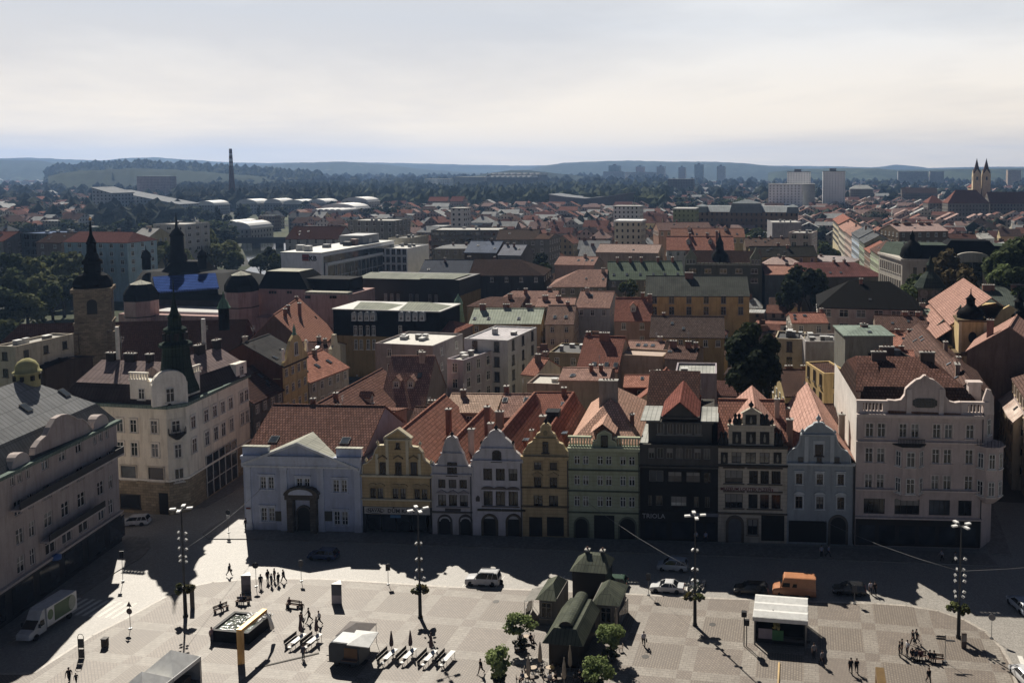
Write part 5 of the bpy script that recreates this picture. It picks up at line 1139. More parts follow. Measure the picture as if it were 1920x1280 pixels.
FX('apartment_house','cream block with bright roof lanterns right of the great dark tree',(1453,634,1508,636),190,9,wl('#a9997a'),plain('#3a3b3c',.7),rows=2,pitch=4,wh=2.2,ww=1.2,style='plain',frame='#4d4740',units=5,**K2)
FX('apartment_house','windowless pale grey block with stepped firewalls',(1510,640,1588,640),186,9,wl('#a09a97'),plain('#77726e',.8),blank=True,units=5,**K2)
RX('apartment_house','square grey tower block with low green pyramid roof',(1612,613,1624,613),178,5.5,624,wl('#77756b'),sheet('#7d9082','#66776b'),hip=(4,4),rows=0,**K2)
FX('apartment_house','dark roof deck building with steel flue beside the green pyramid roof',(1645,672,1712,670),168,9,wl('#3f3b39'),plain('#5d5a56',.8),blank=True,units=6,**K2)
RX('townhouse','small house with stone attic gable and orange roof patches',(1480,586,1545,586),208,5,604,wl('#a39787'),T_O2,rows=1,chim=((.9,.2,.9,.7,.7),),**K2)
RX('townhouse','orange roofed yard house in front of the long street roof',(1650,655,1712,651),182,6,680,wl('#8e7c6e'),T_O2,rows=0,chim=((-.6,0,.9,.9,.7),(.3,0,.9,.9,.7)),sky=((.5,-.5),),**K2)
RX('townhouse','uppermost of the orange roofed yard houses by the street roof',(1665,624,1722,618),204,7,648,wl('#8e7c6e'),T_O3,rows=0,chim=((-.4,0,1,.9,.7),(.5,0,1,1.4,.7)),**K2)
RX('townhouse','orange roofed yard house with white chimneys nearest the corner palace',(1660,690,1738,682),166,6,712,wl('#8e7c6e'),T_O2,rows=0,chim=((-.2,0,.9,.9,.7),(.7,0,.9,1.1,.7)),**K2)
RY('townhouse','long dark brown street house running towards the yellow church',(1800,690),(1722,606),160,5,3.4,wl('#9d8f7c'),T_B2,rows=0,**K2)
RX('townhouse','narrow brown roofed house under the black mansard',(1640,590,1735,586),214,6,618,wl('#8d7a6a'),T_B2,rows=0,chim=((.2,0,1,1.2,.7),(.7,0,1,.9,.7)),**K2)
RX('townhouse','ornate ochre house with long pale green sheet roof',(890,578,1020,578),238,7,606,wl('#a2824f'),sheet('#a9b59c','#8f9a86',.8),rows=4,pitch=3.6,surround='#b3955f',chim=((-.75,-.1,1.4,1.6,.8),(-.1,.1,1.2,1.8,.8),(.55,.1,1.2,1.6,.8)),sky=((-.9,-.7),(-.5,-.7),(.35,-.7)),**K2)
RX('townhouse','cream house with brown roof and twin roof windows beside the pale green roof',(1029,572,1080,572),236,7.5,607,wl('#b5a387'),tile('#8a6450','#6f5244'),rows=3,pitch=3.2,sky=((-.4,-.65),(.4,-.65)),chim=((.4,0,1,1,.7),),surround='#a39176',**K2)
RX('townhouse','light grey walled house with wide orange brown roof',(1090,545,1152,546),252,8,576,wl('#9aa0a4'),T_P2,rows=1,sky=((-.3,-.3),),**K2)
Tm=RX('townhouse','steep red roofed house with a wooden gabled dormer and blue glazed band',(1155,558,1222,558),224,7,600,wl('#95735f'),T_O2,rows=2,pitch=3,dorm=((0,-.6),),chim=((.9,-.2,1.2,1,.8),(.5,0,1.4,.8,.8)),**K2)
RX('townhouse','dark grey brown roofed long house with ochre frieze below the yellow building',(1222,592,1357,593),214,7.5,631,wl('#9c8040'),tile('#5f4a42','#463831'),rows=1,**K2)
RX('townhouse','long yellow building with dark sheet roof and bare gable end',(1212,517,1400,517),266,9.5,554,wl('#c19a3e'),sheet('#4c5048','#3a3d38',.6),rows=2,pitch=4.4,wh=2.4,ww=1.5,chim=((-.15,-.1,1.2,2.4,1.2),),frame='#8f8a80',**K2)
RX('townhouse','pinkish brown roof left of the busy little square',(962,545,1046,545),262,8,572,wl('#8b7a6c'),T_P2,rows=0,chim=((-.4,-.2,1,1,.8),(.6,.1,1,1.2,.8)),hip=(5,0),**K2)
RX('townhouse','brown roof with ridge vents behind the pale green sheet roof',(920,556,985,557),254,7,575,wl('#8b7a6c'),T_B2,rows=0,hip=(5,0),chim=((.2,-.2,1.2,1.2,.8),),**K2)
RX('townhouse','flat tiled house with black roof boxes above the cream house',(1010,558,1080,558),250,6,574,wl('#7b6d61'),T_P2,rows=0,chim=((-.6,-.3,1,1.6,1),(.1,-.3,.9,1.4,1)),**K2)
RX('townhouse','red roofed house with broad chimney above the flat white roof',(800,600,850,592),222,6,622,wl('#8b7a6c'),T_O2,rows=0,hip=(4,3),chim=((.4,-.2,1,.8,.8),),**K2)
RX('townhouse','grey house with green seamed roof and row of dark roof windows',(1140,490,1278,489),296,9,523,wl('#6f7370'),sheet('#5d7058','#4a5a47',.7),rows=2,pitch=3.4,chim=((-.75,0,1.4,.8,1.6),(-.4,0,1.4,.8,1.6),(-.1,0,1.4,.8,1.6),(.35,0,1.4,.8,1.6),(.75,0,1.4,.8,1.6)),sky=((-.85,-.75),(-.5,-.75),(-.15,-.75),(.2,-.75),(.5,-.75),(.85,-.75)),**K2)
RX('townhouse','house with wide hipped pinkish roof at the edge of the busy little square',(1086,505,1138,505),290,9.5,537,wl('#77735f'),T_P2,hip=(9,0),rows=1,**K2)
RX('townhouse','pink roofed house with three roof windows behind the wide hipped roof',(1050,480,1122,487),312,7,496,wl('#9c8474'),T_P2,rows=0,sky=((.1,-.5),(.5,-.5),(.8,-.5)),**K2)
RX('townhouse','big black roofed house with sunlit pink hip facing the little square',(892,486,974,486),304,10,516,wl('#3f3d3b'),tile('#4a352d','#332a26'),hip=(0,10),rows=1,pitch=4.2,**K2)
RX('townhouse','house with dark blue metal roof left of the black roofed house',(797,487,888,487),304,10,518,wl('#55534f'),sheet('#3d475a','#323a49',.6),rows=0,**K2)
RX('townhouse','shiny blue sheet roofed hall with pale flaking spots',(884,451,943,450),352,8,473,wl('#6b5a4c'),sheet('#5a6c8a','#46566f',.7,.3),rows=0,**K2)
RX('townhouse','cream house with grey hipped roof left of the shiny blue roof',(845,458,884,458),356,7,466,wl('#a6987e'),sheet('#85888a','#6c6f71'),rows=1,hip=(5,0),**K2)
RX('townhouse','house with faded blue roof right of the shiny blue roof',(946,458,988,457),350,8,478,wl('#77716b'),sheet('#7c8190','#6c6f7c'),rows=0,**K2)
FX('office_building','long grey concrete office with bands of dark windows',(808,431,937,431),425,22,wl('#6d6c66'),rows=4,cat='office building',pitch=4.2,ww=3.6,wh=1.7,style='plain',frame='#5a5a56',**K2)
RX('apartment_house','grey apartment house with brown attic and loggia band',(937,430,1012,430),388,9,449,wl('#77736b'),tile('#574438','#463a32'),rows=5,pitch=3.2,**K2)
RX('apartment_house','grey apartment house at the corner of the little square',(1014,438,1040,441),384,9,448,wl('#77756f'),tile('#5c4034','#4a382f'),rows=5,pitch=3.0,**K2)
RX('townhouse','long salmon roof with dotted ridge above the green seamed roof',(1126,457,1240,455),345,8,473,wl('#8d7a6a'),tile('#a98473','#8f7264'),rows=0,chim=((-.5,.2,1,.8,.8),),**K2)
RX('townhouse','white house with bright orange roof and two white gabled dormers',(1250,443,1374,443),340,7.5,468,wl('#b9b5ac'),T_O3,rows=1,dorm=((-.35,-.55),(.3,-.55)),chim=((-.3,0,1.4,.8,1.8),(.22,0,1.4,.8,1.8),(.5,-.5,2.4,.9,.9)),**K2)
RX('townhouse','brown roofed house with pink walls and bright yellow end wall',(1230,417,1328,416),405,8,431,wl('#a97f68'),tile('#7d5a50','#6a4e46'),rows=1,**K2)
RX('townhouse','orange brown roof with two small tower dormers and white skylights',(1258,428,1394,428),372,7,444,wl('#a39462'),tile('#935a3c','#7b4e38'),rows=1,dorm=((-.5,-.3),(.5,-.3)),sky=((-.3,-.7),(0,-.7),(.3,-.7),(.8,-.7)),**K2)
RX('townhouse','dull brown roof with small bright vents right of the orange roofed house',(1396,446,1478,446),360,7,462,wl('#6f6252'),tile('#6d5244','#57443a'),rows=0,chim=((-.8,.1,.8,.8,1.4),(-.3,.1,.8,.8,1.4),(.2,.1,.8,.8,1.4),(.7,.1,.8,.8,1.4)),**K2)
RX('townhouse','low yellow house with dark green black roof above the red metal roof',(1405,462,1525,461),336,6,480,wl('#a89454'),tile('#3b3a32','#302f2a'),rows=1,pitch=4,**K2)
RX('townhouse','house with streaked dark red metal roof',(1492,492,1602,491),322,9.5,518,wl('#55534c'),sheet('#7a4540','#5c3431',.7),hip=(0,8),rows=0,chim=((.3,0,1,.8,1.6),(.65,0,1,.8,1.6)),sky=((-.8,-.75),(-.4,-.75),(0,-.75),(.35,-.75)),**K2)
RX('townhouse','grey blue hall with bright orange roof left of the red metal roof',(1430,498,1494,498),322,8,514,wl('#59656e'),tile('#b5704f','#975e47'),rows=0,**K2)
RX('townhouse','pale pink roofs huddled above the red metal roof',(1450,482,1478,484),330,5,495,wl('#8a7a70'),tile('#c09a8c','#a58578'),rows=0,hip=(4,4),**K2)
RX('townhouse','group of pale sheet roofs by the far street',(1530,478,1580,480),345,7,490,wl('#8f8378'),sheet('#a99a98','#948684'),rows=0,hip=(5,5),**K2)
FX('apartment_house','modern pinkish white block with balcony terrace',(1478,436,1522,437),405,16,wl('#b09a92'),rows=2,pitch=4,ww=2.4,wh=2,units=3,**K2)
FX('hall','windowless grey hall above the modern pinkish block',(1448,417,1503,417),470,24,wl('#8f8d90'),cat='hall',blank=True,units=3,**K2)
RX('institution','brown classical building with pinkish roof and dark chimney blocks',(1668,420,1758,419),400,10,433,wl('#6a5a48'),tile('#b08a7e','#97766c'),rows=3,pitch=3.6,cat='institution',chim=((-.8,-.1,.8,2.4,1.2),(-.4,-.1,.8,1.8,1.2),(-.25,-.1,.8,1.8,1.2),(.25,-.1,.8,2.2,1.2),(.55,-.1,.8,2.4,1.2)),**K2)
RX('townhouse','plain dark red roof right of the brown classical building',(1772,438,1828,437),405,8,453,wl('#5d5048'),tile('#5e3a31','#4b302a'),rows=0,**K2)
RX('townhouse','white gabled house with pale grey roof right of the dark red roof',(1832,437,1852,437),405,8,447,wl('#c4c0b8'),sheet('#a3a29c','#8a8a85'),rows=1,**K2)
RX('townhouse','white house with grey pyramid roof at the park edge',(1893,452,1897,452),380,8,464,wl('#b5b5b2'),sheet('#a3a6a4','#8b8e8c'),rows=1,hip=(6,8),**K2)
RX('apartment_house','pale blue apartment house with red roof and curved corner bay',(150,434,250,432),335,8.5,454,wl('#8facb8'),tile('#6d3a32','#55302b'),rows=4,pitch=4.6,ww=1.6,wh=1.8,hip=(0,4),**K2)
RX('apartment_house','mauve apartment house with dark brown roof left of the pale blue one',(100,436,146,435),338,9,455,wl('#77665f'),tile('#43302b','#352824'),rows=4,pitch=4.6,**K2)
FX('office_building','glass fronted office with blue sloping roof panels',(28,437,100,436),342,20,wl('#4f5b63'),sheet('#3e5f8a','#33507a',1.2,.3),cat='office building',rows=4,pitch=3.4,ww=2.8,wh=2.4,style='plain',frame='#5e6a70',units=5,**K2)
RX('apartment_house','grey house with red roof at the far edge beside the glass office',(-30,433,36,434),342,8,452,wl('#85817b'),tile('#6d3a32','#55302b'),rows=3,pitch=4,dorm=((.3,-.6),),**K2)
RX('apartment_house','ochre end house with pale grey roof above the river trees',(268,427,300,424),362,8,446,wl('#a59468'),sheet('#a3a2a0','#8b8a88'),rows=3,pitch=3,**K2)
FX('apartment_house','white stepped modern apartment house above the river trees',(287,420,346,415),385,18,wl('#aaa7a4'),rows=5,pitch=4.5,ww=2.4,wh=1.6,units=2,**K2)
RX('institution','pale grey long house with large dark red mansard roof by the river',(552,424,648,424),410,11,448,wl('#9c9b98'),tile('#4d2c26','#3b2521'),rows=2,pitch=4,wh=2.2,ww=1.4,cat='institution',**K2)
FX('institution','grey ornamental building with arched attic windows and twin gables',(652,413,738,417),440,20,wl('#7b7a74'),rows=3,pitch=4,wh=2.4,ww=1.5,cat='institution',**K2)
FX('apartment_house','cream block behind the left mauve house with dark window hole',(-12,648,28,640),150,14,wl('#b0a591'),plain('#9a958a',.8),rows=2,pitch=4,style='plain',frame='#3b3630',**K2)
RX('townhouse','low dark brown roof in the shadow of the church',(30,668,130,672),160,6,690,wl('#4b3a32'),tile('#3f2b25','#33241f'),rows=0,**K2)
# landmarks
BLK=sheet('#151618','#101113',.6,.6);PINK=wl('#b48f88');PALE=sheet('#b5b39e','#9a9988',.8)
def local(T,b,name,m):return b.build(name,m,T)
def oct_tower(name,label,u,y,r,v0,prof,wallm,capm,cat='tower',n=8,openings=None,ph=PI/8):
 """tower: wall from the ground to pixel v0, then cap profile (r, v) upward"""
 p=pixy(u,v0,y);T=thing(name,label,cat,(p.x,p.y,0));b=MB();b.lathe([(r,0),(r,p.z)],n,(0,0),0,False,ph);b.build('wall',wallm,T)
 pr=[(rr,pixy(u,v,y).z)for rr,v in prof];b=MB();b.lathe(pr,n,(0,0),0,n>8,ph);b.build('roof',capm,T)
 return T,p.z
p=pixy(178,600,178);TS=thing('church_tower','brown stone church tower with black onion dome and gold tipped needle','tower',(p.x,p.y,0),math.radians(35))
Zt=lambda v:pixy(178,v,178).z
b=MB();b.box(-3.6,3.6,-3.6,3.6,0,Zt(603));b.box(-3.5,3.5,-3.5,3.5,Zt(603),Zt(545));b.box(-4.0,4.0,-4.0,4.0,Zt(545),Zt(538));b.box(-3.8,3.8,-3.8,3.8,Zt(604),Zt(600));b.build('wall',stone('#94836a',1.0),TS)
b=MB()
for x,y in((3.6,-3.6),(-3.6,-3.6),(3.6,3.6)):b.box(x-.8,x+.8,y-.8,y+.8,0,Zt(618));
b.build('buttress',stone('#85755e',1.0),TS)
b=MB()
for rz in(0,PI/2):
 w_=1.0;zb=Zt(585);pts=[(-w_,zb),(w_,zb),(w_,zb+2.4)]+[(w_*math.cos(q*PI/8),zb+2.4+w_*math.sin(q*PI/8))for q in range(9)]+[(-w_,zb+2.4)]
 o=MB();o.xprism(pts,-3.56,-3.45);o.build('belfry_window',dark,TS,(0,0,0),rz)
b=MB();b.lathe([(3.9,Zt(540)),(4.1,Zt(532)),(3.9,Zt(524)),(3.1,Zt(516)),(2.0,Zt(511)),(1.75,Zt(508)),(1.7,Zt(496)),(2.1,Zt(494)),(2.1,Zt(489)),(1.5,Zt(484)),(1.3,Zt(478)),(1.05,Zt(474)),(.95,Zt(458)),(1.15,Zt(456)),(.8,Zt(450)),(.35,Zt(440)),(.12,Zt(415))],8,(0,0),0,False,PI/8);b.build('dome',BLK,TS)
b=MB();b.ball((0,0,Zt(411)),.32);b.build('gold_tip',plain('#e0a030',.25,.8,.9),TS)
Tn=RX('church','church nave with very large dark red roof behind the copper spire house',(38,607,462,598),186,11,690,wl('#5b4d42'),tile('#46271f','#341d18'),cat='church',rows=0,hip=(5,0))
p=pixy(420,598,190);Tr=thing('ridge_turret','small dark ridge turret with green copper cap on the church roof','turret',(p.x,p.y,0));z_=lambda v:pixy(420,v,190).z
b=MB();b.lathe([(1.2,z_(618)),(1.2,z_(577))],8);b.build('wall',BLK,Tr);b=MB();b.lathe([(1.6,z_(577)),(1.2,z_(573)),(1.0,z_(567)),(.5,z_(561)),(.3,z_(558)),(.05,z_(546))],8);b.build('roof',sheet('#4b7a62','#3b6250'),Tr)
TH=thing('theatre','big pink walled theatre with black mansards and a blue glazed roof light','theatre',(pixy(350,580,250).x,250,0));ox,oy=TH.location.x,250.0
def P3(u,v,y):p=pixy(u,v,y);return(p.x-ox,p.y-oy,p.z)
def slab(name,u0,u1,vt,y,D,m,vb=None):
 a,c=P3(u0,vt,y),P3(u1,vt,y);b=MB();b.box(a[0],c[0],y-oy,y-oy+D,0 if vb is None else P3(u0,vb,y)[2],a[2]);return b.build(name,m,TH),a[2]
slab('wall',222,500,588,236,30,PINK);slab('rear_wall',232,470,560,252,30,wl('#3d3a38'))
def frust(name,quad_b,quad_t,m,m2=None):
 b=MB();b.add(quad_b+quad_t,[(0,1,5,4),(1,2,6,5),(2,3,7,6),(3,0,4,7)],0);b.add(quad_t,[(0,1,2,3)],1 if m2 else 0);return b.build(name,[m,m2]if m2 else m,TH)
za=P3(240,548,250)[2];zb=P3(300,510,262)[2];xa,xb=P3(238,548,250)[0],P3(446,548,250)[0];xc,xd=P3(262,510,262)[0],P3(418,510,262)[0]
frust('roof',[(xa,0,za),(xb,0,za),(xb,34,za),(xa,34,za)],[(xc,13,zb),(xd,13,zb),(xd,22,zb),(xc,22,zb)],BLK)
xe,xf=P3(298,510,262)[0],P3(372,510,262)[0];zt=P3(330,489,266)[2];frust('upper_roof',[(xe,13,zb),(xf,13,zb),(xf,22,zb),(xe,22,zb)],[(xe+3,15,zt),(xf-3,15,zt),(xf-3,20,zt),(xe+3,20,zt)],BLK)
def mat_blue():
 n=N('glazed_roof');uv=n.uv();bk=n.new('ShaderNodeTexBrick',Scale=1.0,offset=0.0);n.l(uv,bk.inputs['Vector']);bk.offset=0
 bk.inputs['Brick Width'].default_value=.9;bk.inputs['Row Height'].default_value=1.6;bk.inputs['Mortar Size'].default_value=.07
 bk.inputs['Color1'].default_value=lin('#1d4690');bk.inputs['Color2'].default_value=lin('#2450a0');bk.inputs['Mortar'].default_value=lin('#0c1a3a');return n.done(bk.outputs[0],.9,0.0)
q=[P3(293,549,249.2),P3(410,540,249.2),P3(404,513,259),P3(286,520,259)];b=MB();b.add([(x,y,z+.25)for x,y,z in q]+[(x,y+.3,z-.3)for x,y,z in q],[(0,1,2,3),(0,4,5,1),(1,5,6,2),(2,6,7,3),(3,7,4,0)]);b.build('roof_light',mat_blue(),TH)
zf=P3(340,583,240)[2];a,c=P3(292,583,240),P3(426,577,240);b=MB();b.box(a[0],c[0],-11,-1,zf-1,zf);b.build('terrace_roof',plain('#dcdbd6',.25,.5),TH)
Zs=lambda v:pixy(333,v,266).z
b=MB();x_=P3(333,480,266)[0];b.lathe([(2.9,Zs(492)),(2.9,Zs(478)),(2.2,Zs(474)),(2.0,Zs(444)),(2.3,Zs(442)),(2.0,Zs(438)),(1.3,Zs(432)),(.5,Zs(428)),(.3,Zs(415)),(.06,Zs(398))],8,(x_,16));b.build('spire',BLK,TH)
for u in(274,379):
 b=MB();x_=P3(u,480,262)[0];Zq=lambda v:pixy(u,v,262).z;b.lathe([(1.3,Zq(505)),(1.3,Zq(484)),(1.6,Zq(483)),(1.2,Zq(474)),(.2,Zq(468)),(.05,Zq(460))],8,(x_,12));b.build('pinnacle',BLK,TH)
for u,w_,vt,nm in((265,4.8,562,'left'),(453,4.6,545,'right')):
 x_,y_,z_=P3(u,vt,236);b=MB();b.lathe([(w_,0),(w_,z_)],8,(x_,-14),0,False,PI/8);o=b.build('corner_pavilion',PINK,TH);Zq=lambda v:pixy(u,v,236).z;d0=vt-562
 b=MB();b.lathe([(w_+.2,Zq(562+d0)),(w_+.1,Zq(550+d0)),(w_-.8,Zq(540+d0)),(w_-1.9,Zq(532+d0))],8,(x_,-14),0,False,PI/8);b.lathe([(w_-1.8,Zq(532+d0)),(.1,Zq(525+d0))],8,(x_,-14),1,False,PI/8);b.build('dome',[BLK,PALE],o)
 b=MB();b.lathe([(w_+.15,Zq(592+d0)),(w_+.15,Zq(590+d0))],8,(x_,-14),0,False,PI/8);b.build('string_course',plain('#4d4542',.6),o)
o,z1=slab('stage_wall',482,572,541,240,14,PINK);a,c=P3(484,541,240),P3(576,541,240);t0,t1=P3(500,508,244),P3(560,508,244);frust('stage_roof',[(a[0]-.3,-10,z1),(c[0]+.3,-10,z1),(c[0]+.3,4,z1),(a[0]-.3,4,z1)],[(t0[0],-6,t0[2]),(t1[0],-6,t0[2]),(t1[0],2,t0[2]),(t0[0],2,t0[2])],BLK,PALE)
o,z2=slab('side_wall',570,653,551,238,16,PINK);slab('roof_edge',572,651,547,238,3,PALE,551);slab('attic',572,655,522,244,8,BLK,551)
for us_,v_ in(((506,511,516,540,545),548),((574,577,580,620,625,629),557)):
 for u in us_:x_,y_,z_=P3(u,v_,239.9 if v_==548 else 237.9);b=MB();b.box(x_-.3,x_+.3,y_-.06,y_+.1,z_-.4,z_+.4);b.build('small_window',dark,TH)
BI=thing('institution','black mansarded office with yellow lower walls and arched white dormers','institution',(pixy(628,600,216).x,216,0));ox,oy=BI.location.x,216.0
x1=P3(823,600,216)[0];zt=P3(700,582,216)[2];zy=P3(700,630,216)[2]
b=MB();b.box(0,x1,0,13,0,zy);b.build('wall',wl('#8d7438'),BI);b=MB();b.box(-.3,x1+.3,-.3,13.3,zy,zt);b.build('mansard',BLK,BI);b=MB();b.box(-.6,x1+.6,-.6,13.6,zt,zt+.3);b.build('flat_roof',plain('#b3b3ac',.6),BI)
for u0,u1,up,uq in((663,728,675,712),(748,822,765,805)):
 a,c=P3(u0,579,216),P3(u1,580,216);e,g_=P3(up,566,220),P3(uq,566,220);b=MB();b.add([(a[0],-.3,zt+.3),(c[0],-.3,zt+.3),(c[0],9,zt+.3),(a[0],9,zt+.3),(e[0],4.3,e[2]),(g_[0],4.3,e[2])],[(0,1,5,4),(2,3,4,5),(1,2,5),(3,0,4)]);b.build('roof',sheet('#9aa08a','#83897a',.8),BI)
for u in(668,680,692,703,756,769,782,795):
 x_,y_,z_=P3(u,600,216);b=MB();b.box(-.75,.75,-.9,0,0,1.7,0);b.xprism([(.75*math.cos(q*PI/8),1.7+.75*math.sin(q*PI/8))for q in range(9)],-.9,0,0);o=b.build('dormer',plain('#97a0a6',.6),BI,(x_,-.3,z_));put_window(o,0,-.92,.15,0,.9,1.3,'cross','#e4e4e2')
for u in(668,678,691,702,752):
 x_,_,z_=P3(u,628,216);put_window(BI,x_,-.32,z_,0,.95,2.6,'cross','#c9cacb')
 x_,_,z_=P3(u,655,216);put_window(BI,x_,-.02,z_,0,.95,2.7,'cross','#c9cacb')
ML=thing('institution','tall black walled block with pale seamed hipped roofs behind the arched dormers','institution',(pixy(665,560,262).x,262,0));ox,oy=ML.location.x,262.0
x1=P3(862,560,262)[0];z1=P3(760,523,262)[2];b=MB();b.box(0,x1,0,18,0,z1-.0);b.build('wall',plain('#1d1e21',.6),ML);b=MB();b.box(x1,x1+.3,.5,17.5,0,z1-5);b.build('side_wall',wl('#7a6530'),ML)
for u0,u1,up,uq,vt in((668,795,695,780,510),(786,850,805,828,512)):
 a,c=P3(u0,524,261.5),P3(u1,524,261.5);e,g_=P3(up,vt,268),P3(uq,vt,268);z1b=z1+.02+(.3 if u0>700 else 0);b=MB();b.add([(a[0],-.5,z1b),(c[0],-.5,z1b),(c[0],15,z1b),(a[0],15,z1b),(e[0],6,e[2]),(g_[0],6,e[2])],[(0,1,5,4),(2,3,4,5),(1,2,5),(3,0,4)]);b.build('roof',sheet('#8b9080','#747a6d',.9),ML)
for k in range(9):
 if k in(3,6):continue
 put_window(ML,x1*(.3+.06*k),-.02,z1-7,0,.9,2.2,'cross','#8a8d90')
p=pixy(860,603,236);T=thing('corner_turret','mint green copper turret at the corner of the ornate ochre house','turret',(p.x,p.y,0));Zq=lambda v:pixy(860,v,236).z
b=MB();b.lathe([(1.6,0),(1.6,Zq(603))],8);b.build('wall',wl('#a2824f'),T);b=MB();b.lathe([(1.9,Zq(603)),(1.5,Zq(588)),(1.2,Zq(570)),(1.45,Zq(569)),(1.0,Zq(562)),(.4,Zq(556)),(.1,Zq(551))],8);b.build('roof',sheet('#7fae8c','#6a9478',.6),T)
P0=pixy(529,474,305);P1=pix(600,476,P0.z);P2_=pix(720,452,P0.z);P1.y=P0.y=(P0.y+P1.y)/2
KB=thing('bank','long white bank building with black lettering and glazed long side','bank',(P1.x,P1.y,0));wB=P0.x-P1.x;LB=P2_.y-P1.y;zB=P0.z
wht=plaster('#e6e8ea',.15);b=MB();b.box(wB,0,0,LB,0,zB);b.build('wall',wht,KB);b=MB();b.box(wB-.2,.2,-.2,LB+.2,zB,zB+.4);b.build('roof',plain('#aeb1ac',.6),KB)
b=MB();b.box(-.05,.12,1.5,LB-.5,1,zB-1.2);b.build('glass_front',glass('#39464d',.06),KB)
b=MB();
for k in range(40):
 y=4+(LB-6)*k/40;z=2+RND.random()*(zB-12);b.box(.12,.3,y-.12,y+.12,z,z+RND.uniform(3,8))
for z in(zB-5.2,zB-9.5,zB-13.5):b.box(.12,.22,4,LB-1,z,z+.25)
b.build('facade_fin',plain('#c2c6c9',.5),KB)
b=MB();b.box(.1,.6,2.6,LB-.2,zB-4.8,zB-3.8);b.box(.1,.6,2.2,3.2,1,zB-3.8);b.build('facade_frame',wht,KB)
s_,z=pixl(573,483,P1,Vector((1,0,0)));b=MB();b.box(s_-1.3,s_+1.3,-.2,0,z-1.2,z+1.2,0);b.box(s_-1.3,s_+1.3,-.22,-.2,z-.35,z+.0,1);b.build('logo',[plain('#a02028',.5),plain('#1d1d1f',.5)],KB)
s_,z=pixl(587,485,P1,Vector((1,0,0)));lettering(KB,'KB',s_,-.22,z,2.6,plain('#1c1d20',.5))
for k in range(9):
 w_=RND.uniform(1,3);b=MB();b.box(-w_/2,w_/2,-1.2,1.2,0,RND.uniform(1.2,2.6));b.build('roof_unit',plain(RND.choice(['#77797b','#b9b9b5','#3f4042','#8b5c4a']),.5),KB,(RND.uniform(wB+3,-3),RND.uniform(5,LB-4),zB+.4))
b=MB();b.box(wB+3,-3,LB-22,LB-8,zB+.4,zB+4);b.build('plant_room',plain('#8e9195',.6),KB)
Tk=FX('bank','white and glass end block of the bank beyond its long side',(712,465,763,460),352,22,wht,plain('#a9a8a0',.7),cat='bank',rows=5,pitch=2.0,ww=1.7,wh=2.6,style='plain',frame='#c4c6c8',units=3,side=False)
Tk2=FX('office_building','beige upper block with plants on the roof behind the bank',(728,446,768,444),372,20,wl('#9d9682'),plain('#4c4a42',.8),blank=True,cat='office building')
T=FX('town_palace','ornamental grey green palace with scalloped parapet and black spired dome',(1284,497,1429,498),312,15,wl('#565b4e'),plain('#4a3c33',.8),cat='palace',rows=2,pitch=5,ww=2.4,wh=1.6,units=0);zt=P3(1284,497,312)[2]
W_=pixy(1429,498,312).x-pixy(1284,497,312).x
b=MB();roof_solid(b,(0,1.5,zt),(W_,1.5,zt),(0,8,zt+4.6),(W_,8,zt+4.6));roof_solid(b,(W_,14.5,zt),(0,14.5,zt),(W_,8,zt+4.6),(0,8,zt+4.6));b.build('roof',tile('#4d352c','#3b2a24'),T)
for x in(2.2,W_-2.2):
 b=MB();b.box(x-2,x+2,-.2,1.2,zt,zt+2.6,0);b.xprism([(x-2.2,zt+2.6),(x+2.2,zt+2.6),(x+.6,zt+5),(x,zt+6.6),(x-.6,zt+5)],-.2,1.2,0);o=b.build('gable_turret',wl('#777c6a'),T)
 for q in(-1,0,1):put_window(o,x+q*1.1,-.22,zt+.5,0,.7,1.6,'dark')
b=MB()
for k in range(14):x=5+(W_-10)*k/13;b.xprism([(x-.8+.8*0,zt),(x+.8,zt),(x+.5,zt+.9),(x-.5,zt+.9)],-.05,.3)
b.build('parapet_crest',wl('#8b8f80'),T)
Zq=lambda v:pixy(1352,v,318).z;x_=pixy(1352,490,318).x-T.location.x
b=MB();b.lathe([(3.6,zt),(3.7,Zq(488)),(3.0,Zq(478)),(1.6,Zq(470)),(1.3,Zq(458)),(1.5,Zq(457)),(.8,Zq(450)),(.4,Zq(444)),(.06,Zq(432))],8,(x_,6));b.build('dome',BLK,T)
P0=pixy(1692,489,292);MU=thing('museum','long grey white palatial museum with black domed mansard roofs','museum',(P0.x,P0.y,0));ox,oy=P0.x,P0.y;zt=P0.z;LW=76;WMU=wl('#a39c8f')
P2_=pix(1648,476,zt);dS=Vector((P2_.x-P0.x,P2_.y-P0.y,0));LS=dS.length;dS.normalize();nS=Vector((dS.y,-dS.x,0))
E_=[(0,0),(LW,1.5),(LW,18),(14,18),(dS.x*LS+14,dS.y*LS),(dS.x*LS,dS.y*LS)]
b=MB();b.prism(E_,0,zt);b.build('wall',WMU,MU);b=MB();b.prism([(-.5,-.5),(LW,1),(LW,18),(14,18.5),(dS.x*LS+14,dS.y*LS),(dS.x*LS-.5,dS.y*LS)],zt,zt+.7);b.build('cornice',wl('#b3aca0'),MU)
b=MB();b.add([(0,0,zt+.7),(LW,1.5,zt+.7),(LW,18,zt+.7),(0,18,zt+.7),(2,2.5,zt+5),(LW,4,zt+5),(LW,15,zt+5),(2,15,zt+5)],[(0,1,5,4),(3,0,4,7),(2,3,7,6)],0);b.add([(2,2.5,zt+5.0),(LW,4,zt+5.0),(LW,15,zt+5.0),(2,15,zt+5.0)],[(0,1,2,3)],1)
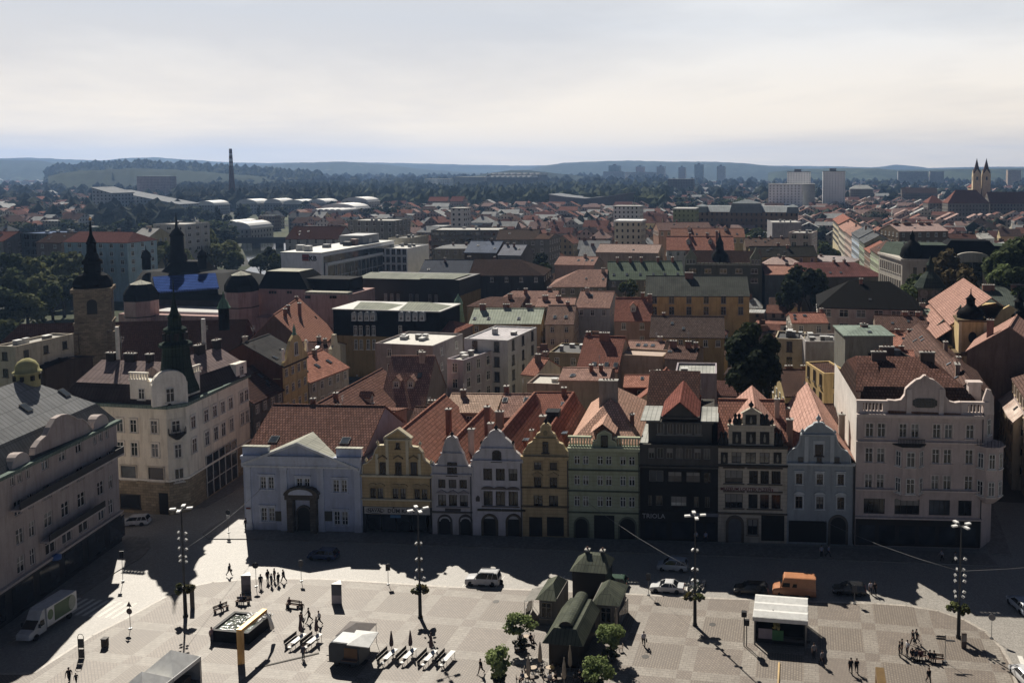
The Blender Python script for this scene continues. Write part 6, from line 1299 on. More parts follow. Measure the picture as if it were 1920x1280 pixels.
q0,q1,q2,q3=Vector((0,10,0)),dS*LS,dS*LS+Vector((14,0,0)),Vector((14,10,0));b.add([(q0.x,q0.y,zt+.7),(q1.x,q1.y,zt+.7),(q2.x,q2.y,zt+.7),(q3.x,q3.y,zt+.7),(q0.x+2.5,q0.y,zt+4.4),(q1.x+2.5,q1.y,zt+4.4),(q2.x-2.5,q2.y,zt+4.4),(q3.x-2.5,q3.y,zt+4.4)],[(3,0,4,7),(0,1,5,4),(1,2,6,5),(2,3,7,6),(4,5,6,7)],1);b.build('roof',[BLK,sheet('#4a5a4c','#3b483d',.8)],MU)
b=MB();b.lathe([(3.6,zt+.6),(3.8,zt+2),(3.4,zt+3.8),(2.3,zt+5.4),(1.0,zt+6.3),(.8,zt+6.6),(.8,zt+7.6),(1.0,zt+7.8),(.4,zt+8.6),(.1,zt+9.6)],10,(3.4,3.4));b.build('dome',BLK,MU)
xm=pixy(1822,500,292).x-ox;b=MB();b.add([(xm-11,-.6,zt+.8),(xm+11,-.6,zt+.8),(xm+11,16,zt+.8),(xm-11,16,zt+.8),(xm-6,4,zt+6.5),(xm+6,4,zt+6.5),(xm+6,12,zt+6.5),(xm-6,12,zt+6.5)],[(0,1,5,4),(1,2,6,5),(2,3,7,6),(3,0,4,7),(4,5,6,7)]);b.build('central_roof',BLK,MU)
b=MB();b.box(xm-5.6,xm+5.6,-.9,0,0,zt+1);b.xprism([(xm-5.6,zt+1)]+[(xm+5.6*math.cos(PI-q*PI/10),zt+1+2.2*math.sin(q*PI/10))for q in range(11)],-.9,.6);b.build('central_gable',wl('#aca598'),MU);put_window(MU,xm,-.92,zt-9,0,6.5,9,'grid','#8d877b')
for k in range(22):
 x=4+k*3.2
 if abs(x-xm)<6.5:continue
 for z,h in((zt-4.6,2.6),(zt-9.6,2.8)):put_window(MU,x,-.02+1.5*x/LW,z,0,1.3,h,'dark','#b3aca0','#aca598','#2a2a2a')
n_=int(LS/2.3)
for k in range(n_):
 for z,h in((zt-4.6,3),(zt-10,3.4),(zt-15,2.6)):
  if z>1:pq=dS*(1+(LS-2)*(k+.5)/n_)-nS*.0;put_window(MU,pq.x-.02,pq.y,z,math.atan2(-dS.y,-dS.x),1.1,h,'dark','#b3aca0',None,'#3b3833')
us_=[(1648,476),(1632,466),(1621,458),(1611,450),(1597,440),(1584,430),(1573,420),(1562,410)]
cols=[('pale green',wl('#9fb088'),T_B2),('brown',wl('#8c6f5c'),T_O2),('sage green',wl('#8b9c7e'),SLATE),('pale blue',wl('#a3b6c9'),SLATE),('pinkish',wl('#bfa191'),T_P2),('cream',wl('#c2b79e'),T_PK),('yellowish',wl('#c0ae82'),T_O2)]
zz=zt-1
for k in range(7):
 A=pix(*us_[k],zz);B=pix(*us_[k+1],zz);d=(A-B);d.z=0;L=d.length;d.normalize();n_=Vector((-d.y,d.x,0));hz=zz+(0,-1.5,.5,1.0,-.5,-1,0)[k]
 RA,RB=B+n_*6,A+n_*6;RA.z=RB.z=hz+3.2
 rhouse('townhouse',cols[k][0]+' townhouse in the sunlit street front beyond the museum corner','house',RA,RB,6,hz,cols[k][1],cols[k][2],rows=4,pitch=3.0,ww=1.1,wh=1.8,style='dark',group='sunlit street fronts')
p=pixy(1742,600,238);CT=thing('clock_tower','grey square tower with paired clock faces and dark green domed cap','tower',(p.x,p.y,0),math.radians(-8));Zq=lambda v:pixy(1742,v,238).z
b=MB();b.box(-2.9,2.9,-2.9,2.9,0,Zq(541));b.build('wall',wl('#77736b'),CT);b=MB();b.box(-3.2,3.2,-3.2,3.2,Zq(541),Zq(537));b.build('cornice',CU,CT)
b=MB();b.lathe([(4.4,Zq(537)),(3.4,Zq(528)),(2.7,Zq(520)),(1.5,Zq(512)),(1.1,Zq(509)),(1.0,Zq(498)),(1.25,Zq(497)),(.6,Zq(490)),(.1,Zq(480))],8,(0,0),0,False,PI/8);b.build('roof',sheet('#39463c','#2a352e'),CT)
for x in(-1.4,1.4):
 b=MB();b.xprism([(x+1.05*math.cos(q*PI/9),Zq(548)+1.05*math.sin(q*PI/9))for q in range(18)],-2.96,-2.9,0);b.box(x-.04,x+.04,-2.99,-2.96,Zq(548),Zq(548)+.8,1);b.box(x,x+.55,-2.99,-2.96,Zq(548)-.04,Zq(548)+.04,1);b.build('clock_face',[plain('#8d8a80',.5),plain('#1d1d1d',.5)],CT);put_window(CT,x,-2.92,Zq(585),0,1.2,4.2,'dark')
RX('convent','convent wing with green slate roof and white chimneys behind the yellow church',(1838,536,1940,538),262,9.5,572,wl('#8d897c'),sheet('#59645a','#4a534b',.6),cat='convent',rows=0,chim=((-.75,-.2,.7,3.2,1.4),(.3,-.2,1.0,3.2,1.4)))
RY('convent','convent wing with green slate roof and lit white front along the street',(1800,575),(1822,538),205,6.5,6,wl('#b9b19c'),sheet('#59645a','#4a534b',.6),cat='convent',rows=3,pitch=3.4,wh=1.8,chim=((.3,.1,.8,1.2,1.0),),sky=((-.3,.5),(0,.5)))
RX('townhouse','small square house with green sheet roof at the foot of the clock tower',(1722,577,1735,577),226,4,588,wl('#9c9788'),sheet('#84967f','#6d7d6a'),hip=(3,3),rows=0)
YC=wl('#c6a862');CH=thing('church','yellow baroque church with tiled nave roof and black bulbous cupola','church',(pixy(1822,640,192).x,192,0));ox,oy=CH.location.x,192.0
A_=P3(1822,598,192);zE_=A_[2];b=MB();b.box(-3.6,3.2,-2.2,5,0,zE_-7);b.build('tower_base',YC,CH);b=MB();b.box(-3.0,2.6,-1.8,4,zE_-7,zE_);b.build('tower',YC,CH);b=MB();b.box(-3.9,3.5,-2.6,5.4,zE_-7.4,zE_-6.8);b.box(-3.3,2.9,-2.1,4.3,zE_-.3,zE_+.1);b.build('cornice',wl('#6d5c40'),CH)
b=MB()
for x in(-3.3,-1.6,1.2,2.9):b.box(x-.35,x+.35,-2.4,-2.2,0,zE_-7.4)
for x in(-2.7,2.3):b.box(x-.3,x+.3,-1.95,-1.8,zE_-6.8,zE_-.3)
b.build('pilaster',wl('#d3c295'),CH)
b=MB();b.xprism([(-.2+.85*math.cos(q*PI/8),zE_-3.6+1.2*math.sin(q*PI/8))for q in range(16)],-1.9,-1.82);b.build('oval_window',dark,CH)
Zq=lambda v:pixy(1822,v,193.5).z;b=MB();b.lathe([(2.9,Zq(598)),(2.7,Zq(592)),(2.9,Zq(588)),(2.4,Zq(580)),(1.3,Zq(574)),(.9,Zq(570)),(.9,Zq(562)),(1.15,Zq(560)),(.6,Zq(556)),(.15,Zq(551)),(.06,Zq(540))],8,(-.2,1.2));b.build('cupola',BLK,CH)
b=MB();b.box(-9,-3.4,3,40,0,zE_-6.6);b.build('aisle_wall',wl('#c9b684'),CH);b=MB();b.box(-3.2,13,4.2,40,0,zE_-2.2);b.build('nave_wall',YC,CH)
b=MB();roof_solid(b,(-9.4,40,zE_-6.6),(-9.4,2.6,zE_-6.6),(-3.2,40,zE_-2.8),(-3.2,4.6,zE_-2.8));b.build('aisle_roof',T_PK,CH)
b=MB();roof_solid(b,(-3.8,40,zE_-2.2),(-3.8,4.8,zE_-2.2),(4.8,40,zE_+4),(4.8,4.8,zE_+4));roof_solid(b,(13.4,4.8,zE_-2.2),(13.4,40,zE_-2.2),(4.8,4.8,zE_+4),(4.8,40,zE_+4));b.build('roof',T_PK,CH)
b=MB();b.xprism([(2.8,zE_-6),(13.4,zE_-6),(13.4,zE_-2),(11,zE_-1),(9.8,zE_+1.6),(8.2,zE_+2.6),(6.6,zE_+1.6),(5.2,zE_-.6),(2.8,zE_-1.6)],3.4,4.2);b.build('front_gable',YC,CH);put_window(CH,8.2,3.38,zE_-4.6,0,1.7,3.4,'dark')
for k in range(6):put_window(CH,-9.02,8+k*5.2,zE_-13,-PI/2,1.3,4.6,'dark','#d3c295','#d3c295')
T2,_=oct_tower('church_turret','second black cupola of the yellow church on a slim turret',1910,197,2.2,602,[(2.8,602),(2.5,594),(2.7,590),(2.0,582),(1.0,577),(.9,566),(1.3,565),(.6,560),(.08,545)],YC,BLK)
RY('townhouse','tall brown side walled house with ochre street front below the yellow church',(1893,612),(1908,588),172,7.5,5.2,wl('#7a5e4c'),T_PK,rows=0,chim=((-.6,.5,.6,.8,1.2),),L=15)
def lane(label,uA,vA,uB,vB,z,dep,rise,wall,roof,rows=3,**k):
 A=pix(uA,vA,z);B=pix(uB,vB,z);d=(A-B);d.z=0;d.normalize();n_=Vector((-d.y,d.x,0));RA,RB=B+n_*dep/2,A+n_*dep/2;RA.z=RB.z=z+rise
 return rhouse('townhouse',label,'house',RA,RB,dep/2,z,wall,roof,rows=rows,style='dark',frame='#9a8a70',surround='#b09a78',**k)
lane('ochre house front in the lane in front of the tall brown side wall',1857,645,1842,628,15,6,2,wl('#a37f4c'),T_PK,4,pitch=2.4)
lane('white narrow house with blue awning in the lane right of the corner palace',1858,708,1845,690,10,6,2.5,wl('#b6b0a4'),T_B2,2)
lane('cream house with patchy tiled roof in the lane right of the corner palace',1900,790,1870,735,12,7,3.4,wl('#bdaa86'),tile('#9a6a55','#c9b5a2',.45,.5,.9),3,pitch=2.6)
lane('pinkish house with stepped parapet at the frame edge of the lane',1935,760,1898,705,17,10,2.5,wl('#b39d97'),T_B2,4,pitch=2.6)
RY('townhouse','brown ribbed roof strip between the corner palace and the lane',(1818,715),(1790,668),142,3.5,2.2,wl('#9a8a78'),T_B2,rows=0)
p=pixy(436,385,1150);T=thing('factory_chimney','tall slim brick factory chimney with white bands near its top','chimney',(p.x,p.y,0));Zq=lambda v:pixy(434,v,1150).z
r_=lambda v:2.0+2.6*(v-280)/105;vs_=[385,300,295,291,286,283,279]
for k,(va,vb)in enumerate(((420,311),(311,306.5),(306.5,302.5),(302.5,298),(298,292),(292,287.5),(287.5,279))):
 b=MB();b.lathe([(r_(va),max(0,Zq(va))),(r_(vb),Zq(vb))],14);b.build('shaft' if k==0 else 'band',plain('#6b4038' if k in(0,2,4,6)else '#b9b4b0',.8),T)
p=pixy(1840,330,930)
TW=thing('church','far cream church with twin dark red pointed spires','church',(p.x,930,0));ox,oy=p.x,930.0
for u in(1831,1849):
 x_,_,zg_=P3(u,326,930);zb_=P3(u,355,930)[2];s_=P3(u+7.5,326,930)[0]-x_;Zq=lambda v:pixy(u,v,930).z
 b=MB();b.box(x_-s_,x_+s_,-s_,s_,0,Zq(328));
 for rz in(0,1):
  g_=[(-s_,Zq(328)),(s_,Zq(328)),(0,Zq(318))]
  if rz==0:b.xprism([(x_+a,z)for a,z in g_],-s_,s_)
  else:b.add([(x_-s_,a,z)for a,z in g_]+[(x_+s_,a,z)for a,z in g_],[(2,1,0),(3,4,5),(0,3,5,2),(1,2,5,4)])
 o=b.build('tower',wl('#c9b184'),TW);put_window(o,x_,-s_-.05,Zq(338),0,1.8,3.6,'dark');put_window(o,x_-s_-.05,0,Zq(338),-PI/2,1.8,3.6,'dark')
 b=MB();b.lathe([(s_*1.25,Zq(325)),(s_*.75,Zq(316)),(.1,Zq(297))],4,(x_,0),0,False,PI/4);b.build('spire',tile('#5a3029','#432420'),o)
b=MB();b.box(-6,8,6,40,0,P3(1840,352,930)[2]);b.build('nave',wl('#b5a07c'),TW);z_=P3(1840,352,930)[2];b=MB();roof_solid(b,(-7,40,z_),(-7,6,z_),(1,40,z_+6),(1,6,z_+6));roof_solid(b,(9,6,z_),(9,40,z_),(1,6,z_+6),(1,40,z_+6));b.build('roof',T_RD,TW)
a,c=pix(318,447,7),pix(540,446,7);b=MB();d=(c-a).normalized();Tb=thing('bridge','long dark bridge crossing the river beside the trees','bridge',(a.x,a.y,0),math.atan2(d.y,d.x));L=(c-a).length
b.box(0,L,0,12,3.2,6.6);b.build('deck',plain('#4a4a48',.8),Tb);b=MB();b.box(0,L,-.2,0,6.6,7.6);b.build('railing',plain('#5a5b5a',.7),Tb)
for k in range(5):b=MB();b.box(L*(k+.5)/5-1.5,L*(k+.5)/5+1.5,2,10,-1,3.2);b.build('pier',plain('#3d3d3b',.8),Tb)
# the town spreading to the horizon
bpy.context.view_layer.update()
OCC=[]
for o in list(COL.objects):
 if o.type=='MESH' and o.parent is not None:
  r_=o
  while r_.parent:r_=r_.parent
  if o.name.split('.')[0]in('wall','mansard','front_wall','deck','nave'):
   ps=[r_.matrix_basis@(o.matrix_basis@Vector(c))for c in o.bound_box]
   OCC.append((min(p.x for p in ps),max(p.x for p in ps),min(p.y for p in ps),max(p.y for p in ps)))
def free(x,y,hw,hd,pad=1.5):
 return not any(x+hw+pad>a and x-hw-pad<b_ and y+hd+pad>c and y-hd-pad<d for a,b_,c,d in OCC)
def proj(p):
 d=(p[0],p[1],p[2]-H);c=[sum(d[i]*A[i]for i in range(3))for A in(RT,UP,FW)]
 return U0+F*c[0]/c[2],V0-F*c[1]/c[2]
LM=[('the flat white roofed apartment block',760,182),('the tall white house',910,187),('the great dark tree clump',1405,158),('the green pyramid roof',1618,178),('the long yellow building',1310,262),('the brown wing of the blue house',640,150),('the olive green house',1135,140),('the arched dormer office',725,216),('the pale green sheet roof',950,238),('the yellow church',1820,200),('the factory chimney',436,1150),('the stepped grey hall',250,900),('the bridge',430,560),('the bank',640,330),('the long concrete office',870,425),('the little square',1030,320),('the salmon roof',1180,345),('the ornamental palace',1355,318),('the white office slabs',1530,1150),('the twin spired church',1840,930),('the museum',1790,300),('the arcaded green roofed school',1380,640),('the red roofed school',1800,880),('the river halls',520,800),('the wooded hill',260,2200),('the sawtooth factory',960,2100),('the tower blocks',1170,1700),('the grey hall',1475,470),('the saw roofed halls',640,900),('the dark parkland',120,500)]
USED={}
def far_label(desc,p,noun='house'):
 u,v=proj(p);best=min(LM,key=lambda l:abs(l[1]-u)/1920*3+abs(math.log(l[2]/max(p.y,1))))
 rel='left of' if u<best[1]-40 else 'right of' if u>best[1]+40 else('beyond' if p.y>best[2]else 'in front of')
 lb=f'{desc} {rel} {best[0]}'
 for w in('','low ','broad ','slim ','weathered ','plain ','tall ','squat '):
  if w+lb not in USED:USED[w+lb]=1;return w+lb
 return lb
WALLS=[('white','#b5b2aa'),('cream','#a99c82'),('grey','#7f7d78'),('ochre','#9c7f4c'),('pinkish','#a58a7e'),('pale blue','#8a98a3'),('brown','#75614f'),('yellow','#b09a62'),('dusky','#5f5850')]
ROOFS=[('orange',tile('#99593f','#7a4836')),('dull red',tile('#7d4a3c','#623c33')),('brown',tile('#664a3e','#4f3930')),('dark',tile('#463631','#362a27')),('pale pink',tile('#a87f70','#8d6a5e')),('silvery',sheet('#a8aaa8','#8d8f8e',.8)),('slate',sheet('#53575c','#44474b',.6)),('russet',tile('#8a5238','#6b4030'))]
def far_house(x,y,hw,hd,h,rise,wi,ri,rz,kind='gable',name='house',cat='house',noun=None,group='far houses of the town'):
 wn_,wc=WALLS[wi];rn,rm=ROOFS[ri]
 b=MB();b.box(-hw,hw,-hd,hd,0,h)
 if kind=='gable':b.add([(-hw,-hd,h),(-hw,hd,h),(-hw,0,h+rise)],[(0,2,1)]);b.add([(hw,-hd,h),(hw,hd,h),(hw,0,h+rise)],[(0,1,2)])
 o=b.build(name,winwall(wc),None,(x,y,0),rz)
 r=MB();e=.3
 if kind=='gable':
  roof_solid(r,(-hw-e,-hd-e,h-.2),(hw+e,-hd-e,h-.2),(-hw-e,0,h+rise),(hw+e,0,h+rise));roof_solid(r,(hw+e,hd+e,h-.2),(-hw-e,hd+e,h-.2),(hw+e,0,h+rise),(-hw-e,0,h+rise))
 elif kind=='hip':
  k=min(hd,hw*.8);q=[(-hw-e,-hd-e,h),(hw+e,-hd-e,h),(hw+e,hd+e,h),(-hw-e,hd+e,h),(-hw+k,0,h+rise),(hw-k,0,h+rise)];r.add(q,[(0,1,5,4),(2,3,4,5),(1,2,5),(3,0,4),(3,2,1,0)])
 else:r.box(-hw-.1,hw+.1,-hd-.1,hd+.1,h,h+.4)
 r.build('roof',rm,o)
 if kind!='flat' and y<800:
  c=MB();
  cx_=RND.uniform(-.7,.7)*hw;c.box(cx_-.9,cx_+.9,-.4,.4,h+rise*.5,h+rise+1.3);c.build('chimney',plaster('#6b4e42',.5),o)
 p=Vector((x,y,h));shape={'gable':'gabled','hip':'hipped','flat':'flat'}[kind]
 tag(o,far_label(f'{wn_} {noun or "house"} with {shape} {rn} roof',p),cat,group,'thing');OCC.append((x-hw,x+hw,y-hd,y+hd));return o
def house_ok(u,y):
 if y<345:return False
 if u<170:return y>640 or(y<560 and y>500 and u<75)
 if u<340:return 880<y<1500
 if u<560:return(690<y<800 and u>480)or(900<y<1050)
 if u<800:return y<760
 if u<1250:return y<1050
 return not(1375<u<1440 and 420<y<600)and not(1505<u<1560 and 350<y<700)and not(1250<u<1440 and 780<y<1250)
N_F=0
y=352.0
while y<1900 and N_F<292:
 k=y/420;u=-30+RND.uniform(0,30)
 step_y=13*max(1,k**.6)+9
 while u<1950 and N_F<292:
  hw=RND.uniform(4.5,9)*max(1,k**.2);hd=RND.uniform(4.5,6.5)*max(1,k**.15);h=RND.uniform(7,15)+(2 if y>900 else 0)
  yy=y+RND.uniform(-5,5)*k;p=pixy(u,400,yy);du=hw*1650/yy
  u+=du
  p=pixy(u,400,yy)
  if house_ok(u,yy)and RND.random()<.93 and free(p.x,yy,hw,hd):
   kind=RND.choices(['gable','hip','flat'],[.62,.24,.14])[0]
   ri=RND.choices(range(8),[16,16,16,14,12,12,8,10])[0]if kind!='flat' else RND.choice([5,6,5])
   if RND.random()<.5 and kind=='gable':hw,hd,rz=hd,min(hw,9),PI/2+RND.uniform(-.1,.1);hw,hd=hd,hw
   else:rz=RND.uniform(-.08,.08)
   far_house(p.x,yy,hw,hd,h,hd*RND.uniform(.55,.85),RND.choices(range(9),[14,16,14,9,10,6,10,8,8])[0],ri,rz,kind);N_F+=1
  u+=du+RND.uniform(0,7)
 y+=step_y
ry=random.Random(77);yy=152
while yy<345:
 x=-83 if yy<260 else-95
 while x<24+max(0,(yy-200)*.25):
  hw,hd=ry.uniform(3,5.5),ry.uniform(3,4.6);u=proj((x,yy,8))[0]
  if not(1015<u<1048 and yy>255)and not(1340<u<1465 and yy<175)and not(1470<u<1545 and 270<yy<305)and not(640<u<700 and yy<240)and free(x+hw,yy,hw,hd,.4):
   RS_=RND;far_house(x+hw,yy,hw,hd,ry.uniform(5,9.5)if yy>175 else ry.uniform(4,6.5),hd*ry.uniform(.5,.8),ry.randrange(9),ry.choice((0,0,1,2,3,7,5)),ry.uniform(-.05,.05),ry.choice(('gable','gable','hip','flat')),'yard_house','house','yard house','low yard houses of the old town');x+=2*hw+ry.uniform(0,3)
  else:x+=2.5
 yy+=7.5
def far_town(n,ur,yr,seed,mats,name='far_houses',hr=(6,14)):
 rr=random.Random(seed);b=MB()
 for i in range(n):
  y=yr[0]*(yr[1]/yr[0])**rr.random();u=rr.uniform(*ur);p=pixy(u,350,y)
  hw=rr.uniform(5,11)*(1+.12*y/1000);hd=rr.uniform(4.5,7.5);h=rr.uniform(*hr);ri=h+hd*.6
  if not free(p.x,y,hw,hd,0):continue
  x=p.x;w_,r_=rr.randrange(4),4+rr.randrange(5)
  b.box(x-hw,x+hw,y-hd,y+hd,0,h,w_);q=[(x-hw,y-hd,h),(x+hw,y-hd,h),(x+hw,y+hd,h),(x-hw,y+hd,h)]
  if rr.random()<.45:b.add(q+[(x-hw*.9,y,ri),(x+hw*.9,y,ri)],[(0,1,5,4),(2,3,4,5)],r_);b.add(q+[(x-hw*.9,y,ri),(x+hw*.9,y,ri)],[(1,2,5),(3,0,4)],w_)
  else:b.add(q+[(x,y-hd,h+hw*.5),(x,y+hd,h+hw*.5)],[(1,2,5,4),(3,0,4,5)],r_);b.add(q+[(x,y-hd,h+hw*.5),(x,y+hd,h+hw*.5)],[(0,1,4),(2,3,5)],w_)
 return tag(b.build(name,mats),kind='stuff')
MTS=[winwall('#b5b2aa'),winwall('#a99c82'),winwall('#8a857d'),winwall('#9a8276')]+[ROOFS[i][1]for i in(0,1,2,4,5)]
far_town(900,(1240,2000),(640,1300),15,MTS);far_town(420,(560,1250),(620,1050),16,MTS);far_town(130,(-60,170),(680,1100),17,MTS);far_town(620,(1240,2000),(1250,3600),11,MTS);far_town(260,(-60,330),(950,3600),12,MTS);far_town(160,(330,1240),(2300,5200),13,MTS);far_town(160,(200,480),(3200,5600),14,MTS)
def block(label,u0,u1,vt,y,D,wallm,cat='apartment block',name='apartment_block',topm=None,extra=None,vb=None,group=None):
 a,c=pixy(u0,vt,y),pixy(u1,vt,y);T=thing(name,label,cat,(a.x,y,0),0,group);b=MB();b.box(0,c.x-a.x,0,D,0,a.z);b.build('wall',wallm,T);b=MB();b.box(-.3,c.x-a.x+.3,-.3,D+.3,a.z,a.z+.8);b.build('roof',topm or plain('#9a9a96',.7),T)
 if extra:b=MB();L=c.x-a.x;b.box(L*.3,L*.6,D*.3,D*.7,a.z+.8,a.z+extra);b.build('roof_box',plain('#77787a',.7),T)
 OCC.append((a.x,c.x,y,y+D));return T,c.x-a.x,a.z
wwW=winwall('#e4e6e8',3.4,3.1,'#7d8a94');wwW2=winwall('#dde0e3',4.2,3.2,'#65727c')
for lb,u0,u1,vt,y in(('taller white office slab with grey roof storey behind the low white wing',1476,1520,323,1150),('white office slab standing alone at the end of the bright street',1543,1585,322,1100)):
 T,L,z=block(lb,u0,u1,vt,y,22,wwW,'office building','office_tower',plain('#6f7072',.7),4)
block('low white office wing in front of the taller slab',1441,1505,346,1050,22,wwW2,'office building','office_building')
block('grey windowless link building beside the low white office wing',1505,1528,346,1080,20,plaster('#85888a'),'office building','office_building')
for u0,u1,vt,lb,c in((1141,1161,311,'greenish tower block with dark lift shaft','#7d8a80'),(1192,1206,313,'pink tower block left of the white gap','#a5837a'),(1231,1245,313,'pale tower block in the middle of the row','#9a9188'),(1272,1284,314,'brown tower block next to the grey green one','#8d7668'),(1302,1318,309,'tallest grey green tower block of the row','#7f8a86'),(1344,1359,312,'cream tower block at the end of the row','#a0978a')):
 block(lb,u0,u1,vt,3500,40,winwall(c,3.2,3.0),topm=plain('#7d7f80',.7),extra=7,group='tower blocks on the skyline',name='tower_block',cat='tower block')
block('dark slab below the greenish tower block',1131,1168,322,3300,30,winwall('#a09a95',3.2,3.0));block('second dark slab stretching right of the greenish tower block',1172,1230,323,3350,30,winwall('#aaa29c',3.2,3.0))
block('brown panel block right of the parkland trees',1252,1300,336,1700,20,winwall('#6d5d57',3.2,3.0));block('pink panel block of flats below the wooded hill',256,318,331,1500,18,winwall('#a3827c',3.0,3.0))
block('long pale slab on the right skyline',1684,1740,322,3000,25,winwall('#8f8c88',3.4,3.0));block('second pale slab further along the right skyline',1744,1770,322,3000,25,winwall('#8f8784',3.4,3.0));block('orange brown slab at the right end of the skyline',1890,1915,319,2800,25,winwall('#a88a66',3.4,3.0))
block('white modern office beside the construction crane',795,820,336,1900,22,wwW,'office building','office_building');block('blue white glazed office with end tower by the crane',820,843,336,1880,22,wwW2,'office building','office_building')
block('grey long warehouse wall right of the glazed office',852,908,332,2100,60,plaster('#8d8b85'),'warehouse','warehouse')
for k,(u0,u1,vt,y)in enumerate(((912,1018,324,2150),(912,1000,329,2080))):
 a,c=pixy(u0,vt,y),pixy(u1,vt,y);T=thing('factory_hall',('rear','front')[k]+' white sawtooth roofed factory hall below the small wooded hill','factory',(a.x,y,0));L=c.x-a.x;b=MB();b.box(0,L,0,40,0,a.z-5);b.build('wall',plaster('#77736d'),T);b=MB();n_=9
 for q in range(n_):x=L*q/n_;b.xprism([(x,a.z-5),(x+L/n_*.95,a.z-5),(x+L/n_*.8,a.z)],0,40)
 b.build('sawtooth_roof',plain('#c6c4be',.5),T)
for lb,u0,v0,u1,v1,y,vb in(('pale grey hall with long roof sloping down to the right above the trees',172,351,208,362,900,384),('larger dark glazed hall whose long roof slopes right',205,357,336,383,940,400)):
 a,c=pixy(u0,v0,y),pixy(u1,v1,y);T=thing('sloping_hall',lb,'hall',(a.x,y,0));L=c.x-a.x;b=MB();b.xprism([(0,0),(L,0),(L,c.z-1),(0,a.z-1)],0,34);b.build('wall',winwall('#8b9096',5,4,'#3a444d'),T);b=MB();b.xprism([(-1,a.z-1),(L+1,c.z-1),(L+1,c.z),(-1,a.z)],-1,35);b.build('roof',sheet('#7d8288','#6b7076',1.5),T)
for lb,u0,u1,vt,y,c in(('white roofed shed with hipped centre right of the chimney foot',443,482,378,1020,'#8d8c88'),('white low vaulted hall in the middle of the river halls',495,528,377,1030,'#7d7c78'),('white and grey depot roof at the right of the river halls',530,572,379,1020,'#5f5c58'),('pale workshop roofs near the poplars',575,612,378,1010,'#8d8c88'),('long white industrial roof left of the dark park trees',640,690,375,960,'#9b9a96'),('lower long pale industrial roof left of the dark park trees',600,668,388,830,'#8d8c88'),('grey shed left of the chimney foot',367,402,381,1000,'#6d6c69'),('pale tram shed among the river trees',416,446,418,700,'#9a9994'),('cream flat workshop by the river meadow',424,470,425,640,'#98948a'),('row of barrel vaulted white halls behind the mansard house',585,640,392,760,'#9a9a97')):
 T,L,z=block(lb,u0,u1,vt+4,y,30,winwall(c,4,4),'hall','industrial_hall',plain('#c9c9c5',.5));n_=5 if 'barrel' in lb else 1
 b=MB()
 for q in range(n_):x0=L*q/n_;w_=L/n_;b.xprism([(x0+w_/2+w_*.48*math.cos(a_*PI/8),z+.8+min(5,w_*.22)*math.sin(a_*PI/8))for a_ in range(9)],0,30)
 b.build('roof_vault',plain('#cfcfcb',.5),T)
a,c=pixy(1303,397,640),pixy(1496,397,640);T=thing('school','long brown school with silvery roof and three grey domed pavilions','school',(a.x,640,0));L=c.x-a.x;z=a.z
b=MB();b.box(0,L,0,20,0,z);b.build('wall',winwall('#7d6247',3.6,4.2),T);b=MB();b.add([(-.5,-.5,z),(L+.5,-.5,z),(L+.5,20,z),(-.5,20,z),(3,6,z+4.2),(L-3,6,z+4.2),(L-3,14,z+4.2),(3,14,z+4.2)],[(0,1,5,4),(1,2,6,5),(2,3,7,6),(3,0,4,7),(4,5,6,7)]);b.build('roof',sheet('#a8b0b3','#8f979a',1.2),T)
for xf,w_,h_ in((.06,5,5.5),(.5,12,9),(.95,4.5,5.5)):
 x=L*xf;b=MB();b.add([(x-w_,-1.5,z-.5),(x+w_,-1.5,z-.5),(x+w_,16,z-.5),(x-w_,16,z-.5),(x-w_*.85,0,z+h_*.7),(x+w_*.85,0,z+h_*.7),(x+w_*.85,14,z+h_*.7),(x-w_*.85,14,z+h_*.7)],[(0,1,5,4),(1,2,6,5),(2,3,7,6),(3,0,4,7)]);b.add([(x-w_*.85,0,z+h_*.7),(x+w_*.85,0,z+h_*.7),(x+w_*.85,14,z+h_*.7),(x-w_*.85,14,z+h_*.7),(x-w_*.1,7,z+h_),(x+w_*.1,7,z+h_)],[(0,1,5,4),(2,3,4,5),(1,2,5),(3,0,4)]);b.build('pavilion_roof',sheet('#7d878c','#6c767b',1),T)
OCC.append((a.x,c.x,640,662))
for k,(u0,u1,um,vr,ve,y,hx)in enumerate(((1735,1765,1750,367,380,905,6),(1772,1850,1800,356,380,880,10),(1850,1925,1880,360,381,900,0))):
 RX('school',('small left wing of the school with red hipped roof','main wing of the school with broad red hipped roof','long right wing of the school with red ribbed roof')[k],(u0+hx*2,vr,u1-hx*2,vr),y+9,9,ve,winwall('#6f685e',3.2,3.8),tile('#86462f','#6b3b2c'),cat='school',rows=0,hip=(hx,hx))
RX('school','long dark roofed school building left of the red roofed school',(1690,352,1756,351),1300,12,362,winwall('#5f564d',3.2,3.6),tile('#4d3630','#3d2c28'),cat='school',rows=0)
RX('mansion','dark grey square mansion with silvery mansard left of the long dark school',(1604,347,1626,346),1300,14,354,winwall('#6b6b66',3,3.4),sheet('#9a9d9b','#808382'),cat='house',rows=0,hip=(8,8))
RX('villa','turreted red roofed villa left of the park trees',(806,369,842,369),1000,9,377,winwall('#8d7a6a'),T_RD,cat='house',rows=0);RX('villa','second turreted red roofed villa right beside the first',(848,368,872,369),1000,8,377,winwall('#8d7a6a'),T_RD,cat='house',rows=0)
RX('mansion','black mansarded pink mansion with arched attic window',(1592,526,1668,524),232,11,577,wl('#b09a90'),sheet('#141312','#100f0e',.6),cat='house',rows=2,pitch=4,hip=(8,7),wh=1.8,ww=2.2)
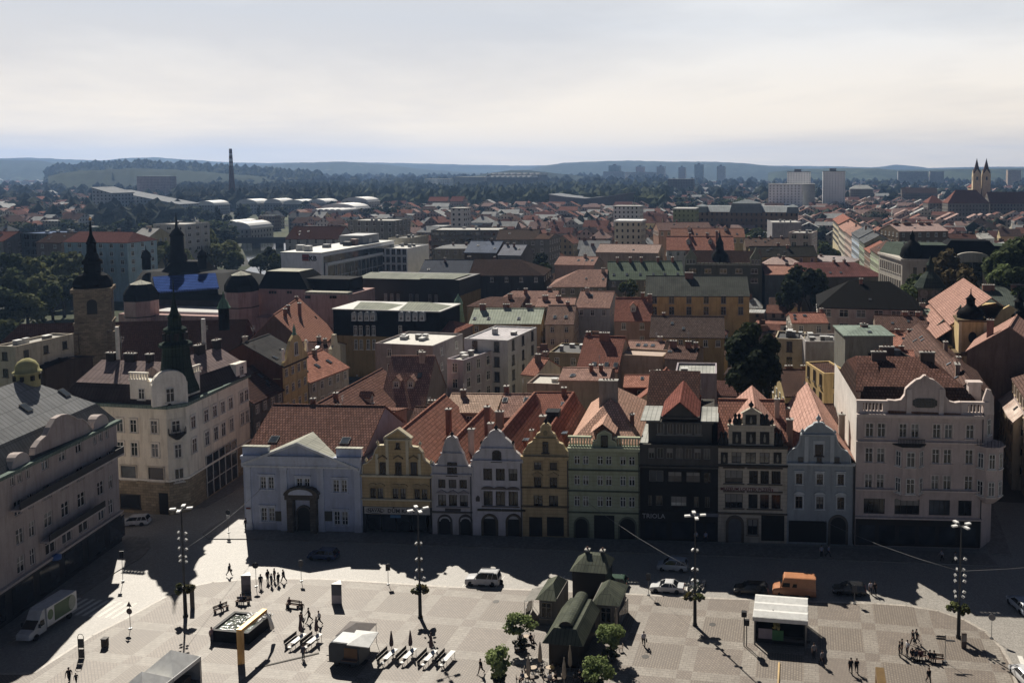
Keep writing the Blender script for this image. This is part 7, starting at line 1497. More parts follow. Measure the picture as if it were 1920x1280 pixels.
a,c=pixy(1030,366,1050),pixy(1105,366,1050);T=thing('arena','wide arena hall with grey swooping roof','hall',(a.x,1050,0));L=c.x-a.x;b=MB();b.xprism([(0,0),(L*1.9,0),(L*1.9,a.z+2),(L*1.3,a.z-3),(L*.9,a.z-5),(L*.4,a.z-3),(0,a.z)],0,50);b.build('wall',plaster('#62656a'),T);b=MB()
pr=[(-1,a.z+.3),(L*.4,a.z-2.7),(L*.9,a.z-4.7),(L*1.3,a.z-2.7),(L*1.95,a.z+2.3)]
for(x0,z0),(x1,z1)in zip(pr,pr[1:]):b.xprism([(x0,z0),(x1,z1),(x1,z1+1),(x0,z0+1)],-1,52)
b.build('roof',sheet('#85898e','#6f7378',2),T)
a=pixy(1258,395,600);block('green glazed cylinder like office beside the silver roofed school',1262,1303,393,600,22,winwall('#7c8a4c',3,3.2,'#55622f'),'office building','office_building')
block('white block with flat top right of the salmon roofs',1150,1200,388,640,14,winwall('#b9b9b6',3.2,3.2),'apartment block');block('bright white roofed villa in the middle of the roofs',1152,1202,416,470,14,winwall('#a99f86',3,3.4),'house','villa',plain('#e2e2df',.35,.5))
block('white tall house gable above the long concrete office',845,872,392,560,10,winwall('#b5b5b2',4,3.4),'house','townhouse')
# trees
def crown(n,rx,rz,size,seed,lobes=9):
 rr=random.Random(seed);b=MB();L=[]
 for i in range(lobes):
  a=rr.uniform(0,2*PI);e=math.asin(rr.uniform(-.75,1));q=rr.uniform(.4,.85)
  L.append((Vector((math.cos(a)*math.cos(e)*rx*q,math.sin(a)*math.cos(e)*rx*q,math.sin(e)*rz*q)),rr.uniform(.28,.55)))
 for i in range(n):
  c,s_=rr.choice(L);d=Vector((rr.gauss(0,1),rr.gauss(0,1),rr.gauss(0,1))).normalized();k=s_*(rr.random()**.33)
  p=c+Vector((d.x*rx*k,d.y*rx*k,d.z*rz*k));nrm=(d*.8+Vector((rr.gauss(0,.5),rr.gauss(0,.5),rr.gauss(0,.5)+.3))).normalized()
  u=nrm.orthogonal().normalized();u=Matrix.Rotation(rr.uniform(0,6.28),3,nrm)@u;v=nrm.cross(u);z=size*rr.uniform(.6,1.3)
  b.add([p-u*z*.5-v*z*.32,p+u*z*.1-v*z*.5,p+u*z*.55,p+u*z*.05+v*z*.5,p-u*z*.45+v*z*.28],[(0,1,2,3,4)])
 return b
GREENS={'fresh':leaf('#5a7024','#8aa03a','#b0c060',1.2),'mid':leaf('#2c3a1a','#48581f','#6d7a35'),'dark':leaf('#1b2615','#2b3819','#414d22',.3),'olive':leaf('#4a5222','#6d7430','#8d9245',.6),'bright':leaf('#42561c','#66782a','#8a9a45',1.2),'blue':leaf('#1f2c20','#2f3d27','#44533a',.12),'autumn':leaf('#4a3d1e','#635326','#7a6a35',.4)}
BARK=plaster('#3e332a',.4)
TM={}
def tree_mesh(kind,var,green):
 key=(kind,var,green)
 if key not in TM:
  if kind=='near':b=crown(1500,1.0,.72,.15,var+1,12)
  elif kind=='mid':b=crown(1500,1.0,1.0,.2,var+10,11)
  elif kind=='poplar':b=crown(420,.5,1.5,.3,var+30,9)
  else:b=crown(330,1.0,.95,.36,var+20,8)
  TM[key]=b.mesh('crown',[GREENS[green]])
  t=MB();t.tube([(0,0,-2.4),(.03,.02,-1.0),(0,.03,-.2)],.1,7,0,.05)
  for a in(0.4,2.3,4.4):t.tube([(0,.02,-1.0),(.35*math.cos(a),.35*math.sin(a),-.4),(.55*math.cos(a),.55*math.sin(a),.1)],.045,5,0,.015)
  TM[key+('t',)]=t.mesh('trunk',[BARK])
 return TM[key],TM[key+('t',)]
def tree(x,y,r,h,kind,green,label,group=None,z0=0.0):
 """crown radius r, total height h"""
 var=RND.randrange(3);c,t=tree_mesh(kind,var,green);cz=h-r*({'poplar':1.9}.get(kind,.95));cz=max(cz,r*.8)
 o=thing('tree',label,'tree',(x,y,z0),RND.uniform(0,6.28),group)
 a=link('crown',c,o,(0,0,cz));s_=RND.uniform(.9,1.1);a.scale=(r*s_,r/s_,r*RND.uniform(.92,1.1));b_=link('trunk',t,o,(0,0,cz));b_.scale=(r,r,cz/2.4)
 return o
GD={'mid':'green','dark':'dark green','olive':'olive green','bright':'bright green','blue':'dusky green','autumn':'brownish green'}
def tree_px(u,v,y,r,kind,green,where,group):
 """tree whose crown centre shows at the pixel"""
 p=pixy(u,v,y);h=max(p.z+r*.95,r*1.7)
 return tree(p.x,p.y,r,h,kind,green,f'{GD[green]} {"slim upright" if kind=="poplar" else "round crowned"} tree {where}',group)
PK=[('topmost','at the left end'),]
spots=[(20,505,310,7),(62,515,305,7.5),(100,498,318,6.5),(132,502,312,6.5),(30,545,280,7),(78,548,278,7),(118,540,288,6),(148,532,292,5),(12,585,256,6.5),(52,578,258,6),(98,566,268,5.5),(8,622,240,5),(150,500,330,5)]
for i,(u,v,y,r)in enumerate(spots):tree_px(u,v,y,r,'mid',('mid','olive','mid','olive')[i%4],('in the back park row below the glass office','in the middle park row below the pale blue house','in the front park row beside the church tower')[0 if i<4 or i==12 else 1 if i<8 else 2],'park trees by the pale blue apartment house')
for i,(u,v,y,r)in enumerate([(290,478,352,5),(310,470,360,5.5),(330,480,365,4.5),(365,480,395,6),(385,468,405,6.5),(405,478,400,6),(425,470,410,7),(437,488,385,5.5),(350,492,372,5),(395,455,430,6),(352,455,440,6.5),(335,440,470,6)]):tree_px(u,v,y,r,'mid',('olive','mid','olive')[i%3],('on the left bank of the river behind the theatre spire','among the lit trees on the near river bank','close to the water below the bridge')[i%3],'trees on the river bank')
for i,(u,v,y,r)in enumerate([(488,492,372,4.5),(505,488,376,5.5),(520,496,366,5),(515,508,350,4)]):tree_px(u,v,y,r,'mid',('mid','dark')[i%2],'between the river and the white bank','trees between river and bank')
for i,(u,v,y,r)in enumerate([(1180,540,282,3.5),(1500,538,292,6),(1520,545,286,6),(1478,550,284,5),(1535,538,296,5),(1775,520,276,6.5),(1800,528,270,6),(1722,542,264,5),(1700,552,258,3.5),(1895,500,280,9),(1925,492,282,9),(1880,522,268,5),(1905,530,262,5),(1015,490,345,3.5),(1020,505,330,3)]):tree_px(u,v,y,r,'mid',('mid','dark','dark','dark','mid','autumn','autumn','mid','bright','mid','mid','bright','mid','dark','mid')[i],('in the little yard by the grey green roof','in the shady court beside the black mansion','in the shady court beside the black mansion','in the shady court beside the black mansion','in the shady court beside the black mansion','before the museum front','before the museum front','at the foot of the clock tower','at the foot of the clock tower','at the right edge of the museum','at the right edge of the museum','at the right edge of the museum','at the right edge of the museum','in the street by the black roofed house','in the street by the black roofed house')[i],'trees among the old town houses')
for u,v,y,r,g in((1405,648,160,4.4,'dark'),(1392,690,157,4.2,'dark'),(1425,692,156,4.3,'dark'),(1408,715,154,4.0,'dark'),(1440,668,160,3.2,'dark')):tree_px(u,v,y,r,'mid',g,'of the great clump behind the puppet museum','great dark yard trees')
def BL(kd,gr,r,rr_,u,ur,y,yr,where):
 t=lambda a,q:min(2,int(3*(a-q[0])/(q[1]-q[0]+1e-6)))
 return f'{("small","middling","big")[t(r,rr_)]} {"slim" if kd=="poplar" else "bushy"} {GD[gr]} tree, {("nearest","middle","far")[t(y,yr)]} row {("left","centre","right")[t(u,ur)]}, {where}'
def belt(n,ur,yr,rr_,kinds,greens,where,group,seed,hz=11):
 r0=random.Random(seed);k=0;t=0
 while k<n and t<n*6:
  t+=1;u=r0.uniform(*ur);y=r0.uniform(*yr);p=pixy(u,400,y);r=r0.uniform(*rr_)
  if not free(p.x,y,r*.6,r*.6,0):continue
  kd=r0.choice(kinds);gr=r0.choice(greens);tree(p.x,y,r*(.75 if kd=='poplar' else 1),(r*3.2 if kd=='poplar' else r*2.1+r0.uniform(0,2)),kd,gr,BL(kd,gr,r,rr_,u,ur,y,yr,where),group);k+=1
belt(62,(-40,350),(400,640),(5,8),['far'],['mid','dark','blue'],'park belt by the river','park belt left of the river',21)
belt(10,(215,305),(560,760),(5,7),['poplar'],['dark','blue'],'before the sloping halls','poplars by the sloping halls',22)
belt(12,(340,432),(480,680),(5,8),['far'],['dark','mid'],'meadow by the bridge','trees meadow by the bridge',33)
belt(26,(340,545),(690,900),(5,8),['far','far','poplar'],['dark','blue','mid'],'below the factory chimney','trees between bridge and chimney',23)
belt(22,(560,800),(760,1050),(6,9),['far'],['blue','dark'],'edge of the far wood','trees edge of the far wood',24)
belt(12,(1378,1440),(420,600),(6,9),['far'],['mid','dark'],'garden by the windowless hall','garden trees by the windowless hall',25)
belt(9,(1508,1560),(350,680),(5,7.5),['far'],['mid','dark'],'street of sunlit fronts','street trees by the sunlit fronts',26)
belt(34,(1250,1440),(780,1250),(7,10),['far'],['mid','blue','dark'],'parkland before the tower blocks','parkland before the tower blocks',27)
belt(22,(1690,1930),(360,500),(5,8),['far'],['mid','dark'],'gardens below the red school','gardens below the red roofed school',28)
belt(18,(1500,1930),(600,1100),(5,8),['far'],['blue','dark'],'far right roofs','trees among the far right roofs',29)
belt(22,(700,1240),(400,1000),(3.5,6),['far'],['blue','dark','mid'],'beyond the concrete office','trees among the middle roofs',30)
def forest(name,n,ur,yr,rr_,green,seed,base=None):
 r0=random.Random(seed);b=MB()
 for i in range(n):
  u=r0.uniform(*ur);y=yr[0]*(yr[1]/yr[0])**r0.random();p=pixy(u,350,y);r=r0.uniform(*rr_)*(1+y/6000);z=r*.9+(base(u,y)if base else 0)
  if not free(p.x,y,r*.7,r*.7,0):continue
  vs=[]
  for j,(e,m)in enumerate(((-.5,5),(.1,6),(.65,5))):
   for q in range(m):a=q*2*PI/m+j*.5+r0.random()*.5;k=r*r0.uniform(.75,1.15);vs.append((p.x+k*math.cos(a)*math.cos(e),y+k*math.sin(a)*math.cos(e),z+k*math.sin(e)*1.15))
  vs.append((p.x,y,z+r*r0.uniform(1.1,1.5)))
  f=[(q,(q+1)%5,5+(q+1)%6)for q in range(5)]+[(q,5+(q+1)%6,5+q)for q in range(5)]+[(5+q,5+(q+1)%6,11+q%5)for q in range(6)]+[(11+q,11+(q+1)%5,16)for q in range(5)]+[(5+(q+1)%6,11+(q+1)%5,11+q)for q in range(5)]
  b.add(vs,f)
 return tag(b.build(name,GREENS[green]),kind='stuff')
forest('woods',1500,(330,620),(1080,2000),(6,11),'blue',41);far_town(110,(560,1250),(1080,2300),18,MTS);forest('woods',260,(560,1250),(620,1060),(4,7),'blue',47);forest('woods',420,(1240,1960),(640,1300),(4,7),'blue',48);forest('woods',1500,(560,1250),(1080,2300),(6,11),'mid',42);forest('woods',900,(330,1250),(2200,4200),(8,13),'blue',43);forest('woods',420,(1250,1960),(1300,3800),(6,10),'blue',44);forest('woods',360,(-60,340),(700,2400),(6,10),'blue',45)
HP=[(90,330),(130,322),(200,318),(260,316),(320,318),(380,322),(450,328),(560,336),(620,341)]
def hillz(u,y):
 for(a0,b0),(a1,b1)in zip(HP,HP[1:]):
  if a0<=u<=a1:return max(0,(H+(V0-122-(b0+(b1-b0)*(u-a0)/(a1-a0)))/1654*2900)*max(0,1-abs(y-2880)/520)-2)
 return 0
forest('woods',1500,(90,600),(2390,2900),(8,13),'mid',46,hillz)
# things on the square
ZK=.104
BLKM=plain('#1d1e20',.5);STEEL=plain('#7d7f80',.4,.5,.6);WHT=plain('#d5d4cf',.5);WOOD=plain('#6d4f38',.7);GOLD=plain('#b98a2c',.3,.6,.75)
def street_lamp(label,u,v,spots,h=13.6):
 p=pix(u,v,ZK);T=thing('street_lamp',label,'street lamp',p,RND.uniform(-.2,.2),'tall lamp masts on the square')
 b=MB();b.cyl(0,0,0,.25,.3);b.cyl(0,0,.25,3.9,.23,.2);b.build('lower_mast',BLKM,T);b=MB();b.lathe([(.11,3.9),(.07,h)],8);b.build('mast',plain('#3b3c3e',.45),T)
 b=MB()
 for k in range(4):a=k*PI/2+.5;b.tube([(0,0,h-.15),(.75*math.cos(a),.75*math.sin(a),h)],.04,5)
 b.build('arm',STEEL,T)
 for k in range(4):
  a=k*PI/2+.5;m=MB();m.box(-.34,.34,-.2,.2,-.06,.12,0);m.box(-.28,.28,-.15,.15,-.09,-.06,1);m.build('lamp_head',[plain('#e4e3de',.4),plain('#b9b8b0',.3)],T,(.95*math.cos(a),.95*math.sin(a),h+.05),a)
 for z,s in spots:
  for k in(-1,1):m=MB();m.box(-.1,.1,-.16,.16,-.13,.13,0);m.box(-.07,.07,-.24,-.16,-.1,.1,1);m.build('spot_light',[plain('#cfcfca',.4),glass('#50565a')],T,(k*(.28+.25*s),.0,z),(.5,0,k*.6+s))
 return T,p
LAMPS=[('lamp mast in front of the ochre coffee house',788,1157,((9.4,0),(7.4,0),(6.0,.1),(5.0,1))),('lamp mast between the white coupe and the stage tent',1303,1172,((9.4,0),(7.0,0),(5.6,.1))),('lamp mast bristling with spot lights near the kerb bend before the corner palace',1797,1195,((9.6,1),(8.3,.4),(7.6,1),(6.9,1),(5.6,1),(5.0,.6))),('lamp mast left of the fountain pool',348,1155,((10.6,1),(9.8,1),(8.6,1),(7.6,.5),(7.0,.7)))]
BLO=[leaf('#3e4a1a','#5f6420','#8a8430',.9),leaf('#4a4a1c','#7a6a22','#99862c',.9),leaf('#4c5a1c','#76802c','#9a9a3a',.9)]
LP=[]
for i,(lb,u,v,sp_)in enumerate(LAMPS):
 T,p=street_lamp(lb,u,v,sp_);LP.append(p)
 for k in(0,1):
  o=thing('flower_basket',('flower basket hung left on the ','flower basket hung right on the ')[k]+lb.replace(' bristling with spot lights near the kerb bend before the corner palace',' with most spot lights'),'flower basket',(p.x+(-.55,.55)[k],p.y-.05,p.z+3.55),0,'flower baskets on the lamp masts')
  c=crown(520,.78,.66,.2,70+i*2+k,7).build('foliage',BLO[(i+k)%3],o);b=MB();b.lathe([(.12,-.5),(.36,-.1),(.4,.05)],9);b.build('bowl',BLKM,o);b=MB();b.tube([((.4,-.4)[k],0,0),(0,0,.05)],.03,5);b.build('bracket',BLKM,o)
tl=pix(396,1180,1.45);tr_=pix(461,1187,1.45);bl=pix(444.5,1145,1.45);br=pix(506,1151,1.45)
x0,x1=(tl.x+bl.x)/2-.2,(tr_.x+br.x)/2+.2;y0,y1=(tl.y+tr_.y)/2,(bl.y+br.y)/2;cx_,cy_=(x0+x1)/2,(y0+y1)/2
T=thing('fountain','black square fountain pool with tall gilded right-angled spout','fountain',(cx_,cy_,ZK));hx,hy=(x1-x0)/2,(y1-y0)/2;hz_=1.35
b=MB();t=.35
for a in((-hx,hx,-hy,-hy+t),(-hx,hx,hy-t,hy),(-hx,-hx+t,-hy+t,hy-t),(hx-t,hx,-hy+t,hy-t)):b.box(*a,0,hz_)
b.build('basin',plain('#0e0f10',.5,.1),T)
def mat_pool():
 n=N('pool_water');p=n.pos();a=n.noise(p,2.5,4,.6);n.bump(a,.35,.15);return n.done(n.mix(a,lin('#2c3326'),lin('#46503a')),.1,.5)
b=MB();b.add([(-hx+t,-hy+t,hz_-.18),(hx-t,-hy+t,hz_-.18),(hx-t,hy-t,hz_-.18),(-hx+t,hy-t,hz_-.18)],[(0,1,2,3)]);b.build('water',mat_pool(),T)
rf=random.Random(5);b=MB()
for k in range(260):
 a=rf.uniform(0,6.28);r=abs(rf.gauss(0,.75));s_=rf.uniform(.03,.1);x,y,z=.9+r*math.cos(a),1.2+r*math.sin(a)*.8,hz_-.18+max(0,rf.gauss(.12,.15));b.box(x-s_,x+s_,y-s_,y+s_,z,z+s_*1.2)
b.build('splash',plain('#e8e8e6',.3),T)
pa,pb_=pix(445.5,1246,ZK),pix(455.5,1246,ZK);zt=pixy(450,1180,pa.y).z;yb_=pix(455,1137,zt).y
b=MB();w0=pa.x-cx_;w1=pb_.x-cx_;th=.45;b.box(w0,w1,pa.y-cy_,pa.y-cy_+th,0,zt-ZK);b.box(w0,w1,pa.y-cy_+th,yb_-cy_,zt-ZK-.4,zt-ZK);b.build('spout',GOLD,T)
b=MB();q=yb_-cy_;b.tube([((w0+w1)/2,q,zt-ZK-.25),((w0+w1)/2+.2,q+.6,2.6),((w0+w1)/2+.3,q+.9,hz_-.1)],.12,6,0,.25);b.build('water_jet',plain('#d5d8d8',.2),T)
p=pixy(1650,1255,82.5);T=thing('fountain','second gilded fountain spout rising at the frame edge before the benches','fountain',(p.x,p.y,ZK));b=MB();b.box(-.4,.4,0,.45,0,p.z-ZK);b.box(-.4,.4,-5,0,p.z-ZK-.4,p.z-ZK);b.build('spout',GOLD,T);b=MB();b.box(-2.2,2.2,-6,-2,0,1.3);b.build('basin',plain('#17181a',.25,.5),T)
a=pix(1415,1207,ZK);zf=pixy(1413,1155,a.y).z;c=pix(1511,1213,ZK);xr=pix(1511,1163,zf).x;yb_=pix(1416,1113,zf).y
T=thing('stage_tent','white roofed event stage tent with black curtained inside','stage',(a.x,a.y,ZK));L=xr-a.x;D=yb_-a.y;h=zf-ZK
b=MB();n_=3
for k in range(n_):ya,yc=D*k/n_,D*(k+1)/n_;b.add([(-.2,ya,h),(L+.2,ya,h),(L+.2,yc,h),(-.2,yc,h),(-.2,(ya+yc)/2,h+.28),(L+.2,(ya+yc)/2,h+.28)],[(0,1,5,4),(2,3,4,5),(0,4,3),(1,2,5)])
b.box(-.2,L+.2,-.15,-.1,h-.45,h+.02);b.box(-.25,-.2,-.1,D,h-.45,h+.02);b.box(L+.2,L+.25,-.1,D,h-.45,h+.02);b.build('canopy',plain('#cdcdc8',.6),T)
for x in(0,L):
 for y in(0,D):m=MB();m.cyl(x,y,0,h,.1,.1,8);m.build('post',STEEL,T)
b=MB();b.box(.1,L-.1,D-.2,D-.1,0,h-.4);b.box(.05,.15,.4,D-.2,0,h-.4);b.box(L-.15,L-.05,.4,D-.2,0,h-.4);b.build('curtain',plain('#161617',.9),T);b=MB();b.box(.2,L-.2,.5,D-.3,.0,1.0);b.build('stage_floor',plain('#1c1c1d',.7),T)
b=MB();b.box(.4,2.0,.42,.48,.55,1.75,0);b.box(2.0,3.3,.42,.48,.45,1.65,1);b.box(3.3,6.4,.42,.48,.4,.75,2);b.build('banner',[plain('#8d7f88',.6),plain('#2f7a34',.6),plain('#3d3d3d',.6)],T)
o=crown(60,.75,.28,.3,3,5).build('emblem',plain('#9a8a24',.6),T,(L*.43,.2,h-1.0));
b=MB();b.tube([(L*.25,D*.16+.0,h+.22),(L*.33,D*.16,h+.2)],.05,4);b.add([(L*.33,-.02+D*.3,h+.19),(L*.37,-.02+D*.3,h+.19),(L*.35,D*.3-.3,h+.12)],[(0,1,2)]);b.build('printed_mark',plain('#77777a',.6),T)
b=MB()
for k in range(2):b.tube([(-.9-.3*k,-.6,0),(-.9-.3*k,-.6,2.6+k)],.06,6);b.box(-1.2-.3*k,-.6-.3*k,-.9,-.4,2.6+k,3.2+k)
o=b.build('loudspeaker_stand',BLKM,T)
p=pix(1461,1243,ZK);b=MB();b.tube([(0,0,.06),(.03,-3,.06),(.05,-9,.06)],.12,6);o=b.build('hose',plain('#c09a4a',.6),None,p);tag(o,'yellow hose lying on the paving in front of the stage tent','hose')
A_=pix(319,1224,2.7);B_=pix(376,1230,2.7);d=(B_-A_);d.z=0;L=d.length;T=thing('marquee','white peaked marquee tent at the lower edge of the square','tent',(A_.x,A_.y,ZK),math.atan2(d.y,d.x));D=-8.2
b=MB()
for k in range(2):y0_,y1_=D*(k+1)/2,D*k/2;m_=(L/2,(y0_+y1_)/2,4.3);q=[(0,y0_,2.6),(L,y0_,2.6),(L,y1_,2.6),(0,y1_,2.6)];b.add(q+[m_],[(0,1,4),(1,2,4),(2,3,4),(3,0,4)])
b.box(-.03,L+.03,-.03,.03,2.2,2.62);b.box(-.03,.03,D,-.03,2.2,2.62);b.box(L-.03,L+.03,D,-.03,2.2,2.62);b.build('canopy',plain('#dbdbd6',.6),T)
for x in(0,L):
 for y in(0,D/2,D):m=MB();m.cyl(x,y,0,2.6,.05,.05,6);m.build('post',STEEL,T)
b=MB();b.box(.05,L-.05,-.08,-.03,0,2.2);b.box(.02,.08,D,-.1,0,2.2);b.build('side_wall',plain('#a9a9a4',.7),T);b=MB();b.box(.5,L-.6,D+.6,-.8,0,.9);b.build('counter',plain('#4c3b2e',.7),T)
a=pix(617,1247,ZK);T=thing('food_trailer','blue grey rounded food trailer with a lit serving hatch','trailer',(a.x,a.y,ZK),math.radians(-2));Lx,Ly,Hh=3.7,2.3,2.75
prf=[(0,.45),(Lx,.45),(Lx,Hh-.5),(Lx-.15,Hh-.15),(Lx-.5,Hh),(.5,Hh),(.15,Hh-.15),(0,Hh-.5)]
b=MB();b.xprism(prf,0,Ly);b.build('body',plain('#38444f',.4,.3),T)
b=MB();b.xprism([(.45,Hh+.01),(Lx-.45,Hh+.01),(Lx-.45,Hh+.05),(.45,Hh+.05)],.1,Ly-.1);b.build('roof',plain('#a9b0b6',.4),T)
b=MB();b.box(1.9,3.5,-.06,.0,1.1,2.3,0);b.box(1.8,3.6,-.5,0,1.02,1.1,1);b.build('serving_hatch',[plain('#7a5426',.6),WOOD],T)
for x in(.9,2.8):m=MB();m.lathe([(.32,-.1),(.32,.1)],12);m.build('wheel',BLKM,T,(x,.12,.32),(PI/2,0,0))
b=MB();b.tube([(0,Ly/2,.5),(-1.0,Ly/2,.45)],.06,6);b.build('drawbar',STEEL,T)
q=[pix(650,1208,2.9),pix(692,1213,2.75),pix(710,1184,2.9),pix(668,1180,3.0)];c=sum((k for k in q),Vector())/4;T=thing('parasol','open white square parasol leaning over the food trailer counter','parasol',(c.x,c.y,ZK));b=MB();vs=[(k.x-c.x,k.y-c.y,k.z-ZK)for k in q];vs2=[(x,y,z-.1)for x,y,z in vs];m_=(0,0,3.35-ZK)
b.add(vs+[m_],[(0,1,4),(1,2,4),(2,3,4),(3,0,4)]);b.add(vs+vs2,[(0,4,5,1),(1,5,6,2),(2,6,7,3),(3,7,4,0)]);b.build('canopy',plain('#d2d2ce',.6),T);b=MB();b.cyl(0,0,0,3.2,.04);b.build('pole',STEEL,T);b=MB();b.box(-.4,.4,-.4,.4,0,.1);b.build('foot',BLKM,T)
c=pix(668,1178,2.5);T=thing('parasol','brownish grey tent canopy standing behind the food trailer','parasol',(c.x,c.y,ZK));b=MB();r_=1.7;b.add([(-r_,-r_,2.3),(r_,-r_,2.3),(r_,r_,2.3),(-r_,r_,2.3),(0,0,3.1)],[(0,1,4),(1,2,4),(2,3,4),(3,0,4)]);b.build('canopy',plain('#6d6460',.7),T)
for x in(-1.6,1.6):
 for y in(-1.6,1.6):m=MB();m.cyl(x,y,0,2.3,.03,.03,5);m.build('leg',STEEL,T)
def folding_table():
 T=thing('folding_table','narrow white table','table',(0,0,0),0,'white tables round the food trailer');b=MB();b.box(-.3,.3,-1.1,1.1,.72,.77);b.build('tabletop',plain('#dad9d4',.5),T)
 for x in(-.25,.25):
  for y in(-.9,.9):m=MB();m.cyl(x,y,0,.72,.025,.025,5);m.build('leg',STEEL,T)
 return T
def dark_bench():
 T=thing('folding_bench','dark bench','bench',(0,0,0),0,'dark benches round the food trailer');b=MB();b.box(-.16,.16,-1.1,1.1,.43,.48);b.build('seat',plain('#2f2722',.6),T);b=MB();b.box(-.2,-.15,-1.1,1.1,.55,.98);b.build('backrest',plain('#2f2722',.6),T)
 for y in(-.9,.9):m=MB();m.box(-.2,.14,y-.03,y+.03,0,.43);m.build('leg',STEEL,T)
 return T
def closed_parasol(c='#5a3f40'):
 T=thing('closed_parasol','closed parasol','parasol',(0,0,0),0,'closed wine red parasols at the white tables');b=MB();b.lathe([(.2,1.0),(.24,1.3),(.16,2.0),(.05,2.75)],9);b.build('canopy',plain(c,.8),T);b=MB();b.cyl(0,0,0,1.2,.03);b.build('pole',STEEL,T);b=MB();b.cyl(0,0,0,.12,.3);b.build('foot',plain('#c2c1bc',.6),T);return T
ft,db,cpz=folding_table(),dark_bench(),closed_parasol()
WH_=['first','second','third','fourth']
sets=[(555,1207,'nearest the fountain pool'),(585,1207,'second from the fountain pool'),(727,1236,'first right of the food trailer'),(763,1235,'second right of the food trailer'),(802,1239,'third right of the food trailer'),(836,1240,'last right of the food trailer')]
for i,(u,v,w_)in enumerate(sets):
 p=pix(u,v,ZK);rz=math.radians(-6)
 for proto,nm,dx,dy in((ft,'narrow white table ',.35,0),(db,'dark wooden bench beside the white table ',-.55,.0),(cpz,'closed wine red parasol at the white table ',-.1,1.15)):
  if proto is cpz and i==5:continue
  loc=(p.x+dx,p.y+dy,ZK)
  if i==0:proto.location=loc;proto.rotation_euler=(0,0,rz);proto['label']=nm+w_
  else:copy_thing(proto,loc,rz,nm+w_)
 b=MB();b.lathe([(.05,0),(.05,.4),(.24,.42),(.24,.46)],9);o=b.build('stool',plain('#d5d4cf',.5),None,(p.x+.1,p.y-1.35,ZK));tag(o,'small white round stool at the white table '+w_,'stool','white stools','thing')
def park_bench(label,u,v,rz):
 T=thing('park_bench',label,'bench',pix(u,v,ZK),rz,'park benches on the square');b=MB()
 for k in range(3):b.box(-.9,.9,-.25+k*.17,-.11+k*.17,.42,.46)
 b.build('seat',WOOD,T);b=MB()
 for k in range(2):b.box(-.9,.9,.26,.3,.55+k*.17,.68+k*.17)
 b.build('backrest',WOOD,T)
 for x in(-.75,.75):m=MB();m.box(x-.04,x+.04,-.24,.3,0,.42);m.box(x-.04,x+.04,.24,.3,.42,.85);m.build('leg',BLKM,T)
 return T
park_bench('dark park bench turned aslant behind the fountain pool',415,1145,math.radians(62));park_bench('park bench with two seated people before the poster column',455,1132,math.radians(6));park_bench('wooden park bench with a single sitter right of the fountain pool',549,1138,math.radians(-4))
park_bench('park bench by the arrow signpost, the one with the crowd',1722,1234,math.radians(-4));park_bench('park bench closest to the arrow signpost',1754,1240,math.radians(-4))
def poster(label,u,v,vt,w,cols,rz):
 p=pix(u,v,ZK);h=pixy(u,vt,p.y).z-ZK;T=thing('poster_column',label,'poster column',p,rz);pts=[(w*math.cos(a),w*math.sin(a))for a in(-PI/2+PI/3,-PI/2+PI,-PI/2+5*PI/3)];b=MB();b.prism(pts,0,.15);b.prism(pts,h-.12,h);b.build('frame',STEEL,T);b=MB();q=[(x*.96,y*.96)for x,y in pts];b.prism(q,.15,h*.45,0);b.prism(q,h*.45,h-.12,1);b.build('poster',[plain(cols[0],.4),plain(cols[1],.4)],T);return T
poster('tall slim mauve poster column between benches and kerb',464,1108,1076,.75,('#5a5460','#77707c'),.2);poster('three sided white and black poster column alone on the paving',634,1130,1092,.8,('#a9a2ac','#59606a'),.1)
p=pix(1807,1214,ZK);h=pixy(1808,1186,p.y).z-ZK;T=thing('info_pillar','slim rusty steel information pillar beside the spot lit lamp mast','pillar',p,.1);b=MB();b.box(-.28,.28,-.14,.14,0,h);b.build('body',plain('#5b4c42',.6),T);b=MB();b.box(-.24,.24,-.15,-.14,h*.45,h*.9);b.build('panel',plain('#8a8278',.4),T)
p=pix(361,1140,ZK);T=thing('info_pillar','slanted slim information board beside the lamp mast left of the pool','pillar',p,.2);b=MB();b.box(-.25,.25,-.08,.08,0,2.6);b.build('body',plain('#5b5650',.6),T)
p=pix(197,1212,ZK);T=thing('litter_bin','dark square litter bin on the kerb near the double board','bin',p,.1);b=MB();b.box(-.3,.3,-.25,.25,.05,1.0);b.box(-.34,.34,-.29,.29,1.0,1.08);b.build('body',plain('#3f3833',.6),T)
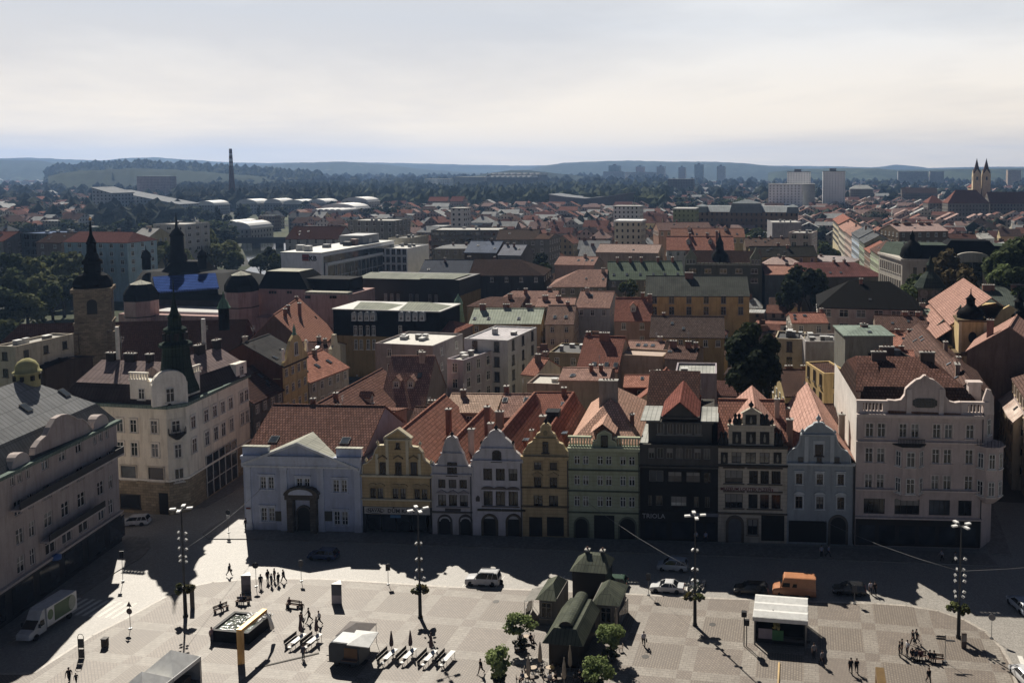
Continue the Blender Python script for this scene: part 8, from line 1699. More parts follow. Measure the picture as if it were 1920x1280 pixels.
def sign(label,u,v,vt,kind,z0=ZK,rz=0.0,face='#8a8a88'):
 p=pix(u,v,z0);h=pixy(u,vt,p.y).z-z0;T=thing('road_sign',label,'sign',p,rz);b=MB();b.cyl(0,0,0,h,.035,.035,6);b.cyl(0,0,0,.1,.22,.2,8,0);b.build('pole',STEEL,T)
 def disc(z,r,n,c):m=MB();m.xprism([(r*math.cos(PI/2+2*PI*k/n),z+r*math.sin(PI/2+2*PI*k/n))for k in range(n)],-.07,-.045);m.build('plate',plain(c,.5),T)
 if kind=='two':disc(h-.4,.42,3,face);disc(h-1.2,.38,16,face)
 elif kind=='round':disc(h-.4,.4,16,face)
 elif kind=='roundbox':disc(h-.4,.38,16,face);m=MB();m.box(-.28,.28,-.07,-.045,h-1.3,h-.85);m.build('plate',plain('#cfcfcc',.5),T)
 elif kind=='box':m=MB();m.box(-.3,.3,-.07,-.045,h-.95,h-.05);m.build('plate',plain(face,.5),T)
 elif kind=='panel':m=MB();m.box(-.25,.25,-.09,-.045,h-.9,h-.05);m.box(-.3,.3,-.1,.05,h-.05,h+.02);m.build('plate',plain(face,.5),T)
 elif kind=='arrows':
  for k,(s_,z)in enumerate(((-1,h-.35),(-1,h-.62),(1,h-.75))):m=MB();m.xprism([(0,z),(s_*.9,z),(s_*1.1,z+.11),(s_*.9,z+.22),(0,z+.22)],-.03,.0);m.build('arrow_board',plain('#2c2f33' if k<2 else '#8a8a88',.5),T)
 return T
sign('pair of road signs seen from behind near the zebra crossing',244.5,1178,1127,'two',face='#5e4a4a');sign('slim sign board on the dark corner pavement left of the crossing',230.5,1089,1033,'panel',.12,.2,'#26272a');sign('round sign with white plate on the pavement corner by the blue house',429,998,955,'roundbox',.12,face='#4a4a4c')
sign('round no entry sign between strolling groups near the far kerb',480.5,1099,1054,'round',ZK,.3,'#2c2c2e');sign('small box sign left of the blue house shadow tip',565,1089,1049,'box',ZK,0,'#55585c');sign('small box sign below the ochre house shadow',728,1095,1056,'box',ZK,.5,'#3a3c40');sign('small parking sign left of the white coupe',1216,1115,1074,'box',ZK,.2,'#3d4046');sign('small parking sign at the kerb right of the orange van',1602,1131,1096,'box',ZK,.2,'#3d4046');sign('round sign seen from behind on the kerb bend',1859,1196,1150,'round',ZK,-.2,'#77777a');sign('signpost with dark arrow boards at the end of the benches',1772,1240,1189,'arrows')
p=pix(153,1233,ZK);T=thing('notice_board','tall double notice board with rounded top rail on the left kerb','notice board',p,math.radians(10));h=pixy(153,1188,p.y).z-ZK;b=MB()
for x in(-.32,.32):b.cyl(x,0,0,h-.3,.035,.035,6)
b.tube([(-.32,0,h-.3),(-.2,0,h-.05),(0,0,h),(.2,0,h-.05),(.32,0,h-.3)],.035,6);b.build('frame',BLKM,T)
for z in(h-1.6,h-2.8):m=MB();m.box(-.28,.28,-.04,.0,z,z+1.05);m.build('board',plain('#3a3b3e',.4),T)
e0=pix(1015,1207,3.0);e1=pix(1094,1210,3.0);yF=(e0.y+e1.y)/2;xc=(e0.x+e1.x)/2;hw=(e1.x-e0.x)/2;yB=pix(1082,1122,4.2).y
GC=sheet('#5f6450','#3f463c',.45,.5);KW=plaster('#77736c',.3);T=thing('cafe_pavilion','cafe pavilion with green copper roofs and rounded roof lantern','pavilion',(xc,yF,ZK));D=yB-yF
b=MB();b.box(-hw+.6,hw-.6,.6,D,0,3.0);b.build('front_wall',plain('#2a2622',.4),T)
b=MB();q0=[(-hw,0,2.9),(hw,0,2.9),(hw,D,2.9),(-hw,D,2.9)];yT=1.1;q1=[(-hw*.55,yT,4.2),(hw*.55,yT,4.2),(hw*.55,D,4.2),(-hw*.55,D,4.2)];b.add(q0+q1,[(0,1,5,4),(1,2,6,5),(3,0,4,7),(4,5,6,7),(3,2,1,0)]);b.build('front_roof',GC,T)
b=MB();r_=hw*.34
for k in range(8):
 a0,a1=PI*k/8,PI*(k+1)/8;b.add([(r_*math.cos(a0),yT+.3,4.2+r_*.8*math.sin(a0)),(r_*math.cos(a0),D+.5,4.2+r_*.8*math.sin(a0)),(r_*math.cos(a1),D+.5,4.2+r_*.8*math.sin(a1)),(r_*math.cos(a1),yT+.3,4.2+r_*.8*math.sin(a1))],[(0,1,2,3)])
b.xprism([(r_*math.cos(PI*k/8),4.2+r_*.8*math.sin(PI*k/8))for k in range(9)],yT+.35,yT+.4,1);b.build('roof_lantern',[GC,BLKM],T)
w0=pix(1001,1127,3.3);w1=pix(1163,1133,3.3);xa,xb=w0.x-xc,w1.x-xc;yM=(w0.y+w1.y)/2-yF;DM=5.5
c0=pix(1046,1101,4.6);c1=pix(1113,1103,4.6);xm0,xm1=c0.x-xc,c1.x-xc
for x0_,x1_,nm in((xa,xm0,0),(xm1,xb,1)):
 b=MB();b.box(x0_+.4,x1_,yM+.4,yM+DM,0,3.3)if nm==0 else b.box(x0_,x1_-.4,yM+.4,yM+DM,0,3.3);b.build('side_wall',KW,T);b=MB();mx=(x0_+x1_)/2
 b.add([(x0_,yM,3.2),(x1_,yM,3.2),(x1_,yM+DM,3.2),(x0_,yM+DM,3.2),(mx+(.4 if nm==0 else-.4),yM+2,4.5),(mx+(.4 if nm==0 else-.4),yM+DM-1.5,4.5)],[(0,1,4),(1,2,5,4),(2,3,5),(3,0,4,5)]);b.build('wing_roof',GC,T);put_window(T,mx,yM+.38,.9,0,1.3,1.9,'cross','#8a867c')
b=MB();yN=106.6-yF;b.box(xm0,xm1,yN,yN+4,0,3.6);b.build('middle_wall',plain('#1f2022',.5),T)
t0=pix(1066,1075,6.2);t1=pix(1103,1077,6.2);b=MB();b.add([(xm0-.3,yN-.3,3.6),(xm1+.3,yN-.3,3.6),(xm1+.3,yN+4.3,3.6),(xm0-.3,yN+4.3,3.6),(t0.x-xc,yN+2.0,4.9),(t1.x-xc,yN+2.0,4.9),(t1.x-xc,yN+2.9,4.9),(t0.x-xc,yN+2.9,4.9)],[(0,1,5,4),(1,2,6,5),(2,3,7,6),(3,0,4,7),(4,5,6,7)]);b.build('main_roof',GC,T)
for x in(t0.x-xc+.2,t1.x-xc-.2):chimney(T,x,yN+2.4,4.4,5.5,.5,.5,'#4b4a46')
for sgn,(u,v)in((-1,(994,1150)),(1,(1172,1158))):
 p=pix(u,v,ZK);T2=thing('glass_screen',('glass wind screen on the left flank of the cafe pavilion','glass wind screen on the right flank of the cafe pavilion')[sgn>0],'screen',p,PI/2-.1*sgn);b=MB()
 for k in range(4):b.box(k*1.2-2.4,k*1.2-2.34,-.03,.03,0,1.9)
 b.box(-2.4,1.26,-.03,.03,1.84,1.9);b.build('frame',STEEL,T2);b=MB();b.box(-2.36,1.2,-.012,.012,.15,1.8);b.build('pane',glass('#4f565a',.05),T2)
p=pix(1001,1150,ZK);T=thing('awning','cream awning on the left side of the cafe pavilion','awning',(p.x,p.y,ZK));b=MB();b.add([(-.8,-1.6,2.2),(.9,-1.6,2.7),(.9,2,2.7),(-.8,2,2.2)],[(0,1,2,3),(3,2,1,0)]);b.build('cloth',plain('#a9a49a',.7),T)
for y in(-1.5,1.9):m=MB();m.cyl(-.7,y,0,2.2,.03,.03,5);m.build('pole',STEEL,T)
for u,v,vc,r,lb in((975,1218,1170,1.7,'left behind the planter beside the awning'),(936,1280,1237,1.75,'nearest the striding man in black'),(1145,1236,1187,1.65,'right of the copper roofed front'),(1119,1296,1257,1.7,'in front of the closed cream parasols')):
 p=pix(u,v,ZK);zc_=pixy(u,vc,p.y).z;t=tree(p.x,p.y,r,zc_+r*.9,'near','fresh','small round headed cafe tree '+lb,'cafe trees on the square',ZK)
 o=thing('planter','round clipped hedge planter under the cafe tree '+lb,'planter',p,0,'hedge planters under the cafe trees');b=MB();b.cyl(0,0,0,.5,.6,.7,14);b.build('pot',plain('#3a332c',.7),o);crown(620,.9,.6,.18,90+u,9).build('foliage',GREENS['dark'],o,(0,0,.85))
def cream_parasol():
 T=thing('closed_parasol','closed cream parasol','parasol',(0,0,0),0,'closed cream parasols of the cafe');b=MB();b.lathe([(.13,1.0),(.22,1.2),(.24,1.5),(.17,2.5),(.04,3.3)],9);b.build('canopy',plain('#a3927a',.8),T);b=MB();b.cyl(0,0,0,1.2,.04);b.build('pole',STEEL,T);b=MB();b.box(-.35,.35,-.35,.35,0,.12);b.build('foot',plain('#8a8880',.7),T);return T
cpr=cream_parasol()
for i,(u,v,lb)in enumerate(((1013,1256,'left of the copper roof corner'),(1069,1264,'right in front of the copper roof'),(991,1282,'lowest left by the seated guests'),(1058,1288,'lowest in the middle of the terrace'),(1155,1190,'by the right glass wind screen'))):
 if i==0:cpr.location=pix(u,v,ZK);cpr['label']='closed cream parasol '+lb
 else:copy_thing(cpr,pix(u,v,ZK),0,'closed cream parasol '+lb)
def cafe_table():
 T=thing('cafe_table','round table','table',(0,0,0),0,'cafe tables');b=MB();b.cyl(0,0,.7,.74,.4,.4,14);b.build('tabletop',plain('#b59a78',.5),T);b=MB();b.cyl(0,0,0,.7,.04);b.cyl(0,0,0,.04,.25);b.build('leg',BLKM,T);return T
def cafe_chair():
 T=thing('cafe_chair','chair','chair',(0,0,0),0,'cafe chairs');b=MB();b.box(-.22,.22,-.22,.22,.43,.47);b.build('seat',plain('#6d5a48',.6),T);b=MB();b.box(-.22,.22,.2,.24,.5,.88);b.build('backrest',plain('#6d5a48',.6),T)
 for x in(-.19,.19):
  for y in(-.19,.19):m=MB();m.box(x-.02,x+.02,y-.02,y+.02,0,.43);m.build('leg',BLKM,T)
 return T
ct,cc_=cafe_table(),cafe_chair();CT_=[(986,1203,'below the first cafe tree'),(1000,1262,'left of the parasols by the terrace centre'),(1030,1262,'in the terrace centre'),(985,1278,'at the lower left of the terrace'),(1036,1280,'at the lower middle of the terrace'),(1093,1276,'right of the lowest parasol'),(1152,1222,'beside the right hand cafe tree')]
for i,(u,v,lb)in enumerate(CT_):
 p=pix(u,v,ZK)
 if i==0:ct.location=p;ct['label']='round wooden cafe table '+lb
 else:copy_thing(ct,p,0,'round wooden cafe table '+lb)
 for k,a in enumerate((.4,3.4)):
  q=(p.x+.75*math.cos(a),p.y+.75*math.sin(a),ZK);l_=f'brown cafe chair on the {("far","near")[k]} side of the table {lb}'.replace('far side','side of the tower').replace('near side','side of the kiosk')
  l_=f'{("brown cafe chair","second brown cafe chair")[k]} at the table {lb}'
  if i==0 and k==0:cc_.location=q;cc_.rotation_euler=(0,0,a-PI/2);cc_['label']=l_
  else:copy_thing(cc_,q,a-PI/2,l_)
for lb,a,b_ in(('thin cable from the green house front to the lamp mast',Vector((LP[1].x,LP[1].y,7.0)),Vector((-32,124.2,6.0))),('thin cable slung from the shop awnings to the spot lit mast',Vector((LP[2].x,LP[2].y,8.2)),Vector((2,127.6,4.2))),('thin cable running from the spot lit mast to the right street corner',Vector((LP[2].x,LP[2].y,8.2)),Vector((42,112,9))),('thin cable crossing the left street to the blue house',Vector((LP[3].x,LP[3].y,8.5)),Vector((-82,119.9,6.5)))):
 b=MB();m_=(a+b_)/2-Vector((0,0,.5));b.tube([a-a,(m_-a)*.5+Vector((0,0,-.12)),m_-a,(m_-a)+(b_-m_)*.5+Vector((0,0,-.12)),b_-a],.02,4);o=b.build('overhead_cable',plain('#77787a',.5),None,a);tag(o,lb,'cable','overhead cables','thing')
for u,v,lb in((1210,1230,'by the strolling man'),(1336,1170,'beside the lamp mast by the stage')):b=MB();b.cyl(0,0,0,.012,.42,.42,16);o=b.build('manhole_cover',plain('#4a4743',.6,.4,.3),None,pix(u,v,ZK));tag(o,'dark round manhole cover '+lb,'manhole cover',None,'thing')
p=pix(930,1127,ZK);b=MB();b.cyl(0,0,0,.012,.42,.42,16);o=b.build('manhole_cover',plain('#4a4743',.6,.4,.3),None,p);tag(o,'dark round manhole cover below the white off-roader','manhole cover',None,'thing')
p0=pix(478,1252,ZK);p1=pix(598,1224,ZK);d=p1-p0;b=MB();b.box(0,d.length,-.12,.12,0,.06);o=b.build('cable_ramp',plain('#5d5850',.8),None,p0,math.atan2(d.y,d.x));tag(o,'long flat cable ramp lying across the paving to the food trailer','cable ramp',None,'thing')
# vehicles
TYRE=plain('#141414',.8);RIM=plain('#8d8f92',.35,.5,.7)
def paint(c):return plain(c,.25,.6)
def wheel(T,x,y,r=.32,w=.2):
 b=MB();b.lathe([(r*.62,-w/2),(r*.94,-w/2),(r,-w*.3),(r,w*.3),(r*.94,w/2),(r*.62,w/2)],16);o=b.build('wheel',TYRE,T,(x,y,r),(PI/2,0,0));m=MB();m.lathe([(.05,-w/2+.01),(r*.6,-w/2+.03),(r*.62,w/2-.03),(.05,w/2-.01)],10);m.build('rim',RIM,o)
def car(name,label,p,rz,c,L=4.4,W=1.78,Hh=1.46,kind='hatch',cat='car',group='cars on the square'):
 T=thing(name,label,cat,p,rz,group);w=W/2;bz=.22;hl=L/2;P_=paint(c)
 belt={'hatch':.92,'sedan':.88,'suv':1.05,'mpv':1.0,'van':1.25}[kind]
 st={'hatch':[(-1,.86,.55),(-.97,.96,.9),(-.3,1,1.0),(.42,1,1.0),(.5,1,.98),(.86,.95,.80),(.97,.86,.66),(1,.78,.5)],'sedan':[(-1,.84,.62),(-.96,.95,.98),(-.62,.98,1.02),(-.3,1,1.0),(.36,1,1.0),(.5,.99,.98),(.86,.94,.82),(.97,.85,.66),(1,.76,.5)],'suv':[(-1,.9,.6),(-.98,.97,1.0),(-.3,1,1.0),(.4,1,1.0),(.48,1,1.0),(.88,.96,.92),(.98,.9,.8),(1,.84,.55)],'mpv':[(-1,.88,.6),(-.97,.97,.95),(-.3,1,1.0),(.5,1,1.0),(.6,.99,.97),(.9,.93,.74),(.98,.84,.58),(1,.78,.45)],'van':[(-1,.96,.5),(-.99,1,1.0),(0,1,1.0),(.55,1,1.0),(.66,.99,.93),(.92,.95,.78),(.99,.9,.6),(1,.86,.42)]}[kind]
 b=MB();vs=[]
 for fx,fw,fz in st:
  x=fx*hl;ww=w*fw;zt=bz+(belt-bz)*fz;vs+=[(x,-ww*.93,bz),(x,-ww,bz+.2),(x,-ww,bz+(zt-bz)*.7),(x,-ww*.93,zt),(x,0,zt+.03),(x,ww*.93,zt),(x,ww,bz+(zt-bz)*.7),(x,ww,bz+.2),(x,ww*.93,bz)]
 n=9;k=len(st)
 b.add(vs,[(i*n+j,(i+1)*n+j,(i+1)*n+j+1,i*n+j+1)for i in range(k-1)for j in range(n-1)]+[tuple(range(n))[::-1],tuple((k-1)*n+j for j in range(n))]+[(i*n,i*n+8,(i+1)*n+8,(i+1)*n)for i in range(k-1)],0,False)
 b.build('body',P_,T)
 cb={'hatch':(-.95,.50,-.80,.16),'sedan':(-.66,.46,-.36,.10),'suv':(-.96,.44,-.88,.18),'mpv':(-.95,.60,-.82,.20),'van':(-.985,.66,-.97,.46)}[kind]
 xb0,xb1,xt0,xt1=[q*hl for q in cb];wb,wt=w*.92,w*.74 if kind!='van' else w*.86;z0,z1=belt-.02,Hh-.05
 g=MB();B_=[(xb0,-wb,z0),(xb1,-wb,z0),(xb1,wb,z0),(xb0,wb,z0)];T_=[(xt0,-wt,z1),(xt1,-wt,z1),(xt1,wt,z1),(xt0,wt,z1)];g.hexa(B_,T_)
 if kind=='van':
  g.build('cargo_body',P_,T);s_=MB();xw=.28*hl
  for sg in(-1,1):
   f=lambda x,z:(x,sg*(wb+(wt-wb)*(z-z0)/(z1-z0)+.012),z)
   for xa_,xc_,tp in((.2*hl,.6*hl,z0+.62),(-.12*hl,.14*hl,z0+.55)):q=[f(xa_,z0+.08),f(xc_-.1,z0+.08),f(xc_-.28,tp),f(xa_,tp)];s_.add(q,[(0,1,2,3),(3,2,1,0)])
  f2=lambda y,z:(xb1+(xt1-xb1)*(z-z0)/(z1-z0)+.02,y,z);q=[f2(-wb*.92,z0+.05),f2(wb*.92,z0+.05),f2(wt*.9,z0+.85),f2(-wt*.9,z0+.85)];s_.add(q,[(0,1,2,3)]);s_.build('window',glass('#1c2126',.08),T)
 else:g.build('window',glass('#1a1e22',.06),T)
 r=MB();r.hexa([(xt0-.05,-wt-.03,z1-.02),(xt1+.05,-wt-.03,z1-.02),(xt1+.05,wt+.03,z1-.02),(xt0-.05,wt+.03,z1-.02)],[(xt0+.1,-wt+.1,Hh),(xt1-.1,-wt+.1,Hh),(xt1-.1,wt-.1,Hh),(xt0+.1,wt-.1,Hh)]);r.build('roof',P_,T)
 if kind!='van':
  q=MB()
  for sg in(-1,1):
   for bx,tx in((xb0,xt0),(xb1,xt1),((xb0+xb1)/2-.1,(xt0+xt1)/2-.1),((xb0*.7+xb1*.3)-.1,(xt0*.75+xt1*.25)-.1)):q.tube([(bx,sg*(wb+.005),z0),(tx,sg*(wt+.005),z1)],.045,5)
  q.build('pillar',P_,T)
 for sg in(-1,1):
  for x in(-.6*hl,.63*hl):wheel(T,x,sg*(w-.11),.33 if kind!='suv' else .38)
  m=MB();m.box(-.06,.04,-.2,.2,-.07,.07);m.build('headlight',plain('#c9ccce',.15,.6),T,(hl*.95,sg*w*.66,bz+.42*(belt/.92)))
  m=MB();m.box(-.04,.03,-.16,.16,-.09,.09);m.build('tail_light',plain('#7a1c1c',.3,.5),T,(-hl*.985,sg*w*.72,belt-.18))
  m=MB();m.box(-.07,.07,-.1,.1,-.06,.06);m.build('mirror',P_,T,(xb1-.25,sg*(w+.08),belt+.06))
 m=MB();m.box(-.02,.02,-.26,.26,-.06,.06);m.build('number_plate',plain('#d5d5d0',.5),T,(hl*1.0+.01,0,bz+.22))
 m=MB();m.box(-hl*.2,hl*.2,-w-.004,w+.004,bz-.02,bz+.1);m.build('sill_trim',TYRE,T)
 return T
PIh=PI
def cp_(u,v,z=.006):return pix(u,v,z)
T=car('off_road_car','white off-roader parked at the kerb in the sun',cp_(906,1094),PI+.1,'#c5c6c8',4.6,1.8,1.82,'suv');b=MB()
for sg in(-1,1):b.box(-1.6,.3,sg*.6-.03,sg*.6+.03,1.84,1.9)
b.build('roof_rail',STEEL,T);wheel(T,-2.36,0,.34,.22)
car('parked_car','white coupe parked at the kerb beside the lamp mast',cp_(1251,1107),PI+.03,'#c9cacc',4.5,1.78,1.38,'sedan');car('parked_car','light blue minivan driving in the shade behind the white coupe',cp_(1261,1067),PI+.02,'#9aa5b5',4.3,1.8,1.62,'mpv');car('parked_car','dark green car half hidden behind the cafe pavilion',cp_(1146,1098),PI+.04,'#2f5240',4.4,1.76,1.42,'hatch')
car('parked_car','black estate car in the deep shade left of the orange van',cp_(1408,1111),PI+.03,'#202225',4.5,1.78,1.44,'hatch');car('parked_car','dark car with glinting roof right of the orange van',cp_(1592,1112),PI+.03,'#232528',4.3,1.76,1.44,'hatch');car('delivery_van','bright orange high roofed van parked in the shade',cp_(1489,1113),PI+.02,'#c9782c',5.6,2.0,2.55,'van','van')
car('parked_car','silver blue car cut off by the right edge of the frame',cp_(1913,1140),PI/2+.3,'#8f9cae',4.3,1.78,1.46,'hatch');car('parked_car','white car cut off below the right zebra crossing',cp_(1922,1276),PI/2+.3,'#c9cacc',4.3,1.78,1.46,'hatch');car('parked_car','blue car driving in the dark before the pale blue house',cp_(606,1046),PI+.05,'#23406f',4.2,1.74,1.46,'hatch');car('parked_car','white hatchback driving below the mauve corner house',cp_(252,983),PI+.35,'#c5c8cc',4.4,1.8,1.48,'hatch')
for i,(u,v,c,lb)in enumerate(((660,700,'#d2d2d0','white van-like car at the near end of the sunny car park'),(668,690,'#3a3d42','dark car in the middle of the sunny car park'),(676,703,'#b9bcc0','silver car by the fence of the sunny car park'),(684,690,'#d5d5d2','white car at the far end of the sunny car park'))):car('parked_car',lb,cp_(u,v),.4+.5*i,c,4.3,1.76,1.5,('mpv','hatch','sedan','hatch')[i],group='cars in the small car park')
r0,r1=pix(127,1152,.006),pix(45,1205,.006);d=(r1-r0);rz=math.atan2(d.y,d.x);c=(r0+r1)/2;T=thing('box_truck','white box truck with green side panel in the shade of the left street','truck',c,rz)
GRN=plain('#2f5a2c',.4)
b=MB();b.box(-3.6,1.0,-1.05,1.05,.75,3.05);b.build('cargo_box',plain('#c3c6ca',.4),T)
b=MB()
for sg in(-1,1):b.box(-2.9,-.1,sg*1.05-.01,sg*1.05+.01,1.0,2.9,0);b.xprism([(-3.4+.55+.55*math.cos(q*PI/8),1.95+.9*math.sin(q*PI/8))for q in range(16)],sg*1.06-.015,sg*1.06+.015,1);b.xprism([(.5+.42*math.cos(q*PI/8),2.1+.62*math.sin(q*PI/8))for q in range(16)],sg*1.06-.015,sg*1.06+.015,2)
b.build('side_panel',[GRN,plain('#8a9388',.5),plain('#5a7a4a',.5)],T)
b=MB();vs=[]
for x,zt,ww in((1.05,2.15,.95),(1.9,2.1,.95),(2.75,1.25,.95),(3.35,1.1,.9),(3.5,.75,.82)):vs+=[(x,-ww,.4),(x,-ww,zt*.6),(x,-ww*.9,zt),(x,ww*.9,zt),(x,ww,zt*.6),(x,ww,.4)]
b.add(vs,[(i*6+j,(i+1)*6+j,(i+1)*6+j+1,i*6+j+1)for i in range(4)for j in range(5)]+[(5,4,3,2,1,0),(24,25,26,27,28,29)]);b.build('cab',plain('#b5babf',.35,.5),T)
b=MB();b.xprism([(1.05,2.15),(1.9,2.1),(1.4,3.0),(1.05,3.05)],-.85,.85);b.build('wind_deflector',plain('#b9bec3',.4),T)
b=MB();b.add([(1.96,-.8,2.06),(1.96,.8,2.06),(2.72,.84,1.32),(2.72,-.84,1.32)],[(3,2,1,0)]);
for sg in(-1,1):b.add([(1.3,sg*.965,1.3),(2.3,sg*.965,1.3),(1.85,sg*.94,1.95),(1.3,sg*.94,1.95)],[(0,1,2,3),(3,2,1,0)])
b.build('window',glass('#171b1f',.06),T)
for x in(-2.5,2.6):
 for sg in(-1,1):wheel(T,x,sg*.88,.38,.26)
for sg in(-1,1):m=MB();m.box(-.05,.05,-.18,.18,-.12,.12);m.build('headlight',plain('#c9ccce',.15,.6),T,(3.42,sg*.66,.85));m=MB();m.box(-.06,.06,-.12,.12,-.22,.22);m.build('mirror',TYRE,T,(2.2,sg*1.12,1.55))
b=MB();b.box(-3.6,3.2,-.4,.4,.45,.75);b.build('chassis',TYRE,T)
def scooter(label,u,v,rz,c):
 T=thing('motor_scooter',label,'scooter',pix(u,v,.006),rz,'scooters parked by the lamp mast');b=MB();b.box(-.75,.1,-.16,.16,.3,.62);b.hexa([(.1,-.2,.28),(.5,-.14,.28),(.5,.14,.28),(.1,.2,.28)],[(.35,-.2,1.0),(.5,-.12,.95),(.5,.12,.95),(.35,.2,1.0)]);b.build('body',paint(c),T);b=MB();b.box(-.7,0,-.15,.15,.62,.74);b.build('seat',TYRE,T);b=MB();b.tube([(.42,-.35,1.05),(.42,.35,1.05)],.03,5);b.build('handlebar',STEEL,T)
 for x in(-.62,.66):m=MB();m.lathe([(.12,-.06),(.24,-.06),(.26,0),(.24,.06),(.12,.06)],12);m.build('wheel',TYRE,T,(x,0,.26),(PI/2,0,0))
scooter('white motor scooter at the foot of the lamp by the coupe',1296,1106,1.2,'#c9cacc');scooter('green motor scooter in the middle of the parked pair',1307,1104,1.4,'#3a7a5c');scooter('grey motor scooter at the shadow edge beside the lamp',1318,1103,1.3,'#9a9c9e')
# people
def skeleton(pose):
 """joints (position, radius, kind) and bones of a standing figure 1.75 m tall facing -y"""
 J={};E_=[]
 def j(n,p,r,k):J[n]=(Vector(p),r,k)
 sit=pose=='sit';st={'stand':0,'walk':1,'stride':-1,'bag':.5,'sit':0,'lean':0}[pose]
 hz=.5 if sit else .94;off=Vector((0,.0,hz-.94));fw=-.06 if pose in('walk','stride','lean')else 0
 A=lambda x,y,z:Vector((x,y,z))+off
 j('pelvis',A(0,0,.94),.145,'leg');j('waist',A(0,fw*.3,1.08),.125,'top');j('chest',A(0,fw*.8,1.30),.155,'top');j('neck0',A(0,fw,1.46),.075,'top');j('neck',A(0,fw-.01,1.53),.052,'skin');j('head0',A(0,fw-.025,1.60),.075,'skin');j('head',A(0,fw-.02,1.68),.088,'skin');j('nose',A(0,fw-.125,1.635),.014,'skin');j('chin',A(0,fw-.075,1.565),.035,'skin')
 E_+=[('pelvis','waist'),('waist','chest'),('chest','neck0'),('neck0','neck'),('neck','head0'),('head0','head'),('head0','nose'),('head0','chin')]
 for s,n in((-1,'l'),(1,'r')):
  sw=st*s;j('ear'+n,A(s*.085,fw-.01,1.64),.018,'skin');E_.append(('head0','ear'+n))
  j('sh'+n,A(s*.19,fw,1.41),.062,'top');
  if pose=='lean':el,wr=A(s*.24,-.22,1.2),A(s*.1,-.40,1.25)
  elif sit:el,wr=A(s*.25,-.08,1.16),A(s*.16,-.32,1.06)
  else:el,wr=A(s*.26,fw+sw*.13+.03,1.14),A(s*.27,fw+sw*.24-.08,.90)
  j('el'+n,el,.045,'top');j('wr'+n,wr,.030,'skin');E_+=[('chest','sh'+n),('sh'+n,'el'+n),('el'+n,'wr'+n)]
  d=(wr-el).normalized();j('palm'+n,wr+d*.07,.036,'skin');E_.append(('wr'+n,'palm'+n));side=Vector((0,1,0))if not sit else Vector((1,0,0))
  for q in range(4):
   b0=wr+d*.10+side*(-.026+.0175*q);ln=(.062,.075,.07,.055)[q];j(f'f{q}a'+n,b0,.010,'skin');j(f'f{q}b'+n,b0+(d+Vector((-s*.25,0,0))).normalized()*ln,.008,'skin');E_+=[('palm'+n,f'f{q}a'+n),(f'f{q}a'+n,f'f{q}b'+n)]
  j('tha'+n,wr+d*.05+side*-.04+Vector((-s*.012,0,0)),.011,'skin');j('thb'+n,wr+d*.09+side*-.062+Vector((-s*.02,0,0)),.009,'skin');E_+=[('palm'+n,'tha'+n),('tha'+n,'thb'+n)]
  hip=A(s*.09,0,.90);j('hip'+n,hip,.105,'leg');E_.append(('pelvis','hip'+n))
  if sit:kn=Vector((s*.12,-.44,.50));an=Vector((s*.12,-.46,.09));toe=an+Vector((0,-.2,-.05))
  else:
   f=-sw*.26;kn=Vector((s*.095,f*.6-.03,.51));an=Vector((s*.095,f*1.25+(.10 if f>0 else 0),.09+(.09 if f>.1 else 0)));toe=an+Vector((s*.02,-.19,-.045 if f<=.1 else-.09))
  j('kn'+n,kn,.062,'leg');j('ca'+n,kn.lerp(an,.35)+Vector((0,.02,0)),.058,'leg');j('an'+n,an,.042,'leg');j('toe'+n,toe,.038,'shoe');E_+=[('hip'+n,'kn'+n),('kn'+n,'ca'+n),('ca'+n,'an'+n),('an'+n,'toe'+n)]
 return J,E_
KIND={'skin':0,'top':1,'leg':2,'shoe':3}
PM={}
def body_mesh(pose):
 if pose in PM:return PM[pose]
 J,E_=skeleton(pose);names=list(J);me=bpy.data.meshes.new('person');me.from_pydata([J[n][0]for n in names],[(names.index(a),names.index(b_))for a,b_ in E_],[])
 o=bpy.data.objects.new('tmp',me);COL.objects.link(o);m=o.modifiers.new('skin','SKIN');m.use_smooth_shade=True;o.modifiers.new('sub','SUBSURF').levels=1
 sk=me.skin_vertices[0].data
 for i,n in enumerate(names):r=J[n][1]*(1.22 if J[n][2]!='skin' else 1.05);sk[i].radius=(r,r);sk[i].use_root=n=='pelvis'
 for n,(rx,ry)in{'chest':(.21,.14),'waist':(.18,.13),'pelvis':(.19,.14)}.items():sk[names.index(n)].radius=(rx,ry)
 bpy.context.view_layer.update();dg=bpy.context.evaluated_depsgraph_get();out=bpy.data.meshes.new_from_object(o.evaluated_get(dg));bpy.data.objects.remove(o)
 segs=[(J[a][0],J[b_][0],J[b_][2]if J[a][2]!='top' or J[b_][2]!='skin' else 'skin')for a,b_ in E_]
 idx=[]
 for f in out.polygons:
  c=f.center;best,bk=9,'top'
  for a,b_,k in segs:
   d=b_-a;t=max(0,min(1,(c-a).dot(d)/max(d.length_squared,1e-9)));q=(c-a-d*t).length
   if q<best:best,bk=q,k
  idx.append(KIND[bk])
 out.materials.clear()
 for _ in range(4):out.materials.append(None)
 out.polygons.foreach_set('material_index',idx);out.polygons.foreach_set('use_smooth',[True]*len(idx));PM[pose]=(out,J['head'][0].copy(),J['head0'][0].copy());return PM[pose]
SKIN=plain('#b58a70',.6);CLO={}
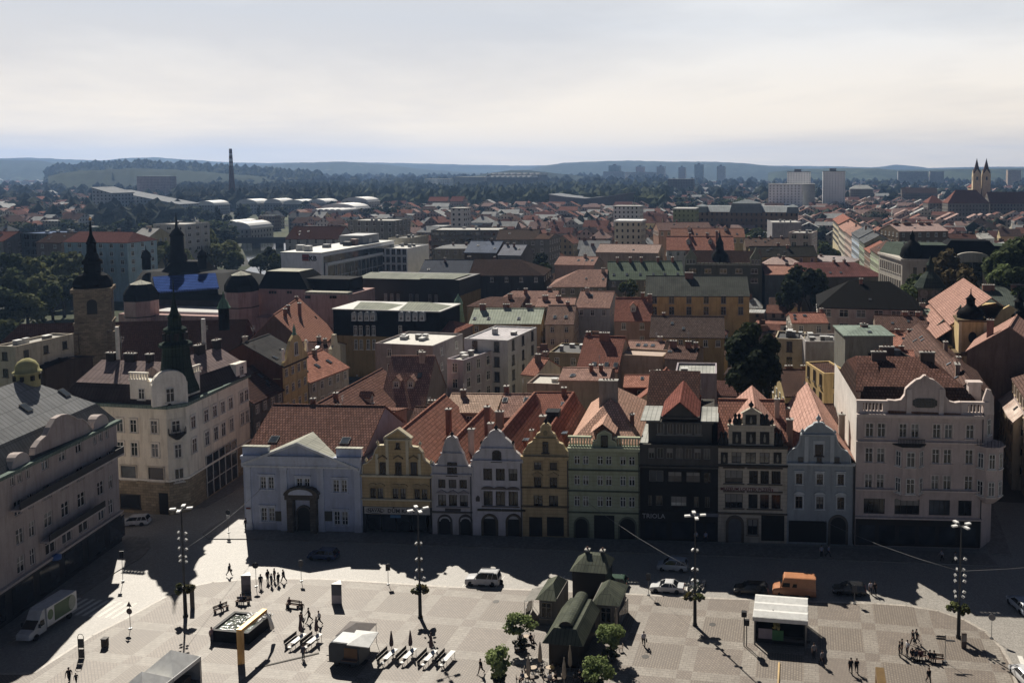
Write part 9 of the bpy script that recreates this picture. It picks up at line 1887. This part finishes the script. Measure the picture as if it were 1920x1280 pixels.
def person(label,u,v,pose,top,leg,rz,z=ZK,hair='#2b211b',scale=1.0,bag=None,loc=None):
 me,hd,h0=body_mesh(pose);m=me.copy()
 for i,c in enumerate((SKIN,plain(top,.85,.1),plain(leg,.85,.1),plain('#1f1c1a',.7))):m.materials[i]=c
 p=Vector(loc)if loc else pix(u,v,z);o=link('person',m,None,p,rz);o.scale=(scale,)*3;tag(o,label,'person',None,'thing')
 b=MB();b.lathe([(.095,-.03),(.104,.02),(.09,.07),(.05,.105),(.01,.118)],10);b.build('hair',plain(hair,.8),o,(hd.x,hd.y+.012,hd.z))
 b=MB()
 for s in(-1,1):b.ball((s*.034,-.088,.012),.012,6,3)
 b.box(-.025,.025,-.092,-.082,-.052,-.044);b.build('face',plain('#3a211c',.6),o,(h0.x,h0.y,h0.z+.03))
 if bag:b=MB();b.box(-.07,.07,-.14,.14,-.28,0);b.tube([(0,-.1,0),(0,-.06,.12),(0,.06,.12),(0,.1,0)],.012,5);b.build('bag',plain(bag,.7),o,(.32,-.06,.78))
 return o
DK,DB,GY,WT_,RDd,PKk='#1c1c1f','#23283a','#4a4b4f','#c9c9cb','#5a2c34','#9a7a80'
PEOPLE=[('person in black walking with a bag along the far cobbles',430,1079,'walk',DK,DK,PI/2,'#1d1d1f'),('person in dark clothes standing left of the dark group',489,1101,'stand',DK,DK,.4,None),('leftmost person of the dark standing group',502,1091,'stand',DK,DK,1.2,None),('person with grey trousers in front of the dark group',509,1098,'stand',GY,GY,2.8,None),('person at the back of the dark group',515,1089,'stand',DK,DB,-.5,None),('person closing the dark group on its right',522,1096,'stand',DK,DK,-1.8,None),('person in black walking off right of the dark group',532,1091,'walk',DK,DK,-PI/2,None),('person in brown walking behind the bench sitter',566,1152,'walk','#4a3c30',DK,.2,None),('person in tan top walking toward the white tables',565,1173,'stride','#6d5640',DK,.1,'#2a2320'),('person in grey striding right of the tan walker',580,1166,'walk',GY,DK,-.9,None),('person in white shirt walking alone past the food trailer',599,1171,'stride',WT_,DK,-1.2,None),('person in blue shirt standing on the cable ramp',569,1235,'stand','#4a5266',GY,0,None),('person in pink leaning at the fountain pool corner',397,1203,'stand',PKk,'#5d5560',1.2,None),('person in black walking at the lower left corner',130,1279,'walk',DK,DK,.6,None),('person in dark clothes waiting at the blue house corner',461,992,'stand',DK,DK,0,None),('person in black striding past the left cafe trees',902,1263,'stride',DK,DK,-.6,None),('person in white jacket with bag strolling right of the cafe',1207,1210,'walk','#b9bac4',DK,.3,DK),('left person of the dark couple before the second fountain',1595,1262,'walk',DK,DK,.1,None),('right person of the dark couple before the second fountain',1606,1261,'walk',DK,'#2a2a2e',.1,None),('tall person in black left of the bench crowd',1686,1230,'stand',DK,DK,1.4,None),('person in black close behind the tall one by the benches',1691,1225,'stand',DK,DB,-1.4,None),('person in white shirt standing at the bench crowd',1701,1228,'stand',WT_,GY,-1.0,None),('bent person in black behind the bench crowd',1712,1208,'stride',DK,DK,-1.1,DK),('person stepping away behind the bench crowd',1719,1206,'walk',DK,GY,-1.2,None),('person in black walking below the benches',1741,1281,'walk',DK,DK,.3,None),('person in pale shirt in the stage shadow',1526,1234,'stand','#77777d',DK,.3,None),('person in grey at the shadow edge of the stage',1541,1247,'walk','#6a6a6e',DK,.6,None)]
for lb,u,v,ps,tp,lg,rz,bg in PEOPLE:person(lb,u,v,ps,tp,lg,rz,ZK,RND.choice(['#2b211b','#1a1614','#4a3524']),RND.uniform(.97,1.06),bg)
person('small child in dark clothes beside the lower left walker',143,1280,'walk',DB,DK,.6,ZK,'#3a2a1e',.66)
for lb,u,v,ps,tp,lg,rz in(('person in white shirt walking in the shade right of the dark car',1632,1113,'walk','#b5b2c0',GY,.2),('person in dark red beside the white shirted walker',1640,1114,'walk','#2c2424',DK,.2),('person in white top before the dark shop windows',1305,1016,'stand','#a9adc0',DB,.1),('person in pale blue before the dark shop windows',1323,1017,'stand','#8a93b5',DB,.4),('person in white by the awning of the grey blue house',1540,1044,'stand','#9a9fb5',DK,.2),('person in light blue by the awning of the grey blue house',1553,1044,'walk','#7a86ae',DK,1.2),('person in white on the pavement of the corner palace',1766,1052,'walk','#a3a5b5',DK,-1.2),('person in grey on the pavement of the corner palace',1790,1056,'walk','#8a8890',DK,1.2)):person(lb,u,v,ps,tp,lg,rz,.01)
def sitter(label,u,v,tp,lg,rz,dz=0,dx=0,dy=-.02):p=pix(u,v,ZK);person(label,0,0,'sit',tp,lg,rz,loc=(p.x+dx,p.y+dy,ZK+.02))
sitter('person in black sitting on the aslant park bench',414,1146,DK,DK,math.radians(62));sitter('person in pale blue shirt sitting on the bench by the poster column',452,1132,'#6a6f88',DK,.1);sitter('person in black sitting beside the pale blue shirt',459,1132,DK,DK,.1);sitter('person in wine red sitting at the end of the wooden bench',543,1138,RDd,DK,-.05)
for i,u in enumerate((1710,1717,1726,1743,1751)):sitter(('person in black at the left end of the bench crowd','person in dark blue second in the bench crowd','person in wine red in the middle of the bench crowd','person in black at the left of the further bench','person in dark clothes beside the arrow signpost on the bench')[i],u,1235+.12*(u-1710),(DK,DB,RDd,DK,DK)[i],DK,-.05)
for i,(u,v,tp)in enumerate(((977,1204,WT_),(995,1206,DK),(993,1264,DB),(1036,1263,'#b59a3a'),(980,1279,'#3a5a78'),(1031,1281,'#b5b5ba'),(1042,1281,DK),(1087,1277,DK))):sitter(('white shirted cafe guest below the first cafe tree','black clad cafe guest below the first cafe tree','cafe guest in dark blue left of the terrace centre','cafe guest in yellow in the terrace centre','cafe guest in blue at the lower left table','cafe guest in white at the lower middle table','cafe guest in black at the lower middle table','cafe guest in black right of the lowest parasol')[i],u,v,tp,DK,RND.uniform(-1,1))
